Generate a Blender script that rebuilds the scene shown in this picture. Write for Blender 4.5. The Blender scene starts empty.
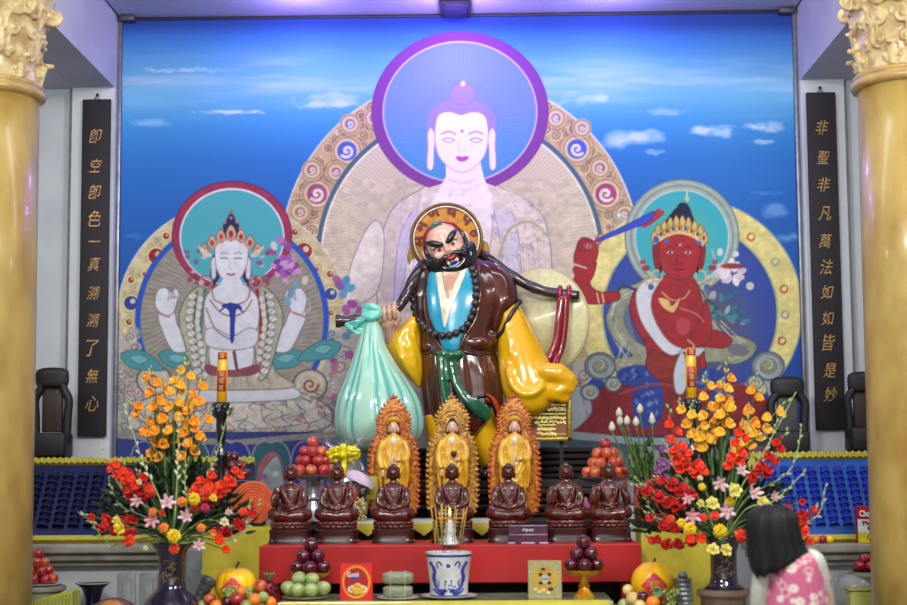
import bpy, bmesh, math, random
import numpy as np
from mathutils import Vector, Matrix, Euler
PI = math.pi
scene = bpy.context.scene
COL = scene.collection

# ---------------------------------------------------------------- camera
F_PX = 1600.0
CAM = Vector((0.0, 0.0, 1.7))
YAW, PITCH, ROLL = math.radians(1.0), math.radians(5.73), math.radians(0.4)
_fw = Vector((-math.sin(YAW) * math.cos(PITCH), math.cos(YAW) * math.cos(PITCH), math.sin(PITCH)))
_rt = Vector((math.cos(YAW), math.sin(YAW), 0.0))
_up = _rt.cross(_fw)
RT = _rt * math.cos(ROLL) + _up * math.sin(-ROLL)
UPV = _up * math.cos(ROLL) + _rt * math.sin(ROLL)
# roll so that the right side of the picture sits slightly higher
RT, UPV = (_rt * math.cos(ROLL) - _up * math.sin(ROLL)), (_up * math.cos(ROLL) + _rt * math.sin(ROLL))
cam_data = bpy.data.cameras.new('camera')
cam = bpy.data.objects.new('camera', cam_data)
COL.objects.link(cam)
m = Matrix(((RT.x, UPV.x, -_fw.x, CAM.x), (RT.y, UPV.y, -_fw.y, CAM.y), (RT.z, UPV.z, -_fw.z, CAM.z), (0, 0, 0, 1)))
cam.matrix_world = m
cam_data.sensor_width = 36.0
cam_data.lens = F_PX * 36.0 / 907.0
cam_data.clip_end = 100
cam_data.dof.use_dof = True
cam_data.dof.focus_distance = 12.6
cam_data.dof.aperture_fstop = 1.7
scene.camera = cam

def P(u, v, Y):
    """world point that the pixel (u, v) sees on the vertical plane at depth Y"""
    d = _fw * F_PX + RT * (u - 453.5) + UPV * (302.5 - v)
    return CAM + d * (Y / d.y)
def PX(p):
    d = Vector(p) - CAM
    z = d.dot(_fw)
    return 453.5 + F_PX * d.dot(RT) / z, 302.5 - F_PX * d.dot(UPV) / z
def PZ(u, Y, z):
    """world point in the pixel column u at depth Y and height z"""
    v = 300.0
    for _ in range(6):
        v += (P(u, v, Y).z - z) * F_PX / Y
    return P(u, v, Y)

# ---------------------------------------------------------------- world, light, exposure
w = bpy.data.worlds.new('world'); scene.world = w; w.use_nodes = True
w.node_tree.nodes['Background'].inputs[0].default_value = (0.95, 0.96, 0.97, 1)
w.node_tree.nodes['Background'].inputs[1].default_value = 0.32
def area(name, loc, target, size, power, color, spread=None, shape='RECTANGLE'):
    l = bpy.data.lights.new(name, 'AREA'); l.shape = shape
    l.size, l.size_y = size
    l.energy = power; l.color = color
    if spread: l.spread = math.radians(spread)
    o = bpy.data.objects.new(name, l); COL.objects.link(o)
    o.location = loc
    o.rotation_euler = (Vector(target) - Vector(loc)).to_track_quat('-Z', 'Y').to_euler()
    return o
area('hall_lamp', (-1.6, 4.5, 5.6), (0, 12.0, 1.6), (1.6, 0.5), 260, (1.0, 0.96, 0.9))
area('hall_lamp', (2.4, 5.5, 5.6), (0.5, 12.0, 1.6), (1.6, 0.5), 240, (1.0, 0.96, 0.9))
area('wall_wash_fill', (0, 11.0, 5.45), (0, 14.0, 2.2), (5.4, 0.3), 48, (0.96, 0.98, 1.0))  # added wash light out of view, brightens the mural and back wall
for sx in (-1, 1): area('side_wall_fill', (sx * 4.7, 9.6, 4.7), (sx * 3.9, 14.0, 2.6), (1.2, 0.4), 55, (0.96, 0.98, 1.0))  # added unseen pair that lifts the walls beyond the beams
area('doorway_daylight', (0, 0.5, 3.2), (0, 12.5, 1.5), (6.0, 3.0), 150, (0.9, 0.95, 1.0))
def point(name, loc, power, color, r=0.1):
    l = bpy.data.lights.new(name, 'POINT'); l.energy = power; l.color = color; l.shadow_soft_size = r
    o = bpy.data.objects.new(name, l); COL.objects.link(o); o.location = loc
    return o
point('violet_lamp', P(455, 34, 13.35), 48, (0.42, 0.27, 1.0), 0.12)
for uu in (300, 610):
    point('violet_lamp', P(uu, 32, 13.4), 22, (0.42, 0.28, 1.0), 0.12)
scene.view_settings.view_transform = 'Standard'
scene.view_settings.look = 'None'
scene.view_settings.exposure = 0.0
scene.view_settings.gamma = 1.0
scene.view_settings.use_curve_mapping = False

# ---------------------------------------------------------------- materials
def lin(c):
    c = c / 255.0
    return c / 12.92 if c <= 0.04045 else ((c + 0.055) / 1.055) ** 2.4
def L3(c): return (lin(c[0]), lin(c[1]), lin(c[2]), 1.0)
MATS = {}
def mat(name, c, rough=0.5, metal=0.0, coat=0.0, c2=None, scale=8.0, bump=0.0, bscale=60.0, trans=0.0, emit=None, stretch=None):
    if name in MATS: return MATS[name]
    m = bpy.data.materials.new(name); m.use_nodes = True
    nt = m.node_tree; b = nt.nodes['Principled BSDF']
    b.inputs['Base Color'].default_value = L3(c)
    b.inputs['Roughness'].default_value = rough
    b.inputs['Metallic'].default_value = metal
    b.inputs['Coat Weight'].default_value = coat
    b.inputs['Coat Roughness'].default_value = 0.12
    if trans: b.inputs['Transmission Weight'].default_value = trans
    tc = nt.nodes.new('ShaderNodeTexCoord'); src = tc.outputs['Object']
    if stretch:
        mp = nt.nodes.new('ShaderNodeMapping'); mp.inputs['Scale'].default_value = stretch
        nt.links.new(src, mp.inputs['Vector']); src = mp.outputs[0]
    if c2 is None: c2 = tuple(max(0, x * 0.86) for x in c)
    n = nt.nodes.new('ShaderNodeTexNoise'); n.inputs['Scale'].default_value = scale; n.inputs['Detail'].default_value = 5
    nt.links.new(src, n.inputs['Vector'])
    r = nt.nodes.new('ShaderNodeValToRGB')
    r.color_ramp.elements[0].position = 0.35; r.color_ramp.elements[0].color = L3(c2)
    r.color_ramp.elements[1].position = 0.62; r.color_ramp.elements[1].color = L3(c)
    nt.links.new(n.outputs['Fac'], r.inputs['Fac'])
    nt.links.new(r.outputs['Color'], b.inputs['Base Color'])
    if bump:
        n2 = nt.nodes.new('ShaderNodeTexNoise'); n2.inputs['Scale'].default_value = bscale; n2.inputs['Detail'].default_value = 4
        nt.links.new(src, n2.inputs['Vector'])
        bp = nt.nodes.new('ShaderNodeBump'); bp.inputs['Strength'].default_value = bump; bp.inputs['Distance'].default_value = 0.01
        nt.links.new(n2.outputs['Fac'], bp.inputs['Height']); nt.links.new(bp.outputs[0], b.inputs['Normal'])
    if emit:
        b.inputs['Emission Color'].default_value = L3(emit[0]); b.inputs['Emission Strength'].default_value = emit[1]
    MATS[name] = m
    return m
def attr_mat(name, rough=0.6, coat=0.0, spec=0.3):
    if name in MATS: return MATS[name]
    m = bpy.data.materials.new(name); m.use_nodes = True
    nt = m.node_tree; b = nt.nodes['Principled BSDF']
    a = nt.nodes.new('ShaderNodeAttribute'); a.attribute_name = 'paint'
    nt.links.new(a.outputs['Color'], b.inputs['Base Color'])
    b.inputs['Roughness'].default_value = rough; b.inputs['Coat Weight'].default_value = coat
    b.inputs['Specular IOR Level'].default_value = spec
    MATS[name] = m
    return m

# ---------------------------------------------------------------- mesh helpers
class MB:
    def __init__(s): s.v = []; s.f = []; s.mi = []; s.cur = 0
    def add(s, vs, fs, M=None):
        o = len(s.v)
        for p in vs:
            p = Vector(p)
            s.v.append(M @ p if M is not None else p)
        for f in fs: s.f.append([i + o for i in f]); s.mi.append(s.cur)
        return s
    def box(s, c, size, rot=None, bevel=0.0, M=None, seg=2):
        bm = bmesh.new(); bmesh.ops.create_cube(bm, size=1.0)
        for v in bm.verts: v.co = Vector((v.co.x * size[0], v.co.y * size[1], v.co.z * size[2]))
        if bevel: bmesh.ops.bevel(bm, geom=bm.edges[:], offset=bevel, segments=seg, affect='EDGES', profile=0.5)
        R = Matrix.Translation(Vector(c)) @ (rot if rot is not None else Matrix.Identity(4))
        if M is not None: R = M @ R
        bm.verts.ensure_lookup_table()
        s.add([v.co.copy() for v in bm.verts], [[v.index for v in f.verts] for f in bm.faces], R)
        bm.free(); return s
    def loft(s, rings, cap=True, closed=True):
        n = len(rings[0]); o = len(s.v)
        for r in rings:
            for p in r: s.v.append(Vector(p))
        for i in range(len(rings) - 1):
            for j in range(n if closed else n - 1):
                k = (j + 1) % n
                s.f.append([o + i * n + j, o + i * n + k, o + (i + 1) * n + k, o + (i + 1) * n + j]); s.mi.append(s.cur)
        if cap and closed:
            s.f.append([o + j for j in range(n)][::-1]); s.mi.append(s.cur)
            q = o + (len(rings) - 1) * n
            s.f.append([q + j for j in range(n)]); s.mi.append(s.cur)
        return s
    def tube(s, pts, r, n=8, cap=True, flat=1.0):
        pts = [Vector(p) for p in pts]
        if not hasattr(r, '__len__'): r = [r] * len(pts)
        t0 = (pts[1] - pts[0]).normalized()
        a = t0.orthogonal().normalized(); rings = []
        for i, p in enumerate(pts):
            t = (pts[min(i + 1, len(pts) - 1)] - pts[max(i - 1, 0)])
            if t.length < 1e-9: t = t0.copy()
            t.normalize()
            a = (a - t * a.dot(t))
            a = a.normalized() if a.length > 1e-6 else t.orthogonal().normalized()
            b = t.cross(a)
            rings.append([p + (a * math.cos(2 * PI * k / n) + b * math.sin(2 * PI * k / n) * flat) * r[i] for k in range(n)])
        return s.loft(rings, cap)
    def lathe(s, prof, c=(0, 0, 0), n=32, M=None, mod=None, cap=True):
        rings = []
        for (r, z) in prof:
            ring = []
            for k in range(n):
                a = 2 * PI * k / n; rr = max(r, 1e-4) * (mod(a, z) if mod else 1.0)
                p = Vector((rr * math.cos(a), rr * math.sin(a), z))
                p = (M @ p) if M is not None else p
                ring.append(p + Vector(c))
            rings.append(ring)
        if len(prof) > 1 and prof[-1][1] < prof[0][1] and False: rings.reverse()
        return s.loft(rings, cap)
    def ball(s, c, r, M=None, nu=16, nv=10):
        if not hasattr(r, '__len__'): r = (r, r, r)
        vs = [Vector((0, 0, -r[2]))]; fs = []
        for i in range(1, nv):
            t = PI * i / nv - PI / 2
            for j in range(nu):
                a = 2 * PI * j / nu
                vs.append(Vector((r[0] * math.cos(t) * math.cos(a), r[1] * math.cos(t) * math.sin(a), r[2] * math.sin(t))))
        vs.append(Vector((0, 0, r[2]))); top = len(vs) - 1
        for j in range(nu):
            k = (j + 1) % nu
            fs.append([0, 1 + k, 1 + j])
            fs.append([top, 1 + (nv - 2) * nu + j, 1 + (nv - 2) * nu + k])
            for i in range(nv - 2):
                fs.append([1 + i * nu + j, 1 + i * nu + k, 1 + (i + 1) * nu + k, 1 + (i + 1) * nu + j])
        T = Matrix.Translation(Vector(c)) @ (M.to_4x4() if M is not None else Matrix.Identity(4))
        return s.add(vs, fs, T)
    def prism(s, outline, front, back):
        """outline: list of 2d points; front/back: functions 2d -> 3d"""
        n = len(outline); o = len(s.v)
        for p in outline: s.v.append(Vector(front(p)))
        for p in outline: s.v.append(Vector(back(p)))
        s.f.append([o + i for i in range(n)]); s.mi.append(s.cur)
        s.f.append([o + n + i for i in range(n)][::-1]); s.mi.append(s.cur)
        for i in range(n):
            k = (i + 1) % n
            s.f.append([o + i, o + n + i, o + n + k, o + k]); s.mi.append(s.cur)
        return s
    def mesh(s, name, off=None):
        me = bpy.data.meshes.new(name)
        vs = [(p - off) if off is not None else p for p in s.v]
        me.from_pydata([tuple(p) for p in vs], [], s.f)
        bm = bmesh.new(); bm.from_mesh(me)
        bmesh.ops.recalc_face_normals(bm, faces=bm.faces[:])
        bm.to_mesh(me); bm.free()
        if s.mi and max(s.mi) > 0:
            me.polygons.foreach_set('material_index', s.mi)
        return me
def root_off(par):
    p = par
    while p.parent: p = p.parent
    return Vector(p.location)
def fuse(me, voxel, smooth=3, fac=0.5):
    o = bpy.data.objects.new('temporary', me); COL.objects.link(o)
    md = o.modifiers.new('r', 'REMESH'); md.mode = 'VOXEL'; md.voxel_size = voxel
    if smooth:
        ms = o.modifiers.new('s', 'SMOOTH'); ms.iterations = smooth; ms.factor = fac
    dg = bpy.context.evaluated_depsgraph_get()
    me2 = bpy.data.meshes.new_from_object(o.evaluated_get(dg))
    bpy.data.objects.remove(o)
    return me2
def obj(name, mb, m, parent=None, smooth=True, fz=None, sm=3, label=None, angle=None):
    off = root_off(parent) if parent else None
    me = mb.mesh(name, off) if isinstance(mb, MB) else mb
    if fz: me = fuse(me, fz, sm); me.name = name
    me.materials.clear()
    for mm in (m if isinstance(m, (list, tuple)) else [m]): me.materials.append(mm)
    if smooth:
        me.polygons.foreach_set('use_smooth', [True] * len(me.polygons))
        if angle is not None:
            try: me.set_sharp_from_angle(angle=math.radians(angle))
            except Exception: pass
    o = bpy.data.objects.new(name, me); COL.objects.link(o)
    if parent: o.parent = parent
    if label: o['label'] = label
    return o
def thing(name, label, cat, loc=(0, 0, 0), group=None, rz=0.0):
    o = bpy.data.objects.new(name, None); COL.objects.link(o)
    o.empty_display_size = 0.1
    o.location = loc; o.rotation_euler = (0, 0, rz)
    o['label'] = label; o['category'] = cat
    if group: o['group'] = group
    return o
def tag(o, label, cat, group=None, kind=None):
    o['label'] = label; o['category'] = cat
    if group: o['group'] = group
    if kind: o['kind'] = kind
    return o
def struct(o):
    o['kind'] = 'structure'; return o
KIDS = {}
def children_of(o):
    return [c for c in COL.objects if c.parent == o]
def copy_tree(o, loc=None, rz=None, label=None, scale=None, kids=None):
    c = o.copy(); COL.objects.link(c)
    if loc is not None: c.location = loc
    if rz is not None: c.rotation_euler = (0, 0, rz)
    if label: c['label'] = label
    if scale: c.scale = (scale,) * 3 if not hasattr(scale, '__len__') else scale
    for ch in o.children:
        d = ch.copy(); COL.objects.link(d); d.parent = c
        for g in ch.children:
            e = g.copy(); COL.objects.link(e); e.parent = d
    return c
def spline(pts, n=8, closed=False):
    pts = [Vector(p) for p in pts]; N = len(pts); out = []
    rng = N if closed else N - 1
    for i in range(rng):
        if closed: p0, p1, p2, p3 = pts[i - 1], pts[i], pts[(i + 1) % N], pts[(i + 2) % N]
        else: p0, p1, p2, p3 = pts[max(i - 1, 0)], pts[i], pts[i + 1], pts[min(i + 2, N - 1)]
        for k in range(n):
            t = k / n
            out.append(0.5 * ((2 * p1) + (p2 - p0) * t + (2 * p0 - 5 * p1 + 4 * p2 - p3) * t * t + (3 * p1 - p0 - 3 * p2 + p3) * t ** 3))
    if not closed: out.append(pts[-1])
    return out
def lerp_keys(keys, t):
    """keys: [(t, a, b, ...)] smooth interpolation"""
    if t <= keys[0][0]: return keys[0][1:]
    for i in range(len(keys) - 1):
        if t <= keys[i + 1][0]:
            u = (t - keys[i][0]) / (keys[i + 1][0] - keys[i][0])
            a = keys[max(i - 1, 0)]; b = keys[i]; c = keys[i + 1]; d = keys[min(i + 2, len(keys) - 1)]
            return tuple(0.5 * (2 * b[k] + (c[k] - a[k]) * u + (2 * a[k] - 5 * b[k] + 4 * c[k] - d[k]) * u * u + (3 * b[k] - a[k] - 3 * c[k] + d[k]) * u ** 3) for k in range(1, len(b)))
    return keys[-1][1:]
ORD = ['first', 'second', 'third', 'fourth', 'fifth', 'sixth', 'seventh', 'eighth', 'ninth', 'tenth', 'eleventh', 'twelfth',
       'thirteenth', 'fourteenth', 'fifteenth', 'sixteenth', 'seventeenth', 'eighteenth', 'nineteenth', 'twentieth']
# ---------------------------------------------------------------- the great painted mural (printed picture on the back wall)
class Paint:
    """a small painter: smooth shapes on a fine grid of points"""
    def __init__(s, u0, v0, u1, v1, step):
        s.u0, s.v0, s.st = u0, v0, step
        s.W = int((u1 - u0) / step) + 1; s.H = int((v1 - v0) / step) + 1
        s.C = np.zeros((s.H, s.W, 3), np.float32)
    def win(s, a, b, c, d):
        i0 = max(0, int((a - s.u0) / s.st) - 1); i1 = min(s.W, int((c - s.u0) / s.st) + 2)
        j0 = max(0, int((b - s.v0) / s.st) - 1); j1 = min(s.H, int((d - s.v0) / s.st) + 2)
        if i1 <= i0 or j1 <= j0: return None
        U, V = np.meshgrid(s.u0 + np.arange(i0, i1) * s.st, s.v0 + np.arange(j0, j1) * s.st)
        return (slice(j0, j1), slice(i0, i1)), U, V
    def mix(s, sl, m, col, al=1.0):
        m = (m * al)[..., None].astype(np.float32)
        c = np.asarray(col, np.float32)
        s.C[sl] = s.C[sl] * (1 - m) + c * m
    def ell(s, cx, cy, rx, ry, col, al=1.0, rot=0.0, soft=0.5, a0=None, clip=None):
        R = max(rx, ry) + soft + 1
        q = s.win(cx - R, cy - R, cx + R, cy + R)
        if q is None: return
        sl, U, V = q; c, n = math.cos(rot), math.sin(rot)
        X = (U - cx) * c + (V - cy) * n; Y = -(U - cx) * n + (V - cy) * c
        d = (np.sqrt((X / rx) ** 2 + (Y / ry) ** 2) - 1) * min(rx, ry)
        m = np.clip(0.5 - d / (2 * soft), 0, 1)
        if clip is not None: m = m * clip(U, V)
        s.mix(sl, m, col, al)
    def ring(s, cx, cy, rx, ry, w, col, al=1.0, clip=None, soft=0.5):
        R = max(rx, ry) + w + 2
        q = s.win(cx - R, cy - R, cx + R, cy + R)
        if q is None: return
        sl, U, V = q
        d = abs((np.sqrt(((U - cx) / rx) ** 2 + ((V - cy) / ry) ** 2) - 1) * min(rx, ry)) - w / 2
        m = np.clip(0.5 - d / (2 * soft), 0, 1)
        if clip is not None: m = m * clip(U, V)
        s.mix(sl, m, col, al)
    def poly(s, pts, col, al=1.0, smooth=True, line=None, lw=1.0, clip=None):
        if smooth: pts = [(p.x, p.y) for p in spline([(a, b, 0) for a, b in pts], 6, True)]
        P_ = np.array(pts); q = s.win(P_[:, 0].min(), P_[:, 1].min(), P_[:, 0].max(), P_[:, 1].max())
        if q is None: return
        sl, U, V = q; ins = np.zeros(U.shape, bool)
        n = len(pts)
        for i in range(n):
            x1, y1 = pts[i]; x2, y2 = pts[(i + 1) % n]
            if y1 == y2: continue
            c = ((y1 > V) != (y2 > V)) & (U < (x2 - x1) * (V - y1) / (y2 - y1) + x1)
            ins ^= c
        m = ins.astype(np.float32)
        if clip is not None: m = m * clip(U, V)
        s.mix(sl, m, col, al)
        if line is not None: s.line(pts + [pts[0]], lw, line, smooth=False, clip=clip)
    def line(s, pts, w, col, al=1.0, smooth=True, clip=None, taper=False):
        if smooth and len(pts) > 2: pts = [(p.x, p.y) for p in spline([(a, b, 0) for a, b in pts], 6)]
        P_ = np.array([p[:2] for p in pts]); q = s.win(P_[:, 0].min() - w - 1, P_[:, 1].min() - w - 1, P_[:, 0].max() + w + 1, P_[:, 1].max() + w + 1)
        if q is None: return
        sl, U, V = q; best = np.full(U.shape, 1e9)
        n = len(pts)
        for i in range(n - 1):
            x1, y1 = P_[i]; x2, y2 = P_[i + 1]
            dx, dy = x2 - x1, y2 - y1; L = dx * dx + dy * dy + 1e-9
            t = np.clip(((U - x1) * dx + (V - y1) * dy) / L, 0, 1)
            d = np.hypot(U - x1 - t * dx, V - y1 - t * dy)
            ww = w / 2 * ((1 - 0.8 * abs(2 * (i + t) / (n - 1) - 1) ** 2) if taper else 1.0)
            best = np.minimum(best, d - ww)
        m = np.clip(0.5 - best, 0, 1)
        if clip is not None: m = m * clip(U, V)
        s.mix(sl, m, col, al)
    def spiral(s, cx, cy, r, col, w=1.2, turns=1.6, a0=0.0, d=1, al=1.0, clip=None):
        n = int(8 * turns) + 4
        pts = [(cx + r * (1 - 0.85 * k / n) * math.cos(a0 + d * 2 * PI * turns * k / n), cy + r * (1 - 0.85 * k / n) * math.sin(a0 + d * 2 * PI * turns * k / n)) for k in range(n + 1)]
        s.line(pts, w, col, al, smooth=False, clip=clip)
    def noise(s, sl_uv, amp, cell, seed=0, aspect=1.0, clip=None):
        q = s.win(*sl_uv)
        sl, U, V = q; rs = np.random.RandomState(seed)
        out = np.zeros(U.shape); a = 1.0; tot = 0
        for o in range(3):
            cx = cell * aspect / 2 ** o; cy = cell / 2 ** o
            gx = (U - sl_uv[0]) / cx; gy = (V - sl_uv[1]) / cy
            g = rs.rand(int(gy.max()) + 3, int(gx.max()) + 3)
            i = np.clip(gx.astype(int), 0, g.shape[1] - 2); j = np.clip(gy.astype(int), 0, g.shape[0] - 2)
            fx = np.clip(gx - i, 0, 1); fy = np.clip(gy - j, 0, 1); fx = fx * fx * (3 - 2 * fx); fy = fy * fy * (3 - 2 * fy)
            out += a * (g[j, i] * (1 - fx) * (1 - fy) + g[j, i + 1] * fx * (1 - fy) + g[j + 1, i] * (1 - fx) * fy + g[j + 1, i + 1] * fx * fy)
            tot += a; a *= 0.55
        out /= tot
        return sl, U, V, out

def paint_mural():
    p = Paint(112, 6, 812, 512, 0.6)
    sl, U, V = p.win(112, 6, 812, 512)
    # sky
    ks = [(6, 20, 55, 150), (24, 32, 66, 148), (36, 48, 108, 190), (60, 84, 150, 208), (84, 112, 170, 212), (100, 92, 160, 210), (125, 56, 134, 202), (160, 36, 108, 188), (210, 26, 92, 174), (300, 26, 74, 152), (512, 24, 62, 138)]
    kv = [k[0] for k in ks]
    for c in range(3): p.C[..., c] = np.interp(V, kv, [k[1 + c] for k in ks])
    sl, U, V, n = p.noise((112, 8, 812, 300), 1, 9, 3, 9.0)
    band = np.exp(-((V - 82) / 24) ** 2)
    p.mix(sl, np.clip((n - 0.42) * 2.2, 0, 1) * band * 0.6, (190, 200, 228))
    def cloud(x0, x1, y, h, seed, al, col=(205, 215, 240)):
        sl, U, V, n = p.noise((x0, y - h * 2, x1, y + h * 2), 1, h * 0.9, seed, 2.2)
        e = np.clip(1 - ((U - (x0 + x1) / 2) / ((x1 - x0) / 2)) ** 2, 0, 1) * np.exp(-((V - y) / h) ** 2)
        p.mix(sl, np.clip((n * 1.1 + e - 1.02) * 2.0, 0, 1) * min(al, 1.0) * .8, col)
    cloud(122, 252, 70, 3.5, 1, 0.7); cloud(180, 285, 112, 3.0, 2, 1.0); cloud(120, 180, 122, 5, 3, 0.5); cloud(270, 375, 104, 6, 4, 0.8)
    cloud(290, 372, 98, 8, 5, 0.6); cloud(592, 672, 138, 12, 6, 1.2); cloud(680, 745, 131, 8, 7, 1.1); cloud(735, 800, 127, 6.5, 8, 1.1); cloud(640, 690, 112, 4, 9, 0.5)
    cloud(755, 800, 210, 10, 10, 0.8, (120, 165, 215)); cloud(770, 805, 238, 8, 11, 0.9, (120, 165, 215)); cloud(122, 150, 236, 4, 12, 0.6, (70, 130, 200)); cloud(640, 670, 152, 4, 13, 0.6)
    cloud(745, 780, 142, 3.5, 14, 0.7); cloud(540, 620, 100, 8, 15, 0.7); cloud(745, 790, 193, 3, 16, 0.5, (110, 155, 215))

    # ---------------- middle Buddha, pale palette with some violet haze painted in: body aura
    cx, cy = 460, 256
    rnd = random.Random(4)
    up = lambda U, V: np.clip((470 - V) / 10, 0, 1)
    p.ell(cx, cy, 180, 180, (206, 196, 204)); p.ell(cx, cy, 178.5, 178.5, (186, 160, 122))
    oldC = None
    for k in range(230):
        a = rnd.uniform(PI * 1.0, PI * 2.0); r = rnd.uniform(146, 176)
        x, y = cx + r * math.cos(a), cy + r * math.sin(a)
        rr = rnd.uniform(2.6, 5.2)
        p.spiral(x, y, rr, rnd.choice([(128, 100, 96), (120, 92, 80), (216, 200, 168), (140, 84, 110)]), 1.1, 1.3, rnd.uniform(0, 6), rnd.choice((-1, 1)), 0.75)
    for k in range(70):
        a = PI * (1.0 + (k + rnd.uniform(-.3, .3)) / 70); r = 161 + (9 if k % 2 else -8) + rnd.uniform(-2, 2)
        x, y = cx + r * math.cos(a), cy + r * math.sin(a); rr = rnd.uniform(4.5, 6.5); d = -1 if x < cx else 1; a0 = rnd.uniform(0, 6)
        p.ell(x, y, rr + 1.2, rr + 1.2, (188, 166, 132), 0.9); p.spiral(x, y, rr + .9, (224, 208, 172), 1.2, 1.5, a0 + .4, d, .9); p.spiral(x, y, rr, (116, 84, 70), 1.3, 1.6, a0, d, .9)
        if k % 3 == 0: p.ell(x, y, rr * .32, rr * .32, (146, 84, 110), .8)
    def cloudcurl(x, y, r, col, a0, d):
        p.ell(x, y, r + 5.5, r + 5.5, (188, 166, 136), 0.95); p.ring(x, y, r + 4, r + 4, 1.3, (148, 116, 92), 0.8); p.ring(x, y, r + 1.5, r + 1.5, 1.0, (222, 202, 170), 0.8)
        p.ring(x, y, r + 7.5, r + 7.5, 1.2, (128, 96, 78), 0.55, clip=lambda U, V: (np.hypot(U - cx, V - cy) > 145) * (np.hypot(U - cx, V - cy) < 177)); p.ell(x, y, r, r, col); p.spiral(x, y, r * 0.72, (214, 200, 196), r * 0.33, 1.15, a0, d)
    for (x, y, r, c, a0, d) in [(347, 151, 9.5, (64, 88, 190), 2.4, -1), (317, 194, 10, (150, 74, 112), 2.4, -1), (577, 149, 9.5, (64, 84, 190), 0.7, 1), (606, 194, 10.5, (152, 60, 112), 0.7, 1),
                                (312, 170, 5, (142, 96, 112), 2, -1), (350, 124, 5, (120, 110, 150), 2, -1), (336, 172, 4.5, (160, 90, 120), 3, -1), (374, 118, 4.5, (130, 116, 150), 2, -1), (600, 168, 5, (140, 96, 120), 1, 1), (556, 118, 4.5, (128, 112, 150), 1, 1), (582, 128, 4, (130, 110, 130), 0, 1), (300, 212, 5, (150, 110, 100), 2, -1), (625, 214, 5, (150, 110, 100), 1, 1)]:
        cloudcurl(x, y, r, c, a0, d)
    p.ell(cx, cy, 144, 144, (70, 92, 122)); p.ell(cx, cy, 139.5, 139.5, (212, 200, 178)); p.ring(cx, cy, 138, 138, 1.4, (226, 216, 198))
    for k in range(300):
        a = PI * 0.85 + PI * 1.3 * k / 300
        pts = []
        for j in range(6):
            r = 60 + 77 * j / 5; aa = a + 0.10 * math.sin((r - 60) / 77 * 2.2) * (1 if math.cos(a) < 0 else -1)
            pts.append((cx + r * math.cos(aa), cy + r * math.sin(aa)))
        p.line(pts, 0.9, (146, 126, 118) if k % 2 else (172, 154, 140), 0.62, smooth=False)
    # robe and body
    p.poly([(441, 178), (420, 190), (398, 203), (386, 222), (380, 250), (377, 290), (380, 330), (400, 420), (530, 420), (546, 330), (552, 280), (548, 232), (536, 208), (505, 190), (484, 178)], (206, 190, 184), line=(120, 112, 150), lw=1.0)
    p.poly([(384, 235), (378, 290), (352, 305), (346, 300), (352, 262), (372, 222)], (214, 202, 198), line=(128, 120, 140), lw=0.9)
    for k in range(26):
        a = k / 25; p.line([(388 + 44 * a, 214 - 20 * a), (384 + 40 * a, 250), (381 + 28 * a, 300)], 0.7, (176, 158, 166), 0.5)
    p.poly([(446, 176), (436, 196), (416, 232), (404, 300), (470, 300), (492, 232), (486, 186), (482, 176)], (226, 212, 216), line=(150, 132, 170), lw=0.9)
    p.poly([(446, 178), (436, 196), (414, 232), (400, 300), (394, 300), (400, 236), (424, 196)], (192, 180, 206), line=(110, 110, 165), lw=0.7)
    p.poly([(482, 178), (490, 200), (500, 240), (505, 300), (520, 300), (519, 240), (508, 205)], (196, 186, 200), line=(110, 110, 165), lw=0.7)
    for k in range(60):
        x, y = rnd.uniform(496, 548), rnd.uniform(205, 330)
        p.spiral(x, y, rnd.uniform(2, 4), rnd.choice([(120, 124, 180), (160, 140, 130), (205, 190, 130)]), 0.9, 0.9, rnd.uniform(0, 6), 1, 0.6)
    p.line([(497, 268), (508, 232), (530, 222), (548, 236)], 5, (188, 176, 150), 0.9); p.line([(497, 268), (508, 232), (530, 222), (548, 236)], 1.2, (120, 115, 120), 0.6)
    p.line([(500, 300), (506, 280), (530, 275), (552, 286)], 3, (170, 160, 150), 0.8)
    # head halo
    p.ell(460, 112, 88.5, 80.5, (116, 54, 140)); p.ring(460, 112, 88, 80, 1.0, (110, 50, 120)); p.ell(460, 112, 77.5, 71, (196, 176, 220))
    p.ell(460, 112, 76, 69.5, (104, 128, 198))  # disc lightened, part of the violet haze is put into the paint
    sl, U, V = p.win(384, 42, 536, 182)
    m = np.clip((1 - np.sqrt(((U - 460) / 76) ** 2 + ((V - 112) / 69.5) ** 2)) * 40, 0, 1)
    p.mix(sl, m * np.clip((V - 105) / 70, 0, 1) * 0.75, (50, 134, 182))
    for k in range(90):
        a = 2 * PI * k / 90
        p.line([(460 + 40 * math.cos(a), 118 + 40 * math.sin(a)), (460 + 70 * math.cos(a + 0.06), 112 + 64 * math.sin(a + 0.06))], 0.7, (120, 150, 214), 0.3, smooth=False)
    p.poly([(446, 178), (441, 184), (424, 189), (400, 202), (393, 212), (420, 212), (470, 200), (515, 212), (536, 210), (524, 198), (505, 190), (486, 183), (483, 176), (478, 160), (446, 160)], (206, 190, 184), smooth=False)
    p.poly([(446, 160), (446, 176), (436, 196), (424, 216), (494, 216), (492, 196), (484, 178), (480, 160)], (226, 212, 216), smooth=False)
    for k in range(90):
        x, y = rnd.uniform(398, 430), rnd.uniform(192, 300); p.line([(x, y), (x - 3, y + 7), (x - 4, y + 14)], .8, rnd.choice([(176, 164, 180), (222, 210, 206), (150, 140, 170)]), .45)
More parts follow.
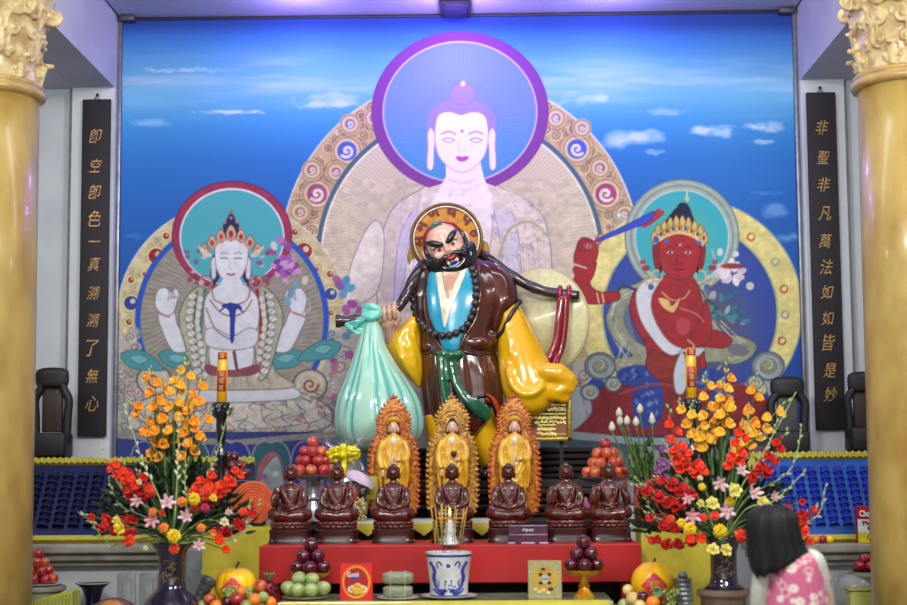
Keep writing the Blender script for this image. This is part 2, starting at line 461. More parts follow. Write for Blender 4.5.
    for k in range(130):
        x, y = rnd.uniform(492, 546), rnd.uniform(198, 340)
        if abs(y - 268) > 400: continue
        c_ = rnd.choice([(128, 130, 178), (150, 136, 140), (206, 192, 150), (170, 156, 130), (222, 212, 200)])
        if k % 2: p.line([(x, y), (x + rnd.uniform(-5, 5), y + rnd.uniform(2, 6)), (x + rnd.uniform(-8, 8), y + rnd.uniform(4, 10))], .9, c_, .6, taper=True)
        else: p.ell(x, y, rnd.uniform(1, 2.6), rnd.uniform(.8, 1.8), c_, .55, rnd.uniform(0, 3))
    for k in range(9):
        p.line([(497 + k * 5, 262 - k * 3), (500 + k * 5.2, 285), (498 + k * 5.4, 310)], .9, (150, 140, 150), .5)
    # hair, ears, face
    hair = (138, 122, 190)  # light violet hair: the haze is mixed into its colour
    p.ell(463, 94, 12.5, 11, hair); p.ell(463, 83.5, 2.6, 2.6, (220, 200, 190))
    p.ell(461.5, 122, 35, 24, hair); p.ring(463, 94, 12.5, 11, 0.9, (128, 100, 165), 0.7)
    for ex, sg in ((431, -1), (492, 1)):
        p.poly([(ex, 128), (ex + sg * 3.5, 134), (ex + sg * 3, 146), (ex + sg * 4, 160), (ex + sg * 3, 169), (ex - sg * 2, 168), (ex - sg * 3, 150), (ex - sg * 4, 136)], (228, 208, 214), line=(170, 130, 160), lw=0.8)
    p.poly([(436, 122), (440, 114), (450, 112), (461, 115), (472, 112), (482, 114), (487, 122), (488, 140), (484, 156), (473, 168), (462, 172), (450, 168), (439, 156), (435, 140)], (232, 212, 218), line=(176, 140, 176), lw=0.8)
    for x in (448.5, 476):
        p.line([(x - 7, 134), (x, 131.5), (x + 7, 134)], 1.3, (128, 96, 156), 0.9)
        p.line([(x - 6, 139.5), (x, 138), (x + 6, 140)], 1.0, (110, 95, 150), 0.9); p.line([(x - 5, 140.5), (x, 142.6), (x + 5, 141)], 1.1, (130, 110, 165), 0.8)
    p.ell(462, 131, 1.5, 1.5, (150, 80, 160)); p.line([(459, 140), (458, 149), (462, 151), (466, 149)], 0.8, (190, 150, 185), 0.8)
    p.poly([(456, 157), (459, 156), (462, 157), (465, 156), (469, 157), (466, 160.5), (462, 161.5), (458, 160.5)], (168, 66, 166))
    p.line([(448, 179), (462, 183), (477, 179)], 0.8, (190, 160, 185), 0.8)
    

    # ---------------- left seated figure
    L = (232, 320)
    p.ell(*L, 116, 118, (205, 200, 205)); p.ell(*L, 115, 117, (192, 180, 142))
    for k in range(170):
        a = rnd.uniform(PI * 0.9, PI * 2.1); r = rnd.uniform(100, 113); x, y = L[0] + r * math.cos(a), L[1] + r * math.sin(a)
        p.spiral(x, y, rnd.uniform(1.8, 3.4), rnd.choice([(150, 136, 100), (216, 208, 178), (140, 128, 110)]), 0.9, 1.0, rnd.uniform(0, 6), 1, 0.7)
    for (x, y, r, c) in [(156, 256, 7.5, (134, 34, 34)), (131, 303, 7, (42, 56, 130)), (166, 236, 3.2, (128, 40, 46)), (131, 280, 3, (134, 50, 44)), (145, 274, 2.4, (128, 40, 46)), (129, 322, 3, (134, 60, 46)),
                         (304, 251, 8, (138, 40, 52)), (295, 232, 3, (134, 40, 46)), (331, 294, 6, (46, 64, 142)), (330, 274, 3.2, (138, 60, 50)), (317, 269, 2.2, (128, 50, 56)), (331, 313, 2.6, (134, 70, 50)), (338, 340, 5, (134, 50, 60))]:
        p.ell(x, y, r + 3, r + 3, (206, 194, 150)); p.ring(x, y, r + 2.4, r + 2.4, 0.8, (140, 124, 84), 0.8); p.ell(x, y, r, r, c); p.ell(x + r * .25, y - r * .25, r * 0.38, r * 0.38, (214, 204, 170), 0.85)
    p.ell(*L, 97, 101, (34, 76, 176)); p.ell(*L, 91.5, 96, (138, 132, 122))
    for k in range(150):
        a = PI * 0.8 + PI * 1.4 * k / 150
        p.line([(L[0] + r * math.cos(a + 0.04 * math.sin(r / 8)), L[1] + r * math.sin(a + 0.04 * math.sin(r / 8))) for r in (50, 60, 70, 80, 90)], 0.8, (108, 104, 104) if k % 2 else (164, 158, 148), 0.55, smooth=False)
    p.ell(232, 236, 60, 55, (146, 44, 80)); p.ring(232, 236, 59.5, 54.5, 1.2, (110, 34, 70)); p.ell(232, 237, 52.5, 49, (214, 216, 222)); p.ell(232, 237.5, 51, 47.5, (70, 158, 172))
    # lower cloud scrolls
    low = lambda U, V: np.clip((V - 352 + 0.10 * abs(U - 232) * 0) / 14, 0, 1)
    p.poly([(112, 318), (122, 330), (136, 352), (142, 376), (150, 392), (180, 384), (232, 378), (284, 384), (318, 380), (330, 350), (340, 330), (348, 306), (356, 298), (366, 310), (384, 322), (420, 330), (560, 330), (580, 360), (590, 420), (580, 450), (112, 450)], (164, 158, 150), smooth=False)
    cols = [(188, 184, 172), (96, 100, 112), (126, 84, 84), (70, 128, 136), (196, 190, 180), (58, 84, 138), (150, 76, 112), (110, 118, 110)]
    for k in range(430):
        x = rnd.uniform(116, 470) if k < 380 else rnd.uniform(540, 585); y = rnd.uniform(330, 440)
        if 138 < x < 328 and y < 378: continue
        rr = rnd.uniform(2.5, 8.5)
        p.ell(x, y, rr, rr * 0.9, rnd.choice([(176, 170, 158), (160, 156, 150), (190, 184, 174), (150, 146, 136)]), 0.7)
        p.spiral(x, y, rr, rnd.choice(cols), 1.3, 1.3, rnd.uniform(0, 6), rnd.choice((-1, 1)), 0.85)
    for (x, y, r) in [(154, 380, 17), (145, 418, 12), (310, 385, 17), (322, 416, 12)]:
        p.ell(x, y, r, r * 0.9, (176, 168, 150)); p.ring(x, y, r, r * .9, 1.6, (78, 78, 88)); p.ring(x, y, r * .7, r * .62, 1.2, (196, 190, 178)); p.spiral(x, y, r * 0.5, (128, 66, 58), 2, 1.3)
    for k in range(16):
        x = 340 + rnd.uniform(-10, 14); y = 330 + k * 6.2
        p.ell(x, y, rnd.uniform(3, 6), rnd.uniform(3, 5), rnd.choice([(146, 70, 128), (160, 96, 140), (168, 160, 160), (74, 120, 140)]), 0.9)
    teal, teal2 = (68, 138, 146), (104, 164, 168)
    for (x, y, sx) in [(176, 359, 1), (287, 359, -1), (138, 360, 1), (324, 350, -1)]:
        p.poly([(x - 17 * sx, y - 6), (x, y - 10), (x + 16 * sx, y - 2), (x + 26 * sx, y + 10), (x + 6 * sx, y + 10), (x - 10 * sx, y + 6)], teal, line=(44, 92, 104), lw=0.8)
        p.poly([(x - 8 * sx, y - 3), (x + 2 * sx, y - 5), (x + 10 * sx, y), (x, y + 4)], teal2, line=(50, 100, 110), lw=0.7)
    # lotus throne cushion, crossed legs
    p.poly([(128, 418), (140, 402), (170, 392), (232, 386), (296, 392), (322, 402), (332, 416), (318, 430), (232, 436), (142, 432)], (176, 170, 158), line=(96, 92, 96), lw=1.2)
    p.poly([(142, 422), (158, 400), (232, 392), (306, 400), (320, 420), (232, 430)], (190, 184, 172), line=(120, 112, 110), lw=0.9)
    for k in range(150):
        x = rnd.uniform(136, 326); y = rnd.uniform(386, 426)
        p.line([(x, y), (x + rnd.uniform(-12, 12), y + rnd.uniform(4, 9)), (x + rnd.uniform(-16, 16), y + rnd.uniform(8, 16))], 1.3, rnd.choice([(96, 92, 100), (66, 90, 128), (128, 72, 72), (214, 208, 196), (90, 120, 120)]), 0.7, taper=True)
    p.poly([(160, 396), (190, 386), (238, 384), (290, 386), (298, 398), (252, 402), (200, 402)], (190, 192, 200), line=(100, 100, 110), lw=0.9)
    p.poly([(188, 372), (202, 348), (262, 348), (276, 372), (290, 388), (176, 388)], (172, 162, 146), line=(110, 90, 84), lw=1.0)
    for k in range(14): p.line([(192 + k * 6, 352), (188 + k * 6.4, 370), (182 + k * 7.4, 386)], 1.0, rnd.choice([(112, 106, 104), (204, 198, 186), (128, 84, 84)]), 0.6)
    # arms behind: the raised pair
    skin = (200, 202, 212); sl_ = (120, 108, 116)
    p.poly([(163, 306), (158, 316), (162, 330), (172, 350), (186, 352), (208, 345), (202, 330), (188, 336), (178, 326), (174, 312)], skin, line=sl_, lw=0.9)
    p.poly([(162, 314), (155, 304), (158, 290), (166, 288), (172, 292), (178, 290), (177, 302), (172, 314)], skin, line=sl_, lw=0.9)
    p.poly([(300, 306), (306, 316), (301, 330), (290, 350), (276, 352), (256, 345), (262, 330), (274, 336), (284, 326), (290, 312)], skin, line=sl_, lw=0.9)
    p.poly([(302, 314), (307, 300), (303, 290), (297, 288), (291, 292), (288, 300), (292, 312)], skin, line=sl_, lw=0.9)
    for x in (164, 300): p.line([(x - 6, 313), (x + 5, 317)], 2.2, (160, 120, 120)); p.ring(x + 6, 306, 4, 7, 0.8, (190, 190, 200), 0.7)
    for (hx, sg) in ((166, 1), (298, -1)):
        for q in range(4): p.line([(hx + sg * (2 + q * 2), 300 - q), (hx + sg * (3 + q * 3), 292 + q * 2), (hx + sg * (1 + q * 3.4), 287 + q * 3)], 1.0, (120, 108, 116), .8)
        p.line([(hx + sg * 6, 302), (hx + sg * 12, 296), (hx + sg * 9, 290)], 2.2, (200, 202, 212)); p.ring(hx + sg * 9, 293, 4, 5, .9, (120, 108, 116), .7)
    # scarf over the shoulders
    for sg in (-1, 1):
        X = lambda d: 231 + sg * d
        p.poly([(X(28), 286), (X(44), 296), (X(52), 318), (X(46), 345), (X(38), 372), (X(28), 380), (X(24), 350), (X(20), 310)], (160, 158, 140), line=(84, 88, 84), lw=1.1)
        p.line([(X(26), 290), (X(30), 330), (X(28), 372)], 3.4, (118, 42, 42) if sg > 0 else (74, 110, 112)); p.line([(X(34), 292), (X(37), 325), (X(32), 372)], 1.6, (44, 54, 60))
        for k in range(11):
            y = 296 + k * 7.5; d = 42 - abs(k - 3) * 1.2
            p.ell(X(d), y, 4.2, 3.2, (202, 200, 196)); p.ring(X(d), y, 4.2, 3.2, .8, (110, 110, 104), .7); p.ell(X(d - 8), y + 3, 2.6, 3.4, (194, 192, 186)); p.line([(X(d + 4), y - 4), (X(d - 4), y + 3)], .9, (90, 96, 92), .6)
    # torso
    p.poly([(222, 284), (212, 290), (205, 300), (204, 320), (209, 340), (213, 368), (250, 368), (254, 340), (259, 320), (258, 300), (251, 290), (242, 284)], skin, line=sl_, lw=0.9)
    p.poly([(205, 332), (214, 328), (232, 336), (248, 328), (258, 332), (254, 346), (232, 350), (208, 346)], (194, 194, 206), line=(140, 112, 120), lw=0.9)
    p.line([(210, 300), (220, 312), (232, 316), (244, 312), (252, 300)], 1.4, (150, 90, 96)); p.line([(206, 308), (216, 330), (232, 340)], 1.4, (140, 80, 86), 0.8)
    p.line([(212, 288), (215, 300), (232, 305), (247, 300), (250, 288)], 1.3, (146, 96, 96))
    p.poly([(221, 306), (228, 303), (238, 304), (242, 309), (236, 311), (234, 340), (230, 340), (229, 312)], (30, 54, 140)); p.line([(226, 306), (220, 311)], 1.5, (28, 50, 130)); p.line([(236, 306), (243, 312)], 1.5, (28, 50, 130))
    p.poly([(206, 364), (232, 370), (258, 364), (256, 374), (232, 377), (208, 374)], (124, 68, 82)); p.line([(234, 352), (237, 370)], 3, (100, 52, 66))
    # jewellery around ears, hair, head
    for sg in (-1, 1):
        X = lambda d: 231 + sg * d
        p.poly([(X(14), 252), (X(20), 262), (X(20), 284), (X(14), 282), (X(10), 270)], (26, 38, 84))
        p.poly([(X(16), 258), (X(20), 262), (X(19), 278), (X(15), 276)], (196, 198, 208), line=(130, 110, 120), lw=0.7)
        p.ring(X(25), 282, 6, 6, 2.4, (164, 132, 122)); p.ring(X(25), 282, 6.8, 6.8, 0.7, (110, 80, 84))
        for k in range(12): p.ell(X(24 + rnd.uniform(0, 20)), 250 + rnd.uniform(0, 34), rnd.uniform(1.5, 3.4), rnd.uniform(1.2, 3), rnd.choice([(160, 80, 110), (132, 54, 66), (196, 176, 176), (112, 84, 130), (92, 140, 150)]), 0.85)
    p.poly([(216, 242), (222, 238), (231, 237), (240, 238), (247, 242), (248, 256), (245, 270), (239, 279), (231, 283), (223, 279), (217, 270), (215, 256)], (206, 206, 214), line=(140, 116, 126), lw=0.8)
    p.poly([(224, 278), (239, 278), (242, 290), (221, 290)], (202, 203, 212))
    for x in (224.5, 238):
        p.line([(x - 4, 254), (x, 252.6), (x + 4, 254)], 0.9, (120, 116, 130)); p.line([(x - 3.5, 258.4), (x, 258), (x + 3.5, 258.6)], 1.3, (110, 110, 126))
    p.line([(230, 262), (229.6, 268), (232, 269)], 0.8, (168, 150, 160)); p.line([(227.5, 274), (231, 275), (234.5, 274)], 1.8, (150, 70, 96))
    p.poly([(224, 232), (231, 212), (238, 232)], (30, 36, 76)); p.ell(231, 226, 8, 5.5, (28, 34, 72)); p.ell(231, 232, 11, 6, (28, 34, 76)); p.ell(231, 212, 1.8, 2.5, (160, 100, 106))
    for (dx, dy) in [(-6, 222), (6, 222), (-9, 229), (9, 229), (0, 218)]: p.ell(231 + dx, dy, 1.7, 1.7, (170, 110, 110))
    for k, (dx, y, s_) in enumerate([(0, 234, 1.15), (-10, 237, 1), (10, 237, 1), (-19, 243, 1), (19, 243, 1), (-27, 250, 0.85), (27, 250, 0.85)]):
        x = 231 + dx
        p.poly([(x, y - 8 * s_), (x + 4.5 * s_, y), (x, y + 6 * s_), (x - 4.5 * s_, y)], (188, 160, 136), line=(110, 70, 66), lw=0.7); p.ell(x, y, 2.0 * s_, 3.0 * s_, (150, 34, 40) if k % 2 == 0 else (176, 50, 60))
    p.line([(212, 250), (220, 241), (231, 239), (242, 241), (250, 250)], 2.4, (176, 138, 128)); 
    p.poly([(198, 246), (206, 250), (212, 256), (204, 256)], (196, 180, 160)); p.poly([(264, 246), (256, 250), (250, 256), (258, 256)], (196, 180, 160))
    # purple flower and leaves
    for k in range(30):
        a = rnd.uniform(0, 6.3); r = rnd.uniform(0, 12)
        p.ell(286 + r * math.cos(a) * 1.15, 269 + r * math.sin(a), 3.6, 2.8, rnd.choice([(150, 84, 160), (122, 56, 136), (184, 140, 190)]), 1, rnd.uniform(0, 3))
    for (x, y, c) in [(284, 243, (140, 90, 160)), (280, 240, (170, 110, 176)), (289, 247, (130, 70, 150)), (272, 252, (150, 60, 120)), (266, 278, (130, 70, 110)), (274, 246, (200, 200, 200)), (305, 280, (196, 190, 186)), (296, 284, (110, 150, 170)), (291, 292, (90, 140, 170)), (288, 302, (100, 150, 180))]:
        p.ell(x, y, 4.6, 3.2, c, 0.95, rnd.uniform(0, 3))
    for (x, y, c) in [(340, 286, (120, 80, 150)), (346, 281, (70, 130, 180)), (350, 288, (80, 150, 190)), (343, 294, (100, 140, 190)), (337, 280, (150, 80, 140)), (352, 304, (150, 60, 140)), (346, 310, (160, 80, 150)), (360, 312, (150, 70, 140))]:
        p.ell(x, y, 5.5, 4, c, 0.95, rnd.uniform(0, 3))
    # petals along the foot
    p.poly([(112, 432), (360, 432), (420, 450), (420, 512), (112, 512)], (46, 58, 116), smooth=False)
    p.poly([(112, 430), (232, 440), (346, 430), (346, 436), (232, 446), (112, 438)], (130, 128, 126), smooth=False)
    petal = [(150, (38, 54, 130)), (190, (40, 84, 100)), (231, (36, 52, 128)), (271, (42, 92, 104)), (311, (34, 50, 130)), (351, (44, 88, 108)), (392, (40, 54, 120))]
    for i, (x, c) in enumerate(petal):
        p.poly([(x - 20, 490), (x - 20, 462), (x - 15, 446), (x - 6, 441), (x, 443), (x + 6, 441), (x + 15, 446), (x + 20, 462), (x + 20, 490)], c, line=(150, 140, 146), lw=1.4)
        if i % 2: p.poly([(x - 13, 500), (x - 13, 468), (x - 5, 455), (x + 3, 452), (x + 11, 462), (x + 14, 500)], (160, 90, 100))
        p.poly([(x - 11, 500), (x - 10, 475), (x - 2, 462), (x + 6, 456), (x + 11, 470), (x + 13, 500)], (150, 158, 158) if i % 2 else (150, 124, 152), line=(90, 90, 110), lw=1.0)
        for k in range(8): p.ell(x + rnd.uniform(-11, 9), 472 + rnd.uniform(-8, 22), 3.4, 3, rnd.choice([(176, 120, 168), (140, 86, 140), (190, 190, 190), (130, 150, 150)]), 0.9)

    # ---------------- right seated figure
    R = (690, 310)
    p.ell(*R, 113, 112, (132, 150, 150)); p.ell(*R, 111.5, 110.5, (208, 196, 126))
    sl, U, V, n = p.noise((560, 190, 806, 440), 1, 5, 77, 1.0)
    rr = np.hypot(U - R[0], V - R[1]); m = np.clip(111 - rr, 0, 1) * np.clip((n - 0.5) * 3, 0, 1)
    p.mix(sl, m * 0.5, (226, 214, 150))
    for (x, y, c) in [(751, 237, (170, 90, 50)), (775, 262, (140, 160, 150)), (784, 289, (176, 84, 50)), (785, 315, (136, 150, 130)), (782, 341, (170, 80, 60)), (776, 368, (140, 150, 140)), (600, 238, (176, 96, 54)), (618, 216, (140, 160, 160))]:
        p.ring(x, y, 3.4, 3.4, 2.0, c); p.ell(x + 1, y - 1, 2, 2, (220, 208, 150), 0.8)
    p.ell(R[0], R[1] + 4, 88.5, 90.5, (150, 166, 128)); p.ell(R[0], R[1] + 4, 86.5, 88.5, (44, 66, 144))
    sl, U, V = p.win(600, 230, 780, 400)
    m = np.exp(-(((U - 690) / 58) ** 2 + ((V - 330) / 55) ** 2) ** 2)
    p.mix(sl, m * 0.85, (96, 84, 90))
    for k in range(120):
        a = PI * 0.85 + PI * 1.3 * k / 120
        p.line([(R[0] + r * math.cos(a), R[1] + 4 + r * math.sin(a)) for r in (50, 84)], 0.7, (70, 92, 160), 0.4, smooth=False)
    p.ell(682, 237, 57.5, 58, (100, 118, 120)); p.ell(682, 237, 56, 56.5, (150, 164, 156)); p.ring(682, 237, 51, 51.5, 2, (120, 136, 134)); p.ell(682, 238, 47.5, 48.5, (176, 190, 184)); p.ell(682, 238, 46, 47, (50, 158, 176))
    sl, U, V = p.win(630, 190, 735, 290)
    m = np.exp(-(((U - 682) / 30) ** 2 + ((V - 243) / 32) ** 2) ** 1.5) * np.clip(46 - np.hypot(U - 682, V - 238), 0, 1)
    p.mix(sl, m * 0.55, (110, 170, 110))
    # sword
    p.poly([(640, 222), (650, 212), (664, 211), (657, 220), (644, 228)], (150, 44, 56)); 
    for k in range(8): p.ell(638 + k * 3.4, 224 - k * 1.9 + (k % 2) * 5 - 2, 2.4, 2, (168, 50, 60))
    p.poly([(594, 243), (595, 240), (632, 222), (648, 214), (655, 214), (648, 222), (636, 227)], (46, 70, 180), line=(36, 50, 120), lw=0.7)
    red, rl = (148, 36, 46), (96, 22, 32)
    # grey-green scarf
    gs, gl, gd = (136, 140, 118), (172, 176, 156), (74, 84, 78)
    p.poly([(650, 276), (636, 284), (620, 290), (606, 292), (612, 300), (606, 318), (612, 336), (624, 348), (632, 356), (614, 360), (620, 376), (640, 378), (652, 366), (650, 350), (632, 338), (624, 320), (630, 302), (656, 290)], gs, line=gd, lw=1.1)
    p.poly([(695, 284), (702, 292), (712, 312), (722, 332), (740, 336), (756, 344), (752, 356), (736, 364), (718, 362), (704, 366), (712, 392), (700, 400), (690, 372), (700, 340), (690, 310)], gs, line=gd, lw=1.1)
    for k in range(14):
        p.line([(644 - k, 284 + k), (618 + k * .8, 310 + k * .5), (630 + k, 344 + k * 1.5)], 0.8, gl if k % 2 else gd, 0.5)
        p.line([(700 + k * .4, 292 + k), (714 + k * .5, 326 + k), (742 + k * .3, 342 + k)], 0.8, gl if k % 2 else gd, 0.5)
    for k in range(110):
        q = rnd.random(); ax = [(650, 278), (618, 296), (610, 322), (626, 348), (620, 368), (646, 366)] if k % 2 else [(700, 290), (714, 320), (734, 340), (748, 350), (722, 364), (704, 384)]
        i = rnd.randrange(5); x0_, y0_ = ax[i]; x1_, y1_ = ax[i + 1]; x, y = x0_ + (x1_ - x0_) * q + rnd.uniform(-5, 5), y0_ + (y1_ - y0_) * q + rnd.uniform(-5, 5)
        dx, dy = (x1_ - x0_) * .25, (y1_ - y0_) * .25
        p.line([(x - dx, y - dy), (x + dx, y + dy)], 1.0, rnd.choice([(176, 178, 158), (84, 94, 88), (160, 160, 128), (196, 196, 178)]), .6, smooth=False)
    p.ell(738, 350, 11, 6, (100, 104, 110), 1, 0.2); p.line([(636, 290), (624, 286), (618, 290)], 3, (44, 60, 100)); p.line([(708, 300), (716, 308), (712, 314)], 3, (44, 70, 80))
    # lotus flower held on the right, leaves
    for k in range(26): p.ell(724 + rnd.uniform(-14, 24), 300 + rnd.uniform(-8, 22), 4.5, 2.2, rnd.choice([(44, 112, 128), (60, 128, 130), (36, 92, 120), (150, 160, 160)]), 0.9, rnd.uniform(0, 3))
    for k in range(24):
        a = rnd.uniform(0, 6.3); p.ell(732 + 15 * math.cos(a) * rnd.uniform(.4, 1), 273 + 10 * math.sin(a) * rnd.uniform(.4, 1), 5, 3, rnd.choice([(208, 196, 204), (190, 176, 188), (216, 208, 214)]), 1, a)
    p.ell(732, 266, 11, 2.8, (130, 52, 54)); p.line([(716, 262), (712, 250)], 2, (150, 170, 176)); p.ell(720, 252, 3, 4, (190, 196, 200)); p.ell(736, 254, 3, 3, (196, 196, 200)); p.ell(750, 286, 4, 4, (186, 182, 176))
    # arms
    p.poly([(596, 262), (588, 268), (575, 276), (574, 290), (584, 302), (598, 304), (618, 300), (618, 292), (600, 292), (590, 284), (594, 274)], red, line=rl, lw=0.9)
    p.poly([(574, 262), (577, 246), (582, 238), (592, 240), (598, 250), (594, 264), (584, 270)], red, line=rl, lw=0.9)
    p.poly([(576, 276), (573, 268), (582, 260), (592, 266), (590, 276)], red)
    p.line([(573, 264), (586, 268)], 2.0, (190, 170, 160)); p.line([(597, 293), (599, 303)], 1.6, (206, 176, 130)); p.line([(602, 293), (604, 303)], 1.6, (206, 176, 130))
    p.ell(588, 246, 4, 3, (190, 120, 120))
    for q in range(4): p.line([(579 + q * 3, 252), (578 + q * 4, 243), (582 + q * 4.4, 238 + q)], 1.2, (96, 22, 32), .8)
    for q in range(3): p.line([(592, 242 + q * 3.4), (598, 241 + q * 3.2)], 2.2, (156, 44, 54), .9)
    # torso
    p.poly([(664, 276), (648, 282), (634, 292), (630, 310), (636, 328), (646, 346), (654, 372), (702, 372), (704, 350), (706, 322), (702, 300), (696, 282), (686, 276)], red, line=rl, lw=1.0)
    p.poly([(700, 330), (712, 330), (726, 334), (732, 342), (722, 348), (700, 344)], red, line=rl, lw=0.9)
    p.poly([(706, 300), (700, 320), (690, 338), (700, 346), (712, 332)], red, line=rl, lw=0.8)
    p.poly([(652, 278), (641, 284), (636, 296), (640, 318), (652, 338), (668, 354), (690, 358), (690, 352), (672, 344), (660, 330), (652, 312), (652, 296), (660, 280)], (196, 200, 208), line=(130, 130, 140), lw=0.9)
    p.poly([(682, 350), (704, 348), (698, 356), (686, 360), (682, 392), (676, 392), (678, 360)], (180, 190, 198), line=(110, 124, 134), lw=0.8)
    p.ell(683, 326, 7, 9, (166, 62, 74)); p.line([(680, 308), (696, 314), (704, 322)], 1.4, (186, 130, 130), 0.8); p.line([(662, 292), (672, 300), (684, 298), (690, 290)], 1.2, (196, 160, 110))
    p.poly([(658, 298), (668, 300), (672, 306), (680, 298), (674, 312), (664, 308)], (200, 166, 106)); p.line([(688, 340), (694, 346), (690, 352)], 2, (186, 150, 100))
    # neck and head
    p.poly([(670, 268), (690, 268), (692, 282), (680, 290), (666, 282)], red)
    for sg in (-1, 1):
        X = lambda d: 679 + sg * d
        p.poly([(X(20), 240), (X(26), 246), (X(25), 262), (X(21), 272), (X(17), 262)], (130, 30, 40), line=rl, lw=0.8)
        p.ring(X(22), 276, 5, 5.5, 2.2, (178, 162, 118)); p.ring(X(30), 280, 4, 4, 1.8, (184, 168, 122)); p.poly([(X(16), 262), (X(20), 268), (X(18), 274)], (30, 24, 30))
        p.ell(X(28), 287, 3, 3, (60, 90, 150)); p.ell(X(33), 268, 4, 3, (140, 50, 60)); p.ell(X(36), 262, 3, 2.6, (150, 70, 80))
    p.poly([(660, 240), (668, 234), (680, 233), (692, 235), (699, 241), (700, 256), (696, 270), (688, 278), (680, 280), (671, 277), (662, 268), (659, 254)], (152, 36, 46), line=rl, lw=0.9)
    for x in (670, 688):
        p.ell(x, 252.5, 3.2, 1.5, (200, 176, 184)); p.ell(x, 252.5, 1.3, 1.3, (40, 20, 26)); p.line([(x - 4, 248.5), (x, 246.6), (x + 4, 248.5)], 1.0, (90, 20, 28))
    p.line([(678, 254), (676, 262), (680, 264), (683, 262)], 0.9, (98, 20, 30)); p.line([(674, 269), (679, 270), (685, 269)], 1.6, (96, 16, 28))
    p.ell(680, 245, 1.2, 1.2, (220, 190, 150))
    p.poly([(664, 228), (674, 210), (686, 204), (692, 214), (694, 230)], (26, 26, 48)); p.ell(683, 208, 6, 5.5, (28, 28, 50)); p.ell(688, 222, 6, 7, (28, 34, 84)); p.ell(687, 199, 2.4, 2.6, (196, 180, 130)); p.line([(687, 192), (687, 199)], 1.6, (196, 186, 150))
    for k in range(9):
        x = 655 + k * 6.1; y = 239 - 10 * math.sin(PI * k / 8)
        p.poly([(x, y - 9), (x + 4, y), (x, y + 5), (x - 4, y)], (200, 178, 106), line=(120, 84, 50), lw=0.8); p.ell(x, y - 1, 1.5, 2.4, (60, 70, 140) if k % 2 else (150, 40, 44))
    for k in range(8):
        x = 658 + k * 6.1; y = 231 - 9 * math.sin(PI * k / 7); p.poly([(x, y - 7), (x + 3, y), (x, y + 4), (x - 3, y)], (188, 166, 96), line=(110, 76, 46), lw=0.7)
    p.line([(655, 243), (667, 236), (680, 233), (694, 237), (703, 245)], 2.2, (206, 186, 120)); p.ell(667, 241, 2.6, 2, (60, 90, 180)); p.ell(699, 243, 2.6, 2, (60, 90, 180)); p.ell(656, 240, 3, 3, (50, 80, 170))
    # legs, cloths, clouds below
    p.poly([(572, 430), (584, 404), (600, 388), (640, 380), (680, 378), (730, 382), (764, 396), (776, 420), (760, 432), (680, 436), (590, 434)], (122, 34, 44), line=(66, 26, 40), lw=1.2)
    p.poly([(560, 400), (580, 386), (592, 410), (574, 430), (560, 428)], (150, 160, 166), line=(80, 96, 110), lw=1); p.poly([(764, 378), (782, 396), (790, 420), (766, 430), (770, 404)], (150, 160, 166), line=(80, 96, 110), lw=1)
    for k in range(160):
        x, y = rnd.uniform(584, 766), rnd.uniform(386, 430); p.line([(x, y), (x + rnd.uniform(-6, 6), y + rnd.uniform(3, 7))], 1.1, rnd.choice([(140, 46, 56), (98, 26, 38), (126, 60, 60), (150, 70, 60)]), .5, smooth=False)
    for k in range(5):
        x = 600 + k * 36
        p.line([(x, 392), (x + 10, 404), (x + 4, 424)], 1.2, (90, 24, 34), 0.7)
    for (a, b, c_, d) in [(640, 376, 24, 11), (648, 402, 16, 26), (704, 378, 22, 10), (722, 400, 12, 18)]:
        p.ell(a, b, c_, d, (40, 62, 138)); 
        for k in range(18): p.ell(a + rnd.uniform(-.7, .7) * c_, b + rnd.uniform(-.7, .7) * d, 3, 1.6, rnd.choice([(74, 98, 170), (28, 46, 116), (110, 126, 170)]), 0.8, rnd.uniform(0, 3))
    p.line([(620, 394), (656, 384), (700, 390), (744, 384)], 3, (140, 60, 74), 0.9)
    p.poly([(652, 350), (670, 356), (690, 352), (700, 366), (690, 384), (660, 380), (646, 366)], (128, 44, 40), line=(80, 30, 36), lw=0.8)
    p.poly([(682, 352), (688, 372), (684, 392), (676, 392), (674, 372)], (180, 190, 198), line=(110, 124, 134), lw=0.7)
    for (x, y, r) in [(600, 366, 15), (768, 366, 16), (590, 392, 9), (784, 390, 10), (613, 384, 8), (755, 382, 8)]:
        p.ell(x, y, r, r * 0.88, (112, 124, 126)); p.ring(x, y, r, r * .88, 1.6, (76, 90, 104)); p.ring(x, y, r * .68, r * .6, 1.8, (156, 164, 156)); p.ell(x, y, r * .34, r * .3, (140, 140, 100)); p.spiral(x, y, r * 0.9, (170, 176, 168), 1.3, 1.2)
    p.poly([(560, 432), (640, 440), (720, 440), (806, 430), (806, 512), (540, 512), (540, 436)], (60, 78, 84), smooth=False)
    p.poly([(560, 430), (640, 438), (720, 438), (800, 428), (800, 434), (720, 445), (640, 445), (560, 438)], (130, 146, 146), smooth=False)
    for (x, c) in [(562, (120, 120, 136)), (606, (142, 124, 136)), (645, (130, 136, 140)), (685, (132, 118, 130)), (722, (128, 136, 140)), (760, (130, 96, 104)), (796, (110, 118, 122))]:
        p.poly([(x - 19, 500), (x - 18, 458), (x - 8, 447), (x, 445), (x + 8, 447), (x + 18, 458), (x + 19, 500)], c, line=(60, 76, 92), lw=1.3)
        p.poly([(x - 10, 500), (x - 10, 470), (x, 458), (x + 10, 470), (x + 10, 500)], (112, 40, 52), line=(170, 150, 156), lw=1.0)
    sl, U, V, n = p.noise((112, 180, 806, 512), 1, 5.0, 55, 1.3)
    warm = np.clip((p.C[sl][..., :1] - p.C[sl][..., 2:] + 40) / 60, 0, 1)
    p.C[sl] = p.C[sl] * (1 + (n[..., None] - .5) * .26 * warm)
    p.C = np.clip(p.C, 0, 255)
    return p

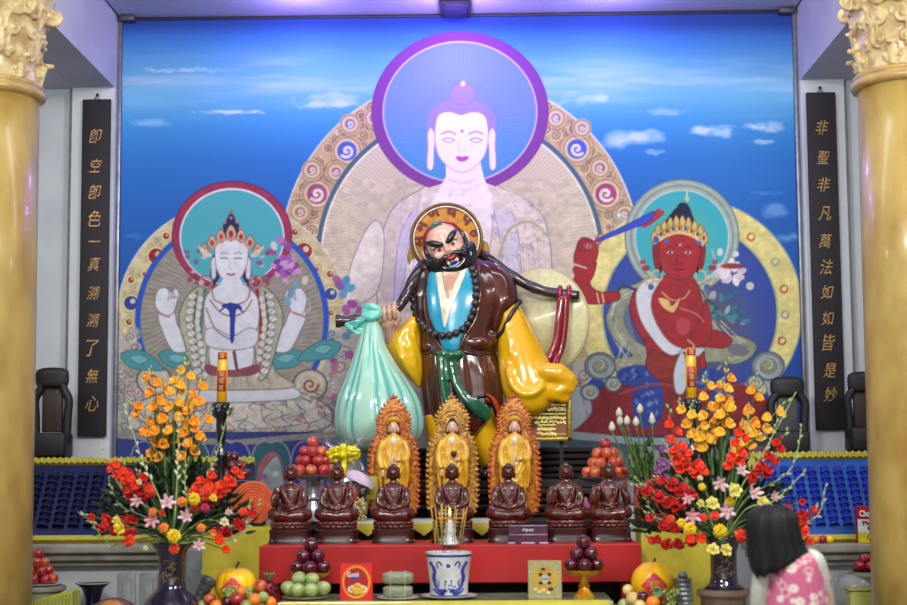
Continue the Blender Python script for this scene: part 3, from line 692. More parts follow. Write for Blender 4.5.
WALL_Y = 14.0
def build_mural():
    p = paint_mural()
    tl, tr = P(123, 21.5, WALL_Y), P(791, 14.5, WALL_Y)
    bl, br = P(118.5, 470, WALL_Y), P(803.5, 470, WALL_Y)
    x0, x1 = (tl.x + bl.x) / 2, (tr.x + br.x) / 2
    z1 = (tl.z + tr.z) / 2; z0 = P(450, 505, WALL_Y).z
    NX, NZ = 960, 690
    xs = np.linspace(x0, x1, NX); zs = np.linspace(z0, z1, NZ)
    X, Z = np.meshgrid(xs, zs)
    yf = WALL_Y - 0.03
    dx, dy, dz = X - CAM.x, yf - CAM.y, Z - CAM.z
    zc = dx * _fw.x + dy * _fw.y + dz * _fw.z
    U = 453.5 + F_PX * (dx * RT.x + dy * RT.y + dz * RT.z) / zc
    V = 302.5 - F_PX * (dx * UPV.x + dy * UPV.y + dz * UPV.z) / zc
    fx = np.clip((U - p.u0) / p.st, 0, p.W - 1.001); fy = np.clip((V - p.v0) / p.st, 0, p.H - 1.001)
    i = fx.astype(int); j = fy.astype(int); a = (fx - i)[..., None]; b = (fy - j)[..., None]
    C = p.C[j, i] * (1 - a) * (1 - b) + p.C[j, i + 1] * a * (1 - b) + p.C[j + 1, i] * (1 - a) * b + p.C[j + 1, i + 1] * a * b
    C = C / 255.0
    C = np.where(C <= 0.04045, C / 12.92, ((C + 0.055) / 1.055) ** 2.4)
    root = thing('mural', 'huge blue-sky mural of three haloed seated deities covering the back wall', 'mural', ((x0 + x1) / 2, WALL_Y, z0))
    co = np.stack([X - (x0 + x1) / 2, np.full_like(X, yf - WALL_Y), Z - z0], -1).reshape(-1, 3)
    me = bpy.data.meshes.new('printed_picture')
    nv = NX * NZ; nf = (NX - 1) * (NZ - 1)
    g = np.arange(nv).reshape(NZ, NX)
    q = np.stack([g[:-1, :-1], g[:-1, 1:], g[1:, 1:], g[1:, :-1]], -1).reshape(-1)
    me.vertices.add(nv); me.vertices.foreach_set('co', co.reshape(-1).astype(np.float32))
    me.loops.add(nf * 4); me.loops.foreach_set('vertex_index', q.astype(np.int32))
    me.polygons.add(nf); me.polygons.foreach_set('loop_start', np.arange(0, nf * 4, 4, dtype=np.int32))
    me.update(calc_edges=True)
    at = me.color_attributes.new('paint', 'FLOAT_COLOR', 'POINT')
    buf = np.ones((nv, 4), np.float32); buf[:, :3] = C.reshape(-1, 3)
    at.data.foreach_set('color', buf.reshape(-1))
    obj('printed_picture', me, attr_mat('mural_print', 0.62, 0.0, 0.25), root, smooth=False)
    mb = MB(); mb.box(((x0 + x1) / 2, WALL_Y - 0.012, (z0 + z1) / 2), (x1 - x0, 0.024, z1 - z0))
    obj('backing_board', mb, mat('backing', (90, 100, 120), 0.8), root, smooth=False)
    mm = mat('steel_trim', (150, 152, 158), 0.35, 0.7, bump=0.1)
    for x in (x0 - 0.02, x1 + 0.02):
        mb = MB(); mb.box((x, WALL_Y - 0.03, (z0 + z1) / 2), (0.036, 0.06, z1 - z0 + 0.04), bevel=0.006)
        obj('edge_rail', mb, mm, root)
    mb = MB(); mb.box(((x0 + x1) / 2, WALL_Y - 0.025, z1 + 0.012), (x1 - x0, 0.045, 0.024), bevel=0.005)
    obj('top_rail', mb, mat('dark_trim', (40, 42, 60), 0.5), root)
    return x0, x1, z0, z1
MX0, MX1, MZ0, MZ1 = build_mural()
# ---------------------------------------------------------------- room shell
white = mat('painted_plaster', (196, 202, 208), 0.7, c2=(184, 190, 197), scale=2.0, bump=0.05)
white2 = mat('painted_beam', (182, 182, 196), 0.7, c2=(172, 172, 188), scale=2.0, bump=0.05)
def sbox(name, lo, hi, m, bevel=0.0):
    mb = MB(); mb.box([(a + b) / 2 for a, b in zip(lo, hi)], [b - a for a, b in zip(lo, hi)], bevel=bevel)
    return struct(obj(name, mb, m, None, smooth=False))
sbox('wall_back', (-8, 14.0, -0.1), (8, 14.2, 7.2), white)
sbox('floor', (-8, -3, -0.2), (8, 14.0, 0.0), mat('floor_tiles', (150, 140, 126), 0.3, c2=(130, 120, 108), scale=1.5))
ZC = MZ1 + 0.03
ceil_m = mat('ceiling_paint', (188, 186, 200), 0.8, c2=(178, 176, 192), scale=1.5)
sbox('ceiling', (-8, 3.0, ZC + 0.6), (8, 14.0, ZC + 0.75), ceil_m)
# lowered band of ceiling in front of the mural
sbox('ceiling_band', (MX0 - 0.02, 12.6, ZC), (MX1 + 0.02, 14.0, ZC + 0.6), ceil_m)
# two beams running towards the columns
bl, br = P(117.5, 91, 14.0), P(799, 83.5, 14.0)
ZB = (bl.z + br.z) / 2
soff = mat('beam_paint', (176, 176, 190), 0.75, c2=(166, 166, 182), scale=2.0)
XL0, XL1 = P(76.5, 91, 14.0).x, MX0 - 0.04
XR0, XR1 = MX1 + 0.04, P(840, 83, 14.0).x
def beam(name, xa, xb):
    mb = MB(); mb.box(((xa + xb) / 2, 11.4, (ZB + ZC + 0.6) / 2), (xb - xa, 5.2, ZC + 0.6 - ZB))
    o = struct(obj(name, mb, soff, None, smooth=False)); return o
beam('trim_1', XL0, XL1); beam('trim_2', XR0, XR1)
# pilasters under the beams, beside the mural, and the lower cross wall further out
sbox('trim_3', (XL0, 13.86, 0), (XL1, 14.0, ZB), white); sbox('trim_4', (XR0, 13.86, 0), (XR1, 14.0, ZB), white)
edge_m = mat('grey_trim', (120, 122, 122), 0.6)
sbox('trim_5', (XL0 - 0.035, 13.9, 0), (XL0, 14.0, ZB), edge_m); sbox('trim_6', (XR1, 13.9, 0), (XR1 + 0.035, 14.0, ZB), edge_m)
# ceiling outside the beams
sbox('ceiling_side', (-8, 8.8, ZB + 0.02), (XL0, 14.0, ZB + 0.17), ceil_m); sbox('ceiling_side', (XR1, 8.8, ZB + 0.02), (8, 14.0, ZB + 0.17), ceil_m)
sbox('wall_left', (-8, -3, 0), (-7.85, 14.0, 7.2), white); sbox('wall_right', (7.85, -3, 0), (8, 14.0, 7.2), white)

# ceiling lamp housing in the middle (dark oblong seen above the mural)
t = thing('ceiling_lamp', 'small dark oblong lamp housing on the ceiling above the haloed head', 'lamp', (P(455, 10, 13.5).x, 13.5, ZC))
mb = MB(); mb.box((t.location.x, 13.62, ZC - 0.035), (0.26, 0.5, 0.07), bevel=0.01)
obj('housing', mb, mat('lamp_housing', (22, 18, 36), 0.9), t)
mb = MB(); mb.box((t.location.x, 13.62, ZC - 0.075), (0.2, 0.42, 0.01), bevel=0.003)
obj('diffuser', mb, mat('lamp_diffuser', (30, 26, 56), 0.4), t)
# small dark clips at the two top corners of the mural
for (u, v, s_) in ((128, 20, 'left'), (786, 12, 'right')):
    q = P(u, v, 13.9); mb = MB(); mb.box((q.x, 13.9, MZ1 + 0.0), (0.13, 0.1, 0.05), bevel=0.008)
    tag(obj('mounting_bracket', mb, mat('bracket', (84, 80, 92), 0.5, 0.4)), 'small grey bracket at the top %s corner of the mural' % s_, 'bracket')

# ---------------------------------------------------------------- columns with scrolled capitals
shaft_m = mat('yellow_marble', (182, 156, 86), 0.34, 0, 0.25, c2=(160, 128, 62), scale=5.0, stretch=(1, 1, 0.5))
cap_m = mat('cream_stucco', (208, 190, 138), 0.4, 0, 0.2, c2=(170, 142, 90), scale=10, bump=0.1)
ring_m = mat('ochre_ring', (192, 160, 96), 0.35, 0, 0.3)
def column(u_edge, side, v_ring, label):
    Y = 11.0; R = 0.385
    e = P(u_edge, 300, Y); cx = e.x - R if side < 0 else e.x + R
    root = thing('column', label, 'column', (cx, Y, 0))
    zr = P(u_edge, v_ring, Y - 0.2).z
    mb = MB(); mb.lathe([(R * 1.01, 0.24), (R * 1.0, 1.2), (R * 0.985, 3.0), (R * 0.97, zr)], (cx, Y, 0), 64); obj('shaft', mb, shaft_m, root)
    mb = MB(); mb.lathe([(R * 1.35, 0), (R * 1.35, 0.1), (R * 1.2, 0.13), (R * 1.22, 0.2), (R * 1.05, 0.24)], (cx, Y, 0), 48); obj('base', mb, ring_m, root)
    mb = MB()
    mb.lathe([(R * .98, zr - .01), (R * 1.07, zr + .0), (R * 1.10, zr + .025), (R * 1.07, zr + .05), (R * 1.0, zr + 0.055), (R * 1.02, zr + 0.07), (R * 1.05, zr + 0.085), (R * 1.0, zr + .1)], (cx, Y, 0), 64)
    obj('necking_ring', mb, ring_m, root)
    zt = ZB - 0.03; H = zt - zr - 0.1; z0 = zr + 0.1
    mb = MB()
    prof = [(R * .95, 0), (R * .93, .12), (R * .95, .4), (R * 1.02, .6), (R * 1.12, .82), (R * 1.2, .93), (R * 1.22, .95), (R * 1.24, 1.0), (R * .5, 1.0)]
    mb.lathe([(r, z0 + z * H) for r, z in prof], (cx, Y, 0), 64)
    def sp(a, r0, z, size, d=1, thick=0.02, turns=1.6, tilt=0.0):
        """raised scroll lying on the bell at angle a"""
        pts = []; rad = []
        N = 34
        for k in range(N + 1):
            t_ = k / N; rr = size * (1 - 0.86 * t_); an = tilt + d * 2 * PI * turns * t_
            px, pz = rr * math.cos(an), rr * math.sin(an)
            aa = a + px / r0
            pts.append((cx + (r0 + 0.014 * t_) * math.cos(aa), Y + (r0 + 0.014 * t_) * math.sin(aa), z + pz)); rad.append(thick * (1 - 0.45 * t_))
        mb.tube(pts, rad, 6)
        aa = a; mb.ball((cx + (r0 + .02) * math.cos(aa), Y + (r0 + .02) * math.sin(aa), z), thick * 1.1, nu=8, nv=6)
    def leaf(a, z, h, wd, r0, out):
        pts = []
        for k in range(9):
            t_ = k / 8; ro = r0 + out * t_ ** 2.2; zz = z + h * math.sin(min(t_ * 1.12, 1.12) * PI / 2)
            pts.append((cx + ro * math.cos(a), Y + ro * math.sin(a), zz))
        mb.tube(pts, [wd * (0.25 + math.sin(PI * min(1, 0.2 + 0.75 * k / 8)) * 0.75) for k in range(9)], 8, flat=1)
        mb.ball(pts[-1], wd * 0.62, nu=8, nv=6)
        for sg in (-1, 1):
            for k in (2, 4, 6):
                p0 = Vector(pts[k]); tang = Vector((-math.sin(a), math.cos(a), 0)) * sg
                mb.tube([p0, p0 + tang * wd * 0.9 + Vector((0, 0, h * .06)), p0 + tang * wd * 1.5 + Vector((0, 0, -h * .02))], [wd * .4, wd * .36, wd * .12], 6)
    n = 8
    for k in range(n):
        a = 2 * PI * (k + 0.25) / n
        leaf(a, z0 + 0.0, H * 0.24, 0.034, R * 0.96, 0.085)
        leaf(a + PI / n, z0 + H * 0.26, H * 0.24, 0.026, R * 0.98, 0.05)
        for sg in (-1, 1):
            sp(a + sg * 0.19, R * 1.09, z0 + H * .78, H * 0.12, sg, 0.017, 1.9, PI / 2)
            sp(a + sg * 0.2, R * 1.02, z0 + H * .54, H * 0.1, -sg, 0.015, 1.8, PI / 2)
            sp(a + sg * 0.24, R * 0.98, z0 + H * .3, H * 0.085, sg, 0.013, 1.6, -PI / 2)
            sp(a + sg * 0.13, R * 0.97, z0 + H * .1, H * 0.05, -sg, 0.011, 1.4, -PI / 2)
            aa = a + sg * 0.30
            pts = [(cx + rr * math.cos(aa + sg * dd), Y + rr * math.sin(aa + sg * dd), z0 + H * z) for rr, dd, z in [(R * .98, 0, .3), (R * 1.02, -.03, .45), (R * 1.04, .05, .58), (R * 1.08, -.02, .7), (R * 1.16, .03, .84)]]
            mb.tube(spline(pts, 4), 0.013, 6)
        # corner volutes that stand out from the bell
        c_ = Vector((cx + R * 1.2 * math.cos(a), Y + R * 1.2 * math.sin(a), z0 + H * .8))
        rad = Vector((math.cos(a), math.sin(a), 0)); pts = []
        for j in range(30):
            t_ = j / 29; rr = 0.062 * (1 - .85 * t_); an = 2 * PI * 1.6 * t_ + PI
            pts.append(c_ + rad * rr * math.cos(an) + Vector((0, 0, rr * math.sin(an))))
        mb.tube([(cx + R * 1.0 * math.cos(a), Y + R * 1.0 * math.sin(a), z0 + H * .55), c_ + rad * -0.09 + Vector((0, 0, -.03))] + pts, 0.019, 8)
        for sg in (-1, 1): mb.ball(c_ + Vector((-math.sin(a), math.cos(a), 0)) * sg * .012, (0.02, 0.02, 0.02), nu=8, nv=6)
    obj('capital', mb, cap_m, root, fz=.0085, sm=2)
    mb = MB()
    mb.box((cx, Y, zt + 0.0), (R * 1.9, R * 1.9, 0.05), bevel=0.012)
    obj('abacus', mb, cap_m, root)
    return root
column(35.5, -1, 92, 'yellow marble column with scrolled cream capital, at the left edge')
column(863.5, 1, 83, 'yellow marble column with scrolled cream capital, at the right edge')

# ---------------------------------------------------------------- calligraphy boards
ink = mat('black_lacquer', (26, 20, 28), 0.7, 0, 0.0, c2=(22, 18, 28))
goldink = mat('gold_ink', (196, 154, 90), 0.5, 0.2, c2=(120, 84, 44), scale=70)
def glyph_mesh(mb, ch, c, size, depth=0.006, shear=0.18, squash=0.86, bold=0.0):
    cu = bpy.data.curves.new('t', 'FONT'); cu.body = ch; cu.size = 1.0; cu.align_x = 'CENTER'; cu.align_y = 'CENTER'
    cu.extrude = 0.5; cu.resolution_u = 3; cu.shear = shear; cu.offset = bold
    o = bpy.data.objects.new('t', cu); COL.objects.link(o)
    dg = bpy.context.evaluated_depsgraph_get(); me = bpy.data.meshes.new_from_object(o.evaluated_get(dg))
    vs = [v.co.copy() for v in me.vertices]
    if vs:
        x0, x1 = min(v.x for v in vs), max(v.x for v in vs); y0, y1 = min(v.y for v in vs), max(v.y for v in vs)
        s_ = size if not hasattr(size, '__len__') else None
        k = (size / max(x1 - x0, y1 - y0, .6)) if s_ else None
        out = []
        for v in vs:
            if s_: x = (v.x - (x0 + x1) / 2) * k * squash; z = (v.y - (y0 + y1) / 2) * k
            else: x = (v.x - (x0 + x1) / 2) / (x1 - x0) * size[0]; z = (v.y - (y0 + y1) / 2) / (y1 - y0) * size[1]
            out.append(Vector((c[0] + x, c[1] - v.z * depth, c[2] + z)))
        mb.add(out, [list(p.vertices) for p in me.polygons])
    bpy.data.objects.remove(o); bpy.data.curves.remove(cu); bpy.data.meshes.remove(me)
def board(uc, v0, v1, wpx, chars, vs, label):
    Y = 13.82
    a, b = P(uc[0], v0, Y), P(uc[1], v1, Y)
    root = thing('calligraphy_board', label, 'board', (a.x, Y, b.z))
    H = a.z - b.z; wd = wpx / F_PX * Y
    mb = MB(); mb.box((a.x, Y, b.z + H / 2), (wd, 0.035, H), bevel=0.008); obj('panel', mb, ink, root)
    mb = MB(); x = a.x
    mb.tube([(x - .02, Y, a.z - .005), (x, Y, a.z + 0.035), (x + .02, Y, a.z - .005)], 0.006, 6); mb.ball((x, Y + .01, a.z + 0.045), 0.014, nu=8, nv=6); mb.tube([(x, Y + .02, a.z + .045), (x, Y + .04, a.z + .045)], .006, 6)
    obj('hanger', mb, mat('dark_iron', (40, 40, 46), 0.5, 0.6), root)
    for ch, v in zip(chars, vs):
        u = uc[0] + (uc[1] - uc[0]) * (v - v0) / (v1 - v0)
        q = P(u, v, Y - 0.018); mb = MB()
        glyph_mesh(mb, ch, (a.x, Y - 0.019, q.z), 0.142 if ch != '一' else 0.13, 0.006, .26 if ch != '一' else 0, .8)
        if mb.v: obj('gold_character', mb, goldink, root)
board((97, 92.5), 99.5, 436.5, 29, '卽空卽色一真溯溯了無心', [136, 165.5, 192, 218.5, 241.5, 264, 293, 320.5, 348, 376, 403.5], 'black hanging board of gold characters left of the mural')
board((820.5, 826.5), 92.5, 430, 29.5, '非聖非凡萬法如如皆是妙', [127.5, 157.5, 184.5, 213.5, 241, 267, 292, 318, 342.5, 370.5, 394.5], 'black hanging board of gold characters right of the mural')

# ---------------------------------------------------------------- side altars: glazed roof, cornice and white cabinet
blue_d = mat('deep_blue_glaze', (16, 26, 80), 0.4, 0, 0.1, c2=(12, 20, 62), scale=12)
blue_r = mat('navy_tile', (18, 28, 62), 0.4, 0, 0.2, c2=(12, 20, 48), scale=12)
blue_b = mat('bright_blue_paint', (24, 84, 170), 0.45, c2=(20, 70, 150), scale=6)
blue_t = mat('cobalt_tile', (34, 56, 168), 0.3, 0, 0.4, c2=(24, 42, 140), scale=12)
yell = mat('yellow_trim', (176, 168, 50), 0.5, c2=(170, 158, 44), scale=20)
def tile_roof(u0, u1, vt, vb, fr, tl, pitch_px, label, rim):
    Ya, Yb = 12.6, 13.05
    xa, xb = P(u0, vb, Ya).x, P(u1, vb, Ya).x
    if xa > xb: xa, xb = xb, xa
    zb, zt = P(u0, vb, Ya).z, P(u0, vt, Yb).z
    root = thing('tiled_roof', label, 'tiled roof', ((xa + xb) / 2, Ya, zb))
    def S(x, t_, off=0.0):
        n = Vector((0, -(zt - zb), (Yb - Ya))).normalized()
        return Vector((x, Ya + (Yb - Ya) * t_, zb + (zt - zb) * t_)) + n * off
    mb = MB()
    fo = [S(xa, 0, 0), S(xb, 0, 0), S(xb, 1, 0), S(xa, 1, 0)]; ba = [S(xa, 0, -.04), S(xb, 0, -.04), S(xb, 1, -.04), S(xa, 1, -.04)]
    mb.add(fo + ba, [[0, 1, 2, 3], [4, 7, 6, 5], [0, 4, 5, 1], [1, 5, 6, 2], [2, 6, 7, 3], [3, 7, 4, 0]])
    obj('roof_board', mb, fr, root, smooth=False)
    step = pitch_px / F_PX * Ya; n = int((xb - xa - 0.16) / step); x = (xa + xb) / 2 - (n - 1) * step / 2
    for k in range(n):
        mb = MB(); r = step * 0.33
        segs = 9
        for j in range(segs):
            t0, t1 = 0.13 + 0.76 * j / segs, 0.13 + 0.76 * (j + 1) / segs
            rings = []
            for (tt, rr) in ((t0, r * 1.18), (t0 + (t1 - t0) * .3, r * 1.16), (t0 + (t1 - t0) * .35, r * .95), (t1, r * .88)):
                c_ = S(x + k * step, tt, 0.0); nrm = (S(0, 0, 1) - S(0, 0, 0))
                rings.append([c_ + Vector((math.cos(PI * q / 8) * rr, 0, 0)) + nrm * (math.sin(PI * q / 8) * rr * 1.1) for q in range(9)])
            mb.loft(rings, cap=False, closed=False)
        obj('tile_row', mb, tl, root)
    for (ta, tb, nm) in ((-0.06, 0.0, 'eaves_trim'), (1.0, 1.07, 'ridge_trim')):
        mb = MB(); vs = [S(xa, ta, .03), S(xb, ta, .03), S(xb, tb, .03), S(xa, tb, .03), S(xa, ta, -.05), S(xb, ta, -.05), S(xb, tb, -.05), S(xa, tb, -.05)]
        mb.add(vs, [[0, 1, 2, 3], [4, 7, 6, 5], [0, 4, 5, 1], [1, 5, 6, 2], [2, 6, 7, 3], [3, 7, 4, 0]])
        if nm == 'ridge_trim':
            kk = int((xb - xa) / 0.05)
            for q in range(kk): mb.tube([S(xa + (q + .5) * 0.05, ta - .0, .032), S(xa + (q + .5) * 0.05, tb, .032)], 0.016, 6)
        obj(nm, mb, yell, root, smooth=False)
    if rim:
        mb = MB(); x_ = xa if rim > 0 else xb
        vs = [S(x_ - .03, 0, .035), S(x_ + .03, 0, .035), S(x_ + .03, 1, .035), S(x_ - .03, 1, .035), S(x_ - .03, 0, -.03), S(x_ + .03, 0, -.03), S(x_ + .03, 1, -.03), S(x_ - .03, 1, -.03)]
        mb.add(vs, [[0, 1, 2, 3], [4, 7, 6, 5], [0, 4, 5, 1], [1, 5, 6, 2], [2, 6, 7, 3], [3, 7, 4, 0]])
        obj('side_trim', mb, yell, root, smooth=False)
    return xa, xb, zb, zt
la = tile_roof(-10, 246, 466, 538, blue_d, blue_r, 15.5, 'dark blue glazed tile roof with yellow edging, behind the left flowers', 0)
ra = tile_roof(762, 925, 460, 537, blue_b, blue_t, 13.5, 'bright blue glazed tile roof with yellow edging, behind the right flowers', 1)
stone = mat('grey_stone', (150, 146, 136), 0.5, c2=(120, 116, 106), scale=6, bump=0.1)
cabw = mat('cabinet_white', (182, 186, 188), 0.5, c2=(168, 172, 176), scale=3)
grey = mat('dark_recess', (66, 68, 70), 0.6)
def side_altar(xa, xb, zb, doors, label):
    root = thing('side_altar', label, 'altar', ((xa + xb) / 2, 12.7, 0))
    mb = MB(); zc = zb - 0.045
    # stepped cornice
    mb.box(((xa + xb) / 2, 12.72, zc - .035), (xb - xa, 0.62, 0.07), bevel=0.012); mb.box(((xa + xb) / 2, 12.74, zc - .1), (xb - xa - .06, 0.56, 0.06), bevel=0.012)
    mb.box(((xa + xb) / 2, 12.76, zc - .15), (xb - xa - .12, 0.5, 0.045), bevel=0.01)
    obj('cornice', mb, stone, root)
    mb = MB(); zl = zc - .17
    mb.box(((xa + xb) / 2, 12.8, zl / 2), (xb - xa - .16, 0.42, zl)); obj('cabinet_body', mb, cabw, root, smooth=False)
    for (u0, u1) in doors:
        p0, p1 = P(u0, 580, 12.58).x, P(u1, 580, 12.58).x
        mb = MB(); mb.box(((p0 + p1) / 2, 12.58, zl / 2), (p1 - p0, 0.025, zl - .12), bevel=0.008)
        mb.box(((p0 + p1) / 2, 12.565, zl / 2), (p1 - p0 - .07, 0.02, zl - .2), bevel=0.006); d = obj('door', mb, mat('door_grey', (150, 158, 160), 0.5), root)
        mb = MB(); mb.ball((p1 - .02, 12.55, zl * .6), 0.012, nu=8, nv=6); obj('handle', mb, mat('dark_iron', (40, 40, 46)), d)
side_altar(la[0] - .05, P(170, 545, 12.6).x, la[2], [(118, 136), (140, 158)], 'grey-corniced white side altar under the dark blue roof')
side_altar(ra[0] - .1, ra[1] + .05, ra[2], [(834, 850)], 'grey-corniced white side altar under the bright blue roof')

# dark carved memorial thrones behind the tiled roofs
thr = mat('black_wood', (16, 13, 14), 0.6, 0, 0.05); thr2 = mat('brown_wood_panel', (56, 40, 34), 0.5, c2=(44, 30, 26), stretch=(1, 1, .2), scale=14)
def throne(u, v0, v1, wpx, label, Y=13.45, pane=None):
    c_ = P(u, v0, Y); b = P(u, v1, Y); k = Y / F_PX; wd = wpx * k / 2
    root = thing('carved_throne', label, 'throne', (c_.x, Y, 0))
    x, zt = c_.x, c_.z; H = zt - b.z
    mb = MB()
    mb.lathe([(0.02, 0), (wd * .82, .0), (wd * .95, .015), (wd, .05), (wd, .11), (wd * .93, .14), (wd * .6, .16), (0.02, .165)], (x, Y, zt - .16), 32, Matrix.Diagonal((1, .35, 1)).to_3x3())
    obj('rolled_crest', mb, thr, root)
    for sg in (-1, 1):
        mb = MB()
        pts = [(x + sg * wd * .62, Y, zt - .14), (x + sg * wd * .72, Y, zt - H * .32), (x + sg * wd * 1.0, Y, zt - H * .46), (x + sg * wd * .95, Y, zt - H * .7), (x + sg * wd * .9, Y, b.z - .05)]
        mb.tube(spline(pts, 5), [wd * .26] * 21, 8); obj('side_scroll', mb, thr, root)
    mb = MB(); mb.box((x, Y + .03, zt - H * .52), (wd * 1.2, .05, H * .8), bevel=.01); obj('back_panel', mb, thr2 if not pane else mat('grey_back_panel', pane, .6), root)
    mb = MB(); mb.box((x, Y, b.z - .06), (wd * 2.1, .3, .2), bevel=.02); mb.box((x, Y, (b.z - .16) / 2), (wd * 1.9, .26, b.z - .16)); obj('seat_base', mb, thr, root)
throne(52.5, 368, 438, 34, 'black carved throne with a rolled top, between left column and left board')
throne(787, 377, 436, 34, 'black carved throne with a rolled top, in front of the mural corner', pane=(70, 74, 70))
throne(862, 372, 432, 30, 'black carved throne with a rolled top, partly behind the right column')
# ---------------------------------------------------------------- altar tables and tiers
red_l = mat('red_lacquer', (178, 10, 10), 0.5, 0, 0.0, c2=(152, 5, 8), scale=3.0)
green_st = mat('altar_top_stone', (160, 170, 138), 0.12, 0, 0.3, c2=(140, 152, 116), scale=7)
ycloth = mat('yellow_cloth', (206, 194, 56), 0.7, c2=(186, 172, 40), scale=7, bump=0.2, bscale=14)
wcloth = mat('pale_cloth', (186, 186, 176), 0.8, c2=(170, 172, 160), scale=9, bump=0.2)
dwood = mat('dark_carved_wood', (26, 14, 11), 0.65, 0, 0.0, c2=(14, 8, 7), stretch=(1, 1, 6), scale=6)
black_m = mat('gap_shade_black', (18, 18, 20), 0.7)  # black standing in for the shade under the red table

ALT_Z = P(450, 597, 10.2).z
TAB_Z = P(450, 545, 10.5).z
T1_Z = P(450, 521, 11.35).z
PED_Z = P(450, 481, 12.15).z
def xr(u0, u1, v, Y): return P(u0, v, Y).x, P(u1, v, Y).x
# front altar
xa, xb = xr(279, 612, 598, 9.95)
root = thing('altar_table', 'long front altar table with a polished green-grey top, below the red table', 'altar table', ((xa + xb) / 2, 10.2, 0))
mb = MB(); mb.box(((xa + xb) / 2, 10.18, ALT_Z - .02), (xb - xa, 0.66, 0.04), bevel=.006); obj('top', mb, green_st, root, smooth=False)
mb = MB(); mb.box(((xa + xb) / 2, 10.2, ALT_Z / 2 - .02), (xb - xa - .1, 0.54, ALT_Z - .04)); obj('body', mb, dwood, root, smooth=False)
# yellow runner hanging over the front edge of the altar
mb = MB()
n = 60
f = []
for i in range(n + 1):
    x = xa + .02 + (xb - xa - .04) * i / n
    s_ = 0.006 * math.sin(i * 1.3)
    f.append([Vector((x, 9.885, ALT_Z + .004)), Vector((x, 9.86, ALT_Z + .004)), Vector((x, 9.843, ALT_Z - .01)), Vector((x, 9.84 + s_, ALT_Z - .16)), Vector((x, 9.842 + s_ * 1.6, ALT_Z - .3)), Vector((x, 9.848 + s_ * 1.6, ALT_Z - .3)), Vector((x, 9.847 + s_, ALT_Z - .16)), Vector((x, 9.849, ALT_Z - .006)), Vector((x, 9.865, ALT_Z)), Vector((x, 9.885, ALT_Z))])
mb.loft(f, True)
tag(obj('altar_runner', mb, ycloth), 'yellow cloth runner along the front edge of the altar table', 'cloth')

# red table
xa, xb = xr(259, 641.5, 560, 10.5)
root = thing('red_table', 'low glossy red lacquer table carrying the row of wooden figures', 'table', ((xa + xb) / 2, 10.85, 0))
zb = P(450, 583, 10.5).z
mb = MB(); mb.box(((xa + xb) / 2, 10.86, (TAB_Z + zb) / 2), (xb - xa, 0.72, TAB_Z - zb), bevel=.006); obj('top', mb, red_l, root, smooth=False)
for sx in (-1, 1):
    for y in (10.65, 11.12):
        mb = MB(); mb.box(((xa + xb) / 2 + sx * (xb - xa - .16) / 2, y, zb / 2), (.1, .1, zb), bevel=.01); obj('leg', mb, red_l, root, smooth=False)
mb = MB(); mb.box(((xa + xb) / 2, 10.98, zb - .16), (xb - xa - .04, 0.05, 0.3)); obj('gap_shade', mb, black_m, root, smooth=False)  # black board added where the gap below the table is only shade

# tier behind the wooden figures, with its cloth
xa, xb = xr(300, 612, 521, 11.35)
root = thing('display_tier', 'dark wooden tier behind the row of seated figures', 'tier', ((xa + xb) / 2, 11.7, 0))
mb = MB(); mb.box(((xa + xb) / 2, 11.72, T1_Z - .03), (xb - xa, .72, .06), bevel=.006); obj('top', mb, dwood, root, smooth=False)
mb = MB(); mb.box(((xa + xb) / 2, 11.74, T1_Z / 2 - .03), (xb - xa - .06, .64, T1_Z - .06)); obj('body', mb, dwood, root, smooth=False)
xa2, xb2 = xr(345, 520, 521, 11.35)
ztop = T1_Z + .003
mb = MB(); N = 60; tips = [367, 422, 482]
rows = []
for i in range(N + 1):
    x = xa2 + (xb2 - xa2) * i / N
    rows.append([Vector((x, 11.9, ztop)), Vector((x, 11.36, ztop)), Vector((x, 11.345, ztop - .01)), Vector((x, 11.342, ztop - .03)), Vector((x, 11.348, ztop - .03)), Vector((x, 11.351, ztop)), Vector((x, 11.9, ztop - .002))])
mb.loft(rows, True)
cl = thing('tablecloth', 'pale cloth with yellow pointed ends over the tier behind the wooden figures', 'tablecloth', ((xa2 + xb2) / 2, 11.34, ztop))
obj('cloth', mb, wcloth, cl, smooth=False)
for uc in (368, 424, 482):
    k_ = 11.33 / F_PX; x = P(uc, 530, 11.33).x; w_ = 15 * k_
    mb = MB(); outl = [(-w_, 0), (w_, 0), (w_ * .55, -.04), (0.0, -.085), (-w_ * .6, -.04)]
    mb.prism(outl, lambda p: (x + p[0], 11.325 - abs(p[0]) * .05, ztop - .02 + p[1]), lambda p: (x + p[0], 11.332 - abs(p[0]) * .05, ztop - .02 + p[1]))
    obj('pointed_end', mb, ycloth, cl, smooth=False)
# pedestal of the great statue
xa, xb = xr(345, 600, 481, 12.15)
root = thing('statue_pedestal', 'dark stepped wooden pedestal under the great bearded statue', 'pedestal', ((xa + xb) / 2, 12.6, 0))
mb = MB(); H = PED_Z
mb.box(((xa + xb) / 2, 12.72, H - .03), (xb - xa, 1.05, .06), bevel=.01)
for (zz, d, hh) in ((H - .085, -.03, .05), (H - .14, .02, .05), (H - .2, -.01, .045), (H - .25, .03, .05)):
    mb.box(((xa + xb) / 2, 12.72 + d, zz), (xb - xa - .06, 1.0, hh), bevel=.012)
mb.box(((xa + xb) / 2, 12.76, (H - .27) / 2), (xb - xa - .1, .9, H - .27))
obj('body', mb, dwood, root, smooth=False)
xb3, xb4 = xr(396, 600, 450, 13.3); zt3 = P(500, 447, 13.1).z
mb = MB()
for i in range(5):
    mb.box(((xb3 + xb4) / 2, 13.42 - i * .02, PED_Z + (zt3 - PED_Z) * (i + .5) / 5), (xb4 - xb3 - .03 * i, .3 + .0 * i, (zt3 - PED_Z) / 5 - .008), bevel=.012)
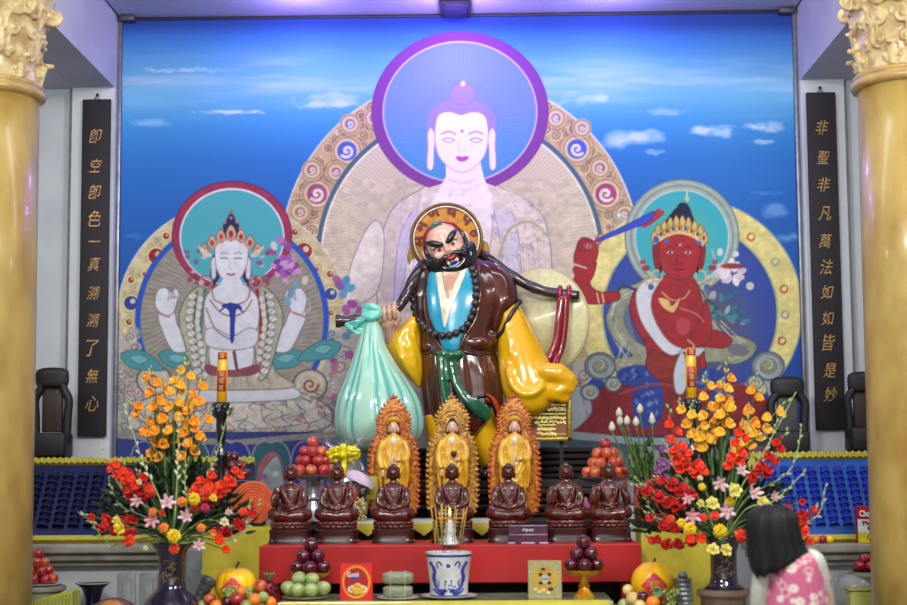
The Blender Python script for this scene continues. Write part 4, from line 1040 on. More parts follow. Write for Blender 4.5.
mb.box(((xb3 + xb4) / 2, 13.45, (PED_Z + zt3) / 2), (xb4 - xb3 - .16, .26, zt3 - PED_Z - .02)); mb.box(((xb3 + xb4) / 2, 13.45, PED_Z / 2), (xb4 - xb3 - .06, .3, PED_Z))
obj('back_step', mb, dwood, root, smooth=False)

# cloth covered stands at both sides of the red table
def cloth_stand(u0, u1, v, Y, label, d=.4):
    a, b = xr(u0, u1, v, Y); z = P((u0 + u1) / 2, v, Y).z
    root = thing('draped_stand', label, 'stand', ((a + b) / 2, Y + d / 2, 0))
    mb = MB(); mb.box(((a + b) / 2, Y + d / 2, z / 2 - .01), (b - a - .05, d - .05, z - .02)); obj('stand', mb, dwood, root, smooth=False)
    mb = MB(); per = []
    cs = [(a, Y), (b, Y), (b, Y + d), (a, Y + d)]
    pts = []
    for i in range(4):
        p0, p1 = Vector(cs[i] + (0,)), Vector(cs[(i + 1) % 4] + (0,))
        for k in range(16): pts.append(p0.lerp(p1, k / 16))
    c_ = Vector(((a + b) / 2, Y + d / 2, 0)); rings = []
    for j, t_ in enumerate((0, .02, .2, .5, .8, .99)):
        ring = []
        for i, p in enumerate(pts):
            q = p - c_; f_ = 1 + t_ * .02 + (math.sin(i * 1.0) * .014 + math.sin(i * .37 + 1) * .012) * t_
            if j == 0: f_ = .985
            ring.append(Vector((c_.x + q.x * f_, c_.y + q.y * f_, z - (0 if j == 0 else .008) - (z - .05) * t_)))
        rings.append(ring)
    mb.loft([[c_ + (p - c_) * .01 + Vector((0, 0, z)) - Vector((0, 0, p.z)) for p in rings[0]]] + rings, cap=False)
    obj('yellow_cloth', mb, ycloth, root, angle=40)
    return (a + b) / 2, z
LST = cloth_stand(203, 273, 527, 11.26, 'yellow cloth-draped stand under the bright orange disc, left of the red table')
RST = cloth_stand(641, 734, 529, 10.75, 'yellow cloth-draped stand under the reddish disc, right of the red table')
def disc(u, v, r, Y, c, c2, label, zb):
    k = Y / F_PX; q = P(u, v, Y); R = r * k
    root = thing('ribbed_disc', label, 'disc', (q.x, Y, zb))
    M = Matrix.Rotation(math.radians(86), 3, 'X')
    prof = [(R, .02), (R, 0), (R * .98, -.012)]
    for i in range(7):
        a = R * (.93 - i * .125); prof += [(a, -.012), (a - R * .02, -.02), (a - R * .06, -.02), (a - R * .085, -.012)]
    prof += [(R * .05, -.03), (.001, -.034)]
    zc = zb + R + .005
    mb = MB(); mb.lathe([(r_, -z_) for r_, z_ in prof], (0, 0, 0), 56, M); mb.v = [p_ + Vector((q.x, Y + .04, zc)) for p_ in mb.v]
    obj('plate', mb, mat(label[:14], c, .4, 0, .2, c2=c2, scale=16, bump=.2, bscale=40), root, angle=40)
    mb = MB(); mb.box((q.x, Y + .09, zb + .015), (R * 1.0, .14, .03), bevel=.008); mb.tube([(q.x, Y + .15, zb + .02), (q.x, Y + .07, zb + R * 1.3)], .012, 6); obj('easel', mb, dwood, root)
disc(252, 505.5, 22, 11.4, (216, 100, 40), (190, 74, 26), 'bright orange ribbed disc upright on the left yellow stand', LST[1])
disc(659, 504, 24.5, 10.9, (170, 62, 34), (146, 44, 26), 'dull reddish ribbed disc upright on the right yellow stand', RST[1])

# ---------------------------------------------------------------- the great bearded statue
Y0 = 12.55; K = Y0 / F_PX
def S(u, v, dy=0.0): return P(u, v, Y0 + dy)
m_skin = mat('statue_skin', (222, 180, 164), 0.22, 0, 0.6, c2=(214, 160, 148), scale=9)
m_hand = mat('statue_hand', (206, 166, 140), 0.25, 0, 0.5, c2=(190, 146, 122), scale=9)
m_brown = mat('statue_brown', (84, 36, 22), 0.18, 0, 0.7, c2=(66, 26, 18), scale=4)
m_dkbrown = mat('statue_dark_brown', (56, 32, 32), 0.2, 0, 0.6, c2=(44, 24, 26), scale=4)
m_yellow = mat('statue_yellow', (232, 184, 16), 0.2, 0, 0.6, c2=(224, 168, 10), scale=3)
m_blue = mat('statue_blue', (28, 158, 192), 0.25, 0, 0.5, c2=(24, 146, 182))
m_cream = mat('statue_cream', (230, 226, 206), 0.3, 0, 0.4)
m_black = mat('statue_black', (16, 14, 18), 0.2, 0, 0.6)
m_green = mat('statue_green', (20, 92, 62), 0.18, 0, 0.7, c2=(16, 78, 54))
m_red = mat('statue_red', (176, 30, 30), 0.25, 0, 0.5)
m_gold = mat('statue_gold', (194, 128, 8), 0.6, 0.0, 0.05, c2=(170, 110, 14), scale=20)
m_silver = mat('silver_line', (206, 204, 190), 0.3, 0.5)
m_pole = mat('statue_pole', (52, 34, 38), 0.25, 0, 0.5, c2=(40, 26, 30), scale=20)

TORSO = [(256, 434, 474, .0, .13), (262, 426, 486, .0, .18), (268, 420, 498, .0, .21), (276, 416, 506, -.0, .24), (290, 414, 508, -.01, .27), (305, 414, 505, -.02, .28), (320, 415, 500, -.02, .29), (335, 417, 497, -.02, .3), (346, 418, 496, -.02, .3), (355, 419, 496, -.02, .28), (362, 419, 496, -.02, .285)]
SKIRT = [(350, 420, 495, -.02, .27), (356, 418, 497, -.02, .29), (370, 418, 500, -.02, .31), (385, 419, 503, -.02, .32), (400, 421, 504, -.02, .33), (412, 423, 503, -.02, .33), (424, 425, 498, -.02, .32), (432, 427, 490, -.02, .3)]
def keyrow(tab, v): return lerp_keys(tab, v)
def ringS(v, uL, uR, dy, ry, n=72, p=2.2, fold=None):
    c = S((uL + uR) / 2, v, dy); rx = (uR - uL) / 2 * (Y0 + dy - ry * .0) / F_PX; out = []
    for i in range(n):
        a = 2 * PI * i / n; ca, sa = math.cos(a), math.sin(a)
        f_ = fold(a, v) if fold else 1.0
        out.append(Vector((c.x + rx * f_ * math.copysign(abs(ca) ** (2 / p), ca), c.y + ry * f_ * math.copysign(abs(sa) ** (2 / p), sa), c.z)))
    return out
def loftS(tab, n=72, step=3, fold=None, p=2.2):
    mb = MB(); v0, v1 = tab[0][0], tab[-1][0]; m_ = max(2, int((v1 - v0) / step))
    mb.loft([ringS(v0 + (v1 - v0) * i / m_, *keyrow(tab, v0 + (v1 - v0) * i / m_), n=n, p=p, fold=fold) for i in range(m_ + 1)])
    return mb
def front(tab, u, v, p=2.2):
    uL, uR, dy, ry = keyrow(tab, v); s_ = min(.98, abs((u - (uL + uR) / 2) / ((uR - uL) / 2)))
    return dy - ry * (1 - s_ ** p) ** (1 / p)
def patchS(tab, rows, eps=.012, thick=.03, nv=24, nu=14):
    mb = MB(); v0, v1 = rows[0][0], rows[-1][0]; F, B = [], []
    for i in range(nv + 1):
        v = v0 + (v1 - v0) * i / nv; uL, uR = lerp_keys(rows, v)
        loop = []
        for j in range(nu + 1):
            u = uL + (uR - uL) * j / nu; loop.append(S(u, v, front(tab, u, v) - eps - .006 * math.sin(PI * j / nu)))
        for j in range(nu, -1, -1):
            u = uL + (uR - uL) * j / nu; loop.append(S(u, v, front(tab, u, v) + thick))
        F.append(loop)
    mb.loft(F, True); return mb
st = thing('bearded_monk_statue', 'great glossy statue of a bearded monk in a brown robe shouldering a pole', 'statue', (S(455, 480).x, Y0, PED_Z))
def fold_t(a, v):
    return 1 + .012 * math.sin(a * 9 + v * .05) * min(1, (v - 256) / 60) + .008 * math.sin(a * 17 - v * .08)
obj('robe_bodice', loftS(TORSO, fold=fold_t), m_brown, st)
def fold_s(a, v):
    f_ = 0
    for (ac, w_, am) in ((-2.05, .10, .05), (-1.35, .08, -.045), (-1.05, .10, .05), (-.75, .08, -.05), (-.45, .1, .04), (-2.6, .12, -.05), (-1.75, .07, -.04)):
        d = (a - 2 * PI if a > PI else a) - ac
        f_ += am * math.exp(-(d / w_) ** 2)
    return 1 + f_ * min(1, max(0, (v - 354) / 22)) + .012 * math.sin(a * 11)
obj('robe_skirt', loftS(SKIRT, n=120, fold=fold_s), m_brown, st)
obj('inner_robe', patchS(TORSO, [(262, 444, 470), (272, 430, 477), (285, 427, 478), (300, 427, 477), (315, 429, 473), (328, 434, 466), (338, 439, 461), (352, 444, 458)], .024), m_blue, st, label='turquoise blue inner robe')
obj('collar', patchS(TORSO, [(264, 437, 468), (272, 435.5, 466), (285, 437, 461), (300, 439.3, 455), (315, 441.5, 449.5), (328, 443.5, 445.5)], .034), m_cream, st, label='cream V-shaped collar')
obj('neck', patchS(TORSO, [(262, 444, 462), (272, 442, 460), (280, 443, 456), (290, 444.5, 452), (298, 447, 449)], .042), m_hand, st)
# waist seam and robe overlaps
mb = MB(); mb.tube([S(u, 353.5 + 1.5 * math.sin(u * .2), front(SKIRT, u, 356) - .004) for u in range(419, 497, 3)], .012, 8); obj('waist_seam', mb, m_dkbrown, st)
mb = MB()
mb.tube(spline([S(428, 268, front(TORSO, 428, 270) - .01), S(424, 290, front(TORSO, 424, 290) - .01), S(426, 315, front(TORSO, 426, 315) - .01), S(436, 340, front(TORSO, 436, 338) - .012), S(446, 353, front(TORSO, 446, 350) - .02)], 6), .014, 8)
mb.tube(spline([S(478, 264, front(TORSO, 478, 268) - .01), S(480, 290, front(TORSO, 480, 290) - .01), S(477, 315, front(TORSO, 477, 315) - .01), S(466, 335, front(TORSO, 466, 335) - .012), S(456, 353, front(TORSO, 456, 350) - .02)], 6), .014, 8)
obj('robe_lapel', mb, m_brown, st)
# bloused fold over the belt, right
mb = MB(); mb.ball(S(474, 343, -.22), (.15, .1, .075)); mb.ball(S(488, 338, -.12), (.1, .1, .1)); mb.ball(S(430, 346, -.2), (.07, .06, .05))
obj('bloused_fold', mb, m_brown, st, fz=.014, sm=6)
# short brown sleeve with black hem (picture right)
mb = MB(); T = [(262, 478, 492, .0, .1), (268, 476, 503, -.01, .14), (276, 478, 511, -.02, .17), (286, 480, 516, -.03, .18), (296, 482, 518.5, -.04, .19), (304, 484, 518, -.05, .19), (312, 486, 512, -.05, .18), (322, 487, 506, -.05, .17), (332, 489, 500, -.05, .15), (337, 490, 496, -.05, .12)]
obj('short_sleeve', loftS(T, fold=lambda a, v: 1 + .02 * math.sin(a * 7 + v * .1)), m_brown, st)
mb = MB(); hem = [S(519, 301, -.14), S(517, 306, -.18), S(512, 313, -.21), S(507, 322, -.21), S(503, 331, -.2), S(497, 337, -.18)]
mb.tube(spline([S(519.5, 300, .02)] + hem, 5), .019, 8); mb.ball(S(519, 302, -.1), .028)
obj('sleeve_hem', mb, m_black, st)
T = [(262, 418, 436, .0, .1), (270, 414, 434, -.02, .14), (282, 412, 432, -.04, .17), (296, 412, 430, -.05, .19), (312, 412, 430, -.05, .19), (324, 414, 430, -.05, .17)]
obj('short_sleeve', loftS(T), m_dkbrown, st)
# wide yellow sleeve, picture right, ending in a bunched cuff
mb = loftS([(296, 503, 516, -.04, .1), (305, 499, 520, -.04, .14), (318, 496, 527, -.05, .16), (335, 496, 535, -.07, .17), (350, 497, 543, -.09, .18), (365, 498, 551, -.11, .19), (378, 500, 558, -.13, .19), (388, 502, 560, -.14, .19), (398, 505, 556, -.14, .18), (406, 510, 551, -.14, .16), (412, 517, 544, -.14, .12), (417, 527, 536, -.14, .05)],
           fold=lambda a, v: 1 + .02 * math.sin(a * 5 + v * .06))
mb.tube([S(528, 372, -.22), S(545, 372, -.27), S(558, 373, -.28), S(570, 381, -.28), S(575.5, 387, -.26)], [.05, .075, .085, .07, .04], 12)
mb.tube([S(548, 396, -.26), S(556, 391, -.29), S(566, 388, -.3), S(574, 390, -.28)], [.05, .05, .045, .035], 12)
mb.tube([S(552, 386, -.28), S(556, 396, -.28), S(565, 399, -.27), S(570, 396, -.26)], [.05, .05, .04, .03], 12)
mb.tube(spline([S(508, 368, -.27), S(513, 386, -.31), S(524, 394, -.32), S(536, 392, -.33), S(544, 384, -.32)], 5), .03, 10)
mb.tube(spline([S(505, 312, -.19), S(509, 335, -.23), S(512, 355, -.26)], 5), .022, 8)
obj('yellow_sleeve', mb, m_yellow, st, fz=.016, sm=6)
# yellow sleeve, picture left
mb = MB(); rings = []
for (v, a, b, dy, ry) in [(314, 411, 417, -.12, .05), (320, 406, 420, -.12, .09), (328, 397, 421, -.12, .12), (336, 389, 421, -.12, .13), (345, 387, 421, -.12, .14), (356, 392, 422, -.12, .14), (368, 399, 423, -.11, .13), (378, 408, 423, -.1, .1), (387, 416, 421, -.1, .05)]: rings.append((v, a, b, dy, ry))
mb = loftS(rings, fold=lambda a, v: 1 + .035 * math.sin(a * 8 + v * .03)); 
for (a, b) in (((392, 340), (413, 376)), ((400, 330), (416, 366)), ((410, 322), (419, 352))):
    mb.tube([S(a[0], a[1], -.22), S((a[0] + b[0]) / 2 - 1, (a[1] + b[1]) / 2, -.25), S(b[0], b[1], -.2)], [.012, .022, .012], 8)
obj('yellow_sleeve', mb, m_yellow, st, fz=.014, sm=4)
# trousers, red lining, feet
mb = loftS([(398, 466, 502, -.06, .2), (412, 468, 502, -.06, .2), (430, 470, 500, -.06, .19), (450, 473, 499, -.06, .18), (462, 477, 499, -.06, .16), (470, 482, 499, -.06, .14)], fold=lambda a, v: 1 + .03 * math.sin(a * 6 + v * .07))
obj('yellow_trouser', mb, m_yellow, st, fz=.018, sm=4)
mb = loftS([(415, 424, 452, -.06, .2), (430, 425, 452, -.06, .2), (450, 428, 452, -.06, .18), (468, 430, 450, -.06, .15)], fold=lambda a, v: 1 + .03 * math.sin(a * 6 + v * .07))
obj('yellow_trouser', mb, m_yellow, st, fz=.018, sm=4)
mb = MB(); mb.tube(spline([S(485, 396, -.33), S(494, 402, -.3), S(499, 414, -.26), S(500, 428, -.22), S(497, 440, -.2)], 5), [.02] + [.035] * 19 + [.012], 10, flat=.6); obj('red_lining', mb, mat('lining_red', (190, 60, 24), .3, 0, .5), st)
mb = MB(); mb.tube(spline([S(470, 402, -.36), S(480, 396, -.36), S(489, 398, -.34), S(494, 408, -.31), S(497, 420, -.27), S(499, 432, -.2)], 5), .013, 8); obj('skirt_hem', mb, m_black, st)
for (u, d) in ((440, -.12), (489, -.12)):
    mb = MB(); q = S(u, 470, d); mb.tube([(q.x, q.y + .06, PED_Z + .06), (q.x, q.y - .1, PED_Z + .05), (q.x, q.y - .24, PED_Z + .035)], [.075, .08, .045], 12); mb.tube([(q.x, q.y + .02, PED_Z + .05), (q.x, q.y + .04, PED_Z + .2)], [.07, .07], 10)
    mb.v = [Vector((p_.x, p_.y, max(p_.z, PED_Z))) for p_ in mb.v]; obj('shoe', mb, m_black, st)
# sash
mb = MB()
mb.ball(S(444, 354, -.34), (.06, .035, .04)); mb.ball(S(458, 354, -.34), (.055, .035, .038)); mb.ball(S(451, 355, -.36), (.035, .035, .04))
def ribbon(mb, pts, wd, dep=.018):
    c_ = spline([S(u, v, d) for u, v, d in pts], 6); W = [p[2] for p in spline([(0, 0, w_) for w_ in wd], 6)]; rings = []
    for i, p in enumerate(c_):
        t_ = (c_[min(i + 1, len(c_) - 1)] - c_[max(i - 1, 0)]).normalized(); s_ = t_.cross(Vector((0, 1, 0))).normalized()
        rings.append([p + s_ * W[i] * math.cos(2 * PI * k / 14) + Vector((0, -1, 0)) * dep * math.sin(2 * PI * k / 14) * (1 + .5 * math.cos(6 * PI * k / 14)) for k in range(14)])
    mb.loft(rings)
ribbon(mb, [(452, 358, -.35), (454, 372, -.37), (458, 386, -.39), (466, 398, -.4), (476, 406, -.39), (485, 414, -.37), (488, 421, -.35)], [.045, .04, .04, .045, .06, .06, .02])
ribbon(mb, [(443, 358, -.35), (443, 375, -.37), (445, 390, -.38), (447, 402, -.38)], [.045, .04, .04, .03])
obj('green_sash', mb, m_green, st, fz=.012, sm=3)
# pole over the shoulders
pp = [(336, 321, -.28), (350, 320.5, -.28), (370, 316.5, -.28), (386, 313, -.28), (398, 307, -.26), (405, 297, -.24), (411, 284, -.22), (419, 270, -.16), (430, 260, .02), (446, 255, .16), (466, 252, .16), (480, 254, .08), (494, 263, .0), (512, 276, -.02), (530, 286, -.02), (548, 292, -.02), (579, 296, -.02)]
mb = MB(); pts = spline([S(*q) for q in pp], 6); mb.tube(pts, [.052 if i < 3 else .042 * (1 + .06 * math.sin(i * .9)) for i in range(len(pts))], 14)
obj('carrying_pole', mb, m_pole, st)
mb = MB()
for i in range(4): mb.ball(S(334 + .6 * i, 321.2, -.3 + .02 * i), .045 - i * .004, nu=10, nv=8)
# fist on the pole
mb = MB(); mb.ball(S(388, 320, -.27), (.07, .045, .075)); mb.tube([S(388, 322, -.26), S(390, 332, -.22), S(391, 342, -.17)], [.055, .042, .045], 12)
obj('palm', mb, m_hand, st, fz=.008, sm=4)
for i in range(4):
    u = 379.5 + i * 5.0; v = 315.5 - i * 1.7
    mb = MB(); L = [1, 1.05, 1.0, .85][::-1][i]
    mb.tube(spline([S(u + 1, v + 1, -.20), S(u, v - 6.2, -.24), S(u - .2, v - 6, -.31), S(u - .3, v - 1, -.345), S(u + .2, v + 4.5 * L, -.33), S(u + .6, v + 8.0 * L, -.30)], 4), [.02] * 5 + [.021] * 8 + [.0195] * 6 + [.014] * 2, 10)
    obj('finger', mb, m_hand, st, fz=.006, sm=2)
mb = MB(); mb.tube(spline([S(396, 325, -.28), S(399, 318, -.31), S(396, 311, -.33), S(390, 309, -.335)], 4), [.026, .024, .023, .022, .021, .02, .02, .019, .018, .018, .017, .016, .012][:13], 10); obj('thumb', mb, m_hand, st)

# head, tilted to the picture's left
TILT = math.radians(25); HC = (446.5, 247.5, -.12)
def Hd(a, b, d=0.0):
    return S(HC[0] + a * math.cos(TILT) - b * math.sin(TILT), HC[1] - a * math.sin(TILT) - b * math.cos(TILT), HC[2] - d * K)
HM = Matrix.Rotation(-TILT, 3, 'Y')
def hball(mb, a, b, d, ra, rd, rb, rot=0.0):
    mb.ball(Hd(a, b, d), (ra * K, rd * K, rb * K), HM @ Matrix.Rotation(-rot, 3, 'Y'), 20, 12)
def htube(mb, pts, r, n=10, flat=1.0):
    p_ = spline([Hd(*q) for q in pts], 5)
    if hasattr(r, '__len__'): r = [x[2] * K for x in spline([(0, 0, q) for q in r], 5)]
    else: r = r * K
    mb.tube(p_, r, n, flat=flat)
mb = MB()
hball(mb, 0, 4, 0, 19.5, 19, 23.5); hball(mb, 0, -9, 1.5, 16, 17, 16)
hball(mb, -9.5, -4.5, 13.5, 6.5, 5, 5.5); hball(mb, 9.5, -4.5, 13.5, 6.5, 5, 5.5)
htube(mb, [(0, 3, 18), (0, -2, 20.5), (0, -5, 23)], [2.4, 3, 3.6]); hball(mb, -3, -5.5, 19.5, 2.6, 2.4, 2.2); hball(mb, 3, -5.5, 19.5, 2.6, 2.4, 2.2)
hball(mb, -8.5, 5.5, 14.5, 7, 4, 3); hball(mb, 8.5, 5.5, 14.5, 7, 4, 3)
for sg in (-1, 1):
    htube(mb, [(sg * 19, 6, 1), (sg * 22, 5, 2), (sg * 22.5, 0, 2.5), (sg * 21, -7, 2), (sg * 19, -10, 2)], [2, 3, 2.6, 2.4, 2.6])
head = obj('head', mb, m_skin, st, fz=.0085, sm=5)
for sg in (-1, 1):
    mb = MB(); hball(mb, sg * 7.8, 1.2, 15.2, 4.3, 3.5, 2.6); obj('eye', mb, m_cream, head)
    mb = MB(); hball(mb, sg * 7.4, 1.0, 17.9, 2.1, 1.4, 2.1); obj('iris', mb, mat('iris_orange', (170, 80, 30), .2), head)
    mb = MB(); hball(mb, sg * 7.4, 1.0, 19.0, 1.0, .7, 1.0); obj('pupil', mb, m_black, head)
    mb = MB(); htube(mb, [(sg * 1.5, 4.2, 18.8), (sg * 6, 6.2, 18.8), (sg * 11, 9.5, 17), (sg * 17, 13, 10.5)], [1.6, 3.0, 3.4, 1.2]); obj('eyebrow', mb, m_black, head)
    mb = MB(); htube(mb, [(sg * 3.5, 2.0, 18), (sg * 8, 4.4, 18.6), (sg * 12.5, 2.6, 16.4)], [.5, .8, .4]); obj('eyelid', mb, m_black, head)
    mb = MB(); hball(mb, sg * 22, -9.5, 4, 2.3, 2.3, 2.3); obj('ear_pearl', mb, m_silver, head)
    mb = MB(); htube(mb, [(sg * 18.5, 12, 6), (sg * 20.5, 4, 4), (sg * 19.5, -6, 6)], [1.5, 2.6, 2.8]); obj('sideburn', mb, m_black, head)
# beard: one mass of curls around the open mouth
mb = MB(); rb = random.Random(3)
for i in range(44):
    t_ = i / 43; a = -PI * 1.04 * t_
    for (rr, q, dd) in ((17.5, 5.2, 9), (20.5, 5.0, 4), (13.5, 4.2, 13.5)):
        aa = math.cos(a); bb = math.sin(a)
        hball(mb, aa * rr * 1.10, -9 + bb * rr * 1.02, dd + 3.2 * (1 - abs(aa)), q, q * 1.1, q)
for i in range(9):
    t_ = (i - 4) / 4; htube(mb, [(t_ * 14, -24, 12 - 4 * abs(t_)), (t_ * 13 + rb.uniform(-1, 1), -30, 11 - 4 * abs(t_)), (t_ * 12, -34 + 3 * abs(t_), 9)], [4.5, 3.6, 1.5])
htube(mb, [(0, -8.6, 19.8), (6, -8.8, 19.5), (12, -12, 17), (15, -17, 14)], [1.8, 3.2, 3.6, 3]); htube(mb, [(0, -8.6, 19.8), (-6, -8.8, 19.5), (-12, -12, 17), (-15, -17, 14)], [1.8, 3.2, 3.6, 3])
obj('beard', mb, m_black, head, fz=.0095, sm=3)
mb = MB(); htube(mb, [(-6.8, -14, 17.6), (-3.5, -11, 20.3), (0, -11.8, 20.9), (3.5, -11, 20.3), (6.8, -14, 17.6)], [1.2, 2.2, 2.0, 2.2, 1.2]); obj('lip', mb, m_red, head)
mb = MB(); hball(mb, 0, -15.5, 16.8, 6.8, 3.2, 5); obj('mouth', mb, mat('mouth_blue', (26, 34, 110), .2, 0, .5), head)
mb = MB(); htube(mb, [(-5.5, -18.6, 19), (0, -20.4, 20.2), (5.5, -18.6, 19)], [1.0, 1.5, 1.0]); obj('lower_lip', mb, mat('lower_lip_pale', (150, 170, 200), .2), head)
for sg in (-1, 1):
    mb = MB(); hball(mb, sg * 4.6, -15.2, 19.6, 1.5, 1.2, 2.2); obj('tooth', mb, m_cream, head)
mb = MB(); htube(mb, [(-19.5, 10, 3), (-15.5, 19, 9), (-7.5, 25, 11), (0, 26.5, 11.5), (7.5, 25, 11), (15.5, 19, 9), (19.5, 10, 3)], 1.5); obj('headband', mb, m_red, head)
mb = MB(); hball(mb, 0, 26, 13.5, 4.2, 2.6, 2.2); hball(mb, -5, 25, 12.5, 2.4, 1.8, 1.6); hball(mb, 5, 25, 12.5, 2.4, 1.8, 1.6); obj('headband_jewel', mb, mat('jewel_green', (20, 130, 110), .12, 0, .8), head)
mb = MB()
hball(mb, 0, 8, -3.5, 20.3, 18, 19); obj('hair_cap', mb, m_black, head)
mb = MB(); hball(mb, 0, 10.5, 18.4, 1.4, 1.0, 4.0); obj('forehead_highlight', mb, m_cream, head)  # cream spot modelled as the white highlight on the forehead
# disc halo behind the head
hc = S(446.5, 239.5, .06); R = 36.2 * K
M = Matrix.Rotation(math.radians(90), 3, 'X')
mb = MB(); mb.lathe([(.001, .0), (R * .97, .0), (R, .008), (R, .028), (.001, .03)], (0, 0, 0), 72, M); mb.v = [p_ + hc for p_ in mb.v]; halo = obj('halo', mb, m_gold, st, angle=40)
for (rr, th, mm_) in ((R * .985, .012, mat('dark_gold_line', (120, 84, 30), .35, .4)), (R * .91, .009, m_silver)):
    mb = MB(); mb.tube([hc + Vector((rr * math.cos(a), -.035 + 0, rr * math.sin(a))) for a in [2 * PI * i / 72 for i in range(73)]], th, 6, cap=False); obj('halo_ring', mb, mm_, halo)
for (u, v, ch) in [(419, 241.5, 'म'), (421, 226.5, 'म'), (433.5, 213.5, 'ण'), (452, 211.5, 'घ'), (467.5, 219.5, 'प'), (475, 233.5, 'ह')]:
    mb = MB(); glyph_mesh(mb, ch, (0, 0, 0), 11.5 * K, .01, 0, 1.1, .034)
    an = math.atan2(239.5 - v, u - 446.5) - PI / 2
    q = S(u, v, .06); Mr = Matrix.Rotation(-an, 3, 'Y')
    mb.v = [Mr @ p_ + Vector((hc.x + (q.x - hc.x) * 1.0, hc.y - .034, q.z)) for p_ in mb.v]
    if mb.v: obj('red_character', mb, mat('deep_red_paint', (112, 8, 14), .6), halo, smooth=False)
for (u, v, sg) in ((411, 252, -1), (486, 247, 1)):
    mb = MB()
    for i in range(14):
        o = i - 6.5; mb.tube([S(u - sg * 6, v + o * .7 - 2, .09), S(u + sg * (1 - abs(o) * .1), v + o * 1.0 + 2, .08), S(u + sg * (4 - abs(o) * .3), v + o * 1.25 + 5, .08)], [.01, .007, .004], 5)
    obj('tassel_fringe', mb, mat('fringe_gold', (184, 146, 62), .6), st)
# prayer beads
bp = [(429, 262), (420, 276), (414, 290), (413.5, 305), (418, 319), (428, 330), (441, 335.5), (455, 333.5), (466, 326), (473, 313), (476, 298), (475.5, 282), (472, 268)]
cv = spline([(a, b, 0) for a, b in bp], 12)
def bd(u, v, e): return S(u, v, front(TORSO, min(max(u, 417), 494), max(v, 264)) - e)
mb = MB(); mb.tube([bd(p_.x, p_.y, .04) for p_ in cv], .01, 6); neck = obj('prayer_necklace', mb, m_black, st)
acc = 0; last = bd(cv[0].x, cv[0].y, .04); m_bead = mat('bead_brown', (52, 38, 40), .3, 0, .4); bead0 = None
for p_ in cv:
    q = bd(p_.x, p_.y, .042); acc += (q - last).length; last = q
    if acc > .052 or bead0 is None:
        acc = 0; mb = MB(); mb.ball(q, .031, nu=12, nv=8); bead0 = obj('bead', mb, m_bead, neck)

# ---- bundle hanging from the pole
BT = [(316, 364, 378, -.30, .06), (322, 363, 379, -.31, .065), (330, 361.5, 382, -.32, .08), (345, 357, 386, -.33, .13), (358, 352.5, 393, -.34, .18), (372, 347.5, 402, -.34, .24), (386, 342, 412, -.34, .3), (400, 337, 420, -.34, .34), (414, 335, 423.5, -.34, .36), (428, 335.5, 423.5, -.34, .36), (440, 340, 419, -.34, .32), (449, 350, 408, -.34, .24), (454, 362, 396, -.34, .14), (456, 374, 384, -.34, .04)]
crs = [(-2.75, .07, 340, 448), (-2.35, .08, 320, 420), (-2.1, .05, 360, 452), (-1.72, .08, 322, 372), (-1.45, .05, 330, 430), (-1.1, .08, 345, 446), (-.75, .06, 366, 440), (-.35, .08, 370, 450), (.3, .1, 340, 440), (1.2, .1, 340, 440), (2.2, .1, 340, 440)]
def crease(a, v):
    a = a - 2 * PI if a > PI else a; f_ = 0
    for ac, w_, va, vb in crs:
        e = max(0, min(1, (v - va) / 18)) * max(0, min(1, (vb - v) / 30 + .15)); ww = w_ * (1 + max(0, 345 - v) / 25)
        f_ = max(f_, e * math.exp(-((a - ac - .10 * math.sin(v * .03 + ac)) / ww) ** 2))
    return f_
mb = MB(); n = 160; m_ = 90; rings = []; colr = []
for i in range(m_ + 1):
    v = 316 + 140 * i / m_
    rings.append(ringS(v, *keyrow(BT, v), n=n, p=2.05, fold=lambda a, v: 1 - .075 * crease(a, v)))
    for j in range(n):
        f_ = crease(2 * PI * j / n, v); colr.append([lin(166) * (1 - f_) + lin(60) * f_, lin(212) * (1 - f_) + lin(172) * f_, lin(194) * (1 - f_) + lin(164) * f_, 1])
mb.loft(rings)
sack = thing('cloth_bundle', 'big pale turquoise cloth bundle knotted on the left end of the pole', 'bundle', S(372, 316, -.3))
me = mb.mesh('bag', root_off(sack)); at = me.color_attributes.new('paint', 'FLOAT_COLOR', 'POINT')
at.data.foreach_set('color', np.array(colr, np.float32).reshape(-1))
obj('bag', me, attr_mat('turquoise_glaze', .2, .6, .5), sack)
m_tq = mat('turquoise_knot', (130, 210, 190), .2, 0, .6, c2=(80, 190, 178), scale=9)
mb = MB(); mb.ball(S(371, 312.5, -.32), (.08, .07, .07)); mb.tube(spline([S(364, 308, -.33), S(371, 306.5, -.37), S(378, 310, -.36), S(379, 317, -.34)], 4), .032, 10); mb.tube(spline([S(363, 315, -.35), S(370, 318, -.39), S(378, 315, -.37)], 4), .03, 10)
obj('knot', mb, m_tq, sack, fz=.01, sm=3)
mb = MB()
outl = [(369, 312), (358, 319), (346, 322.5), (345, 326), (354, 333), (362, 336), (367, 327), (372, 318)]
o2 = [(p_.x, p_.y) for p_ in spline([(a, b, 0) for a, b in outl], 4, True)]
mb.prism(o2, lambda p_: S(p_[0], p_[1], -.37 + .02 * math.sin(p_[0] * .35)), lambda p_: S(p_[0], p_[1], -.31))
obj('loose_corner', mb, m_tq, sack, fz=.009, sm=3)
mb = MB(); mb.tube(spline([S(371, 314, -.37), S(362, 321, -.39), S(354, 328, -.38)], 4), .014, 8); obj('corner_fold', mb, mat('turquoise_dark', (66, 182, 172), .25, 0, .4), sack)

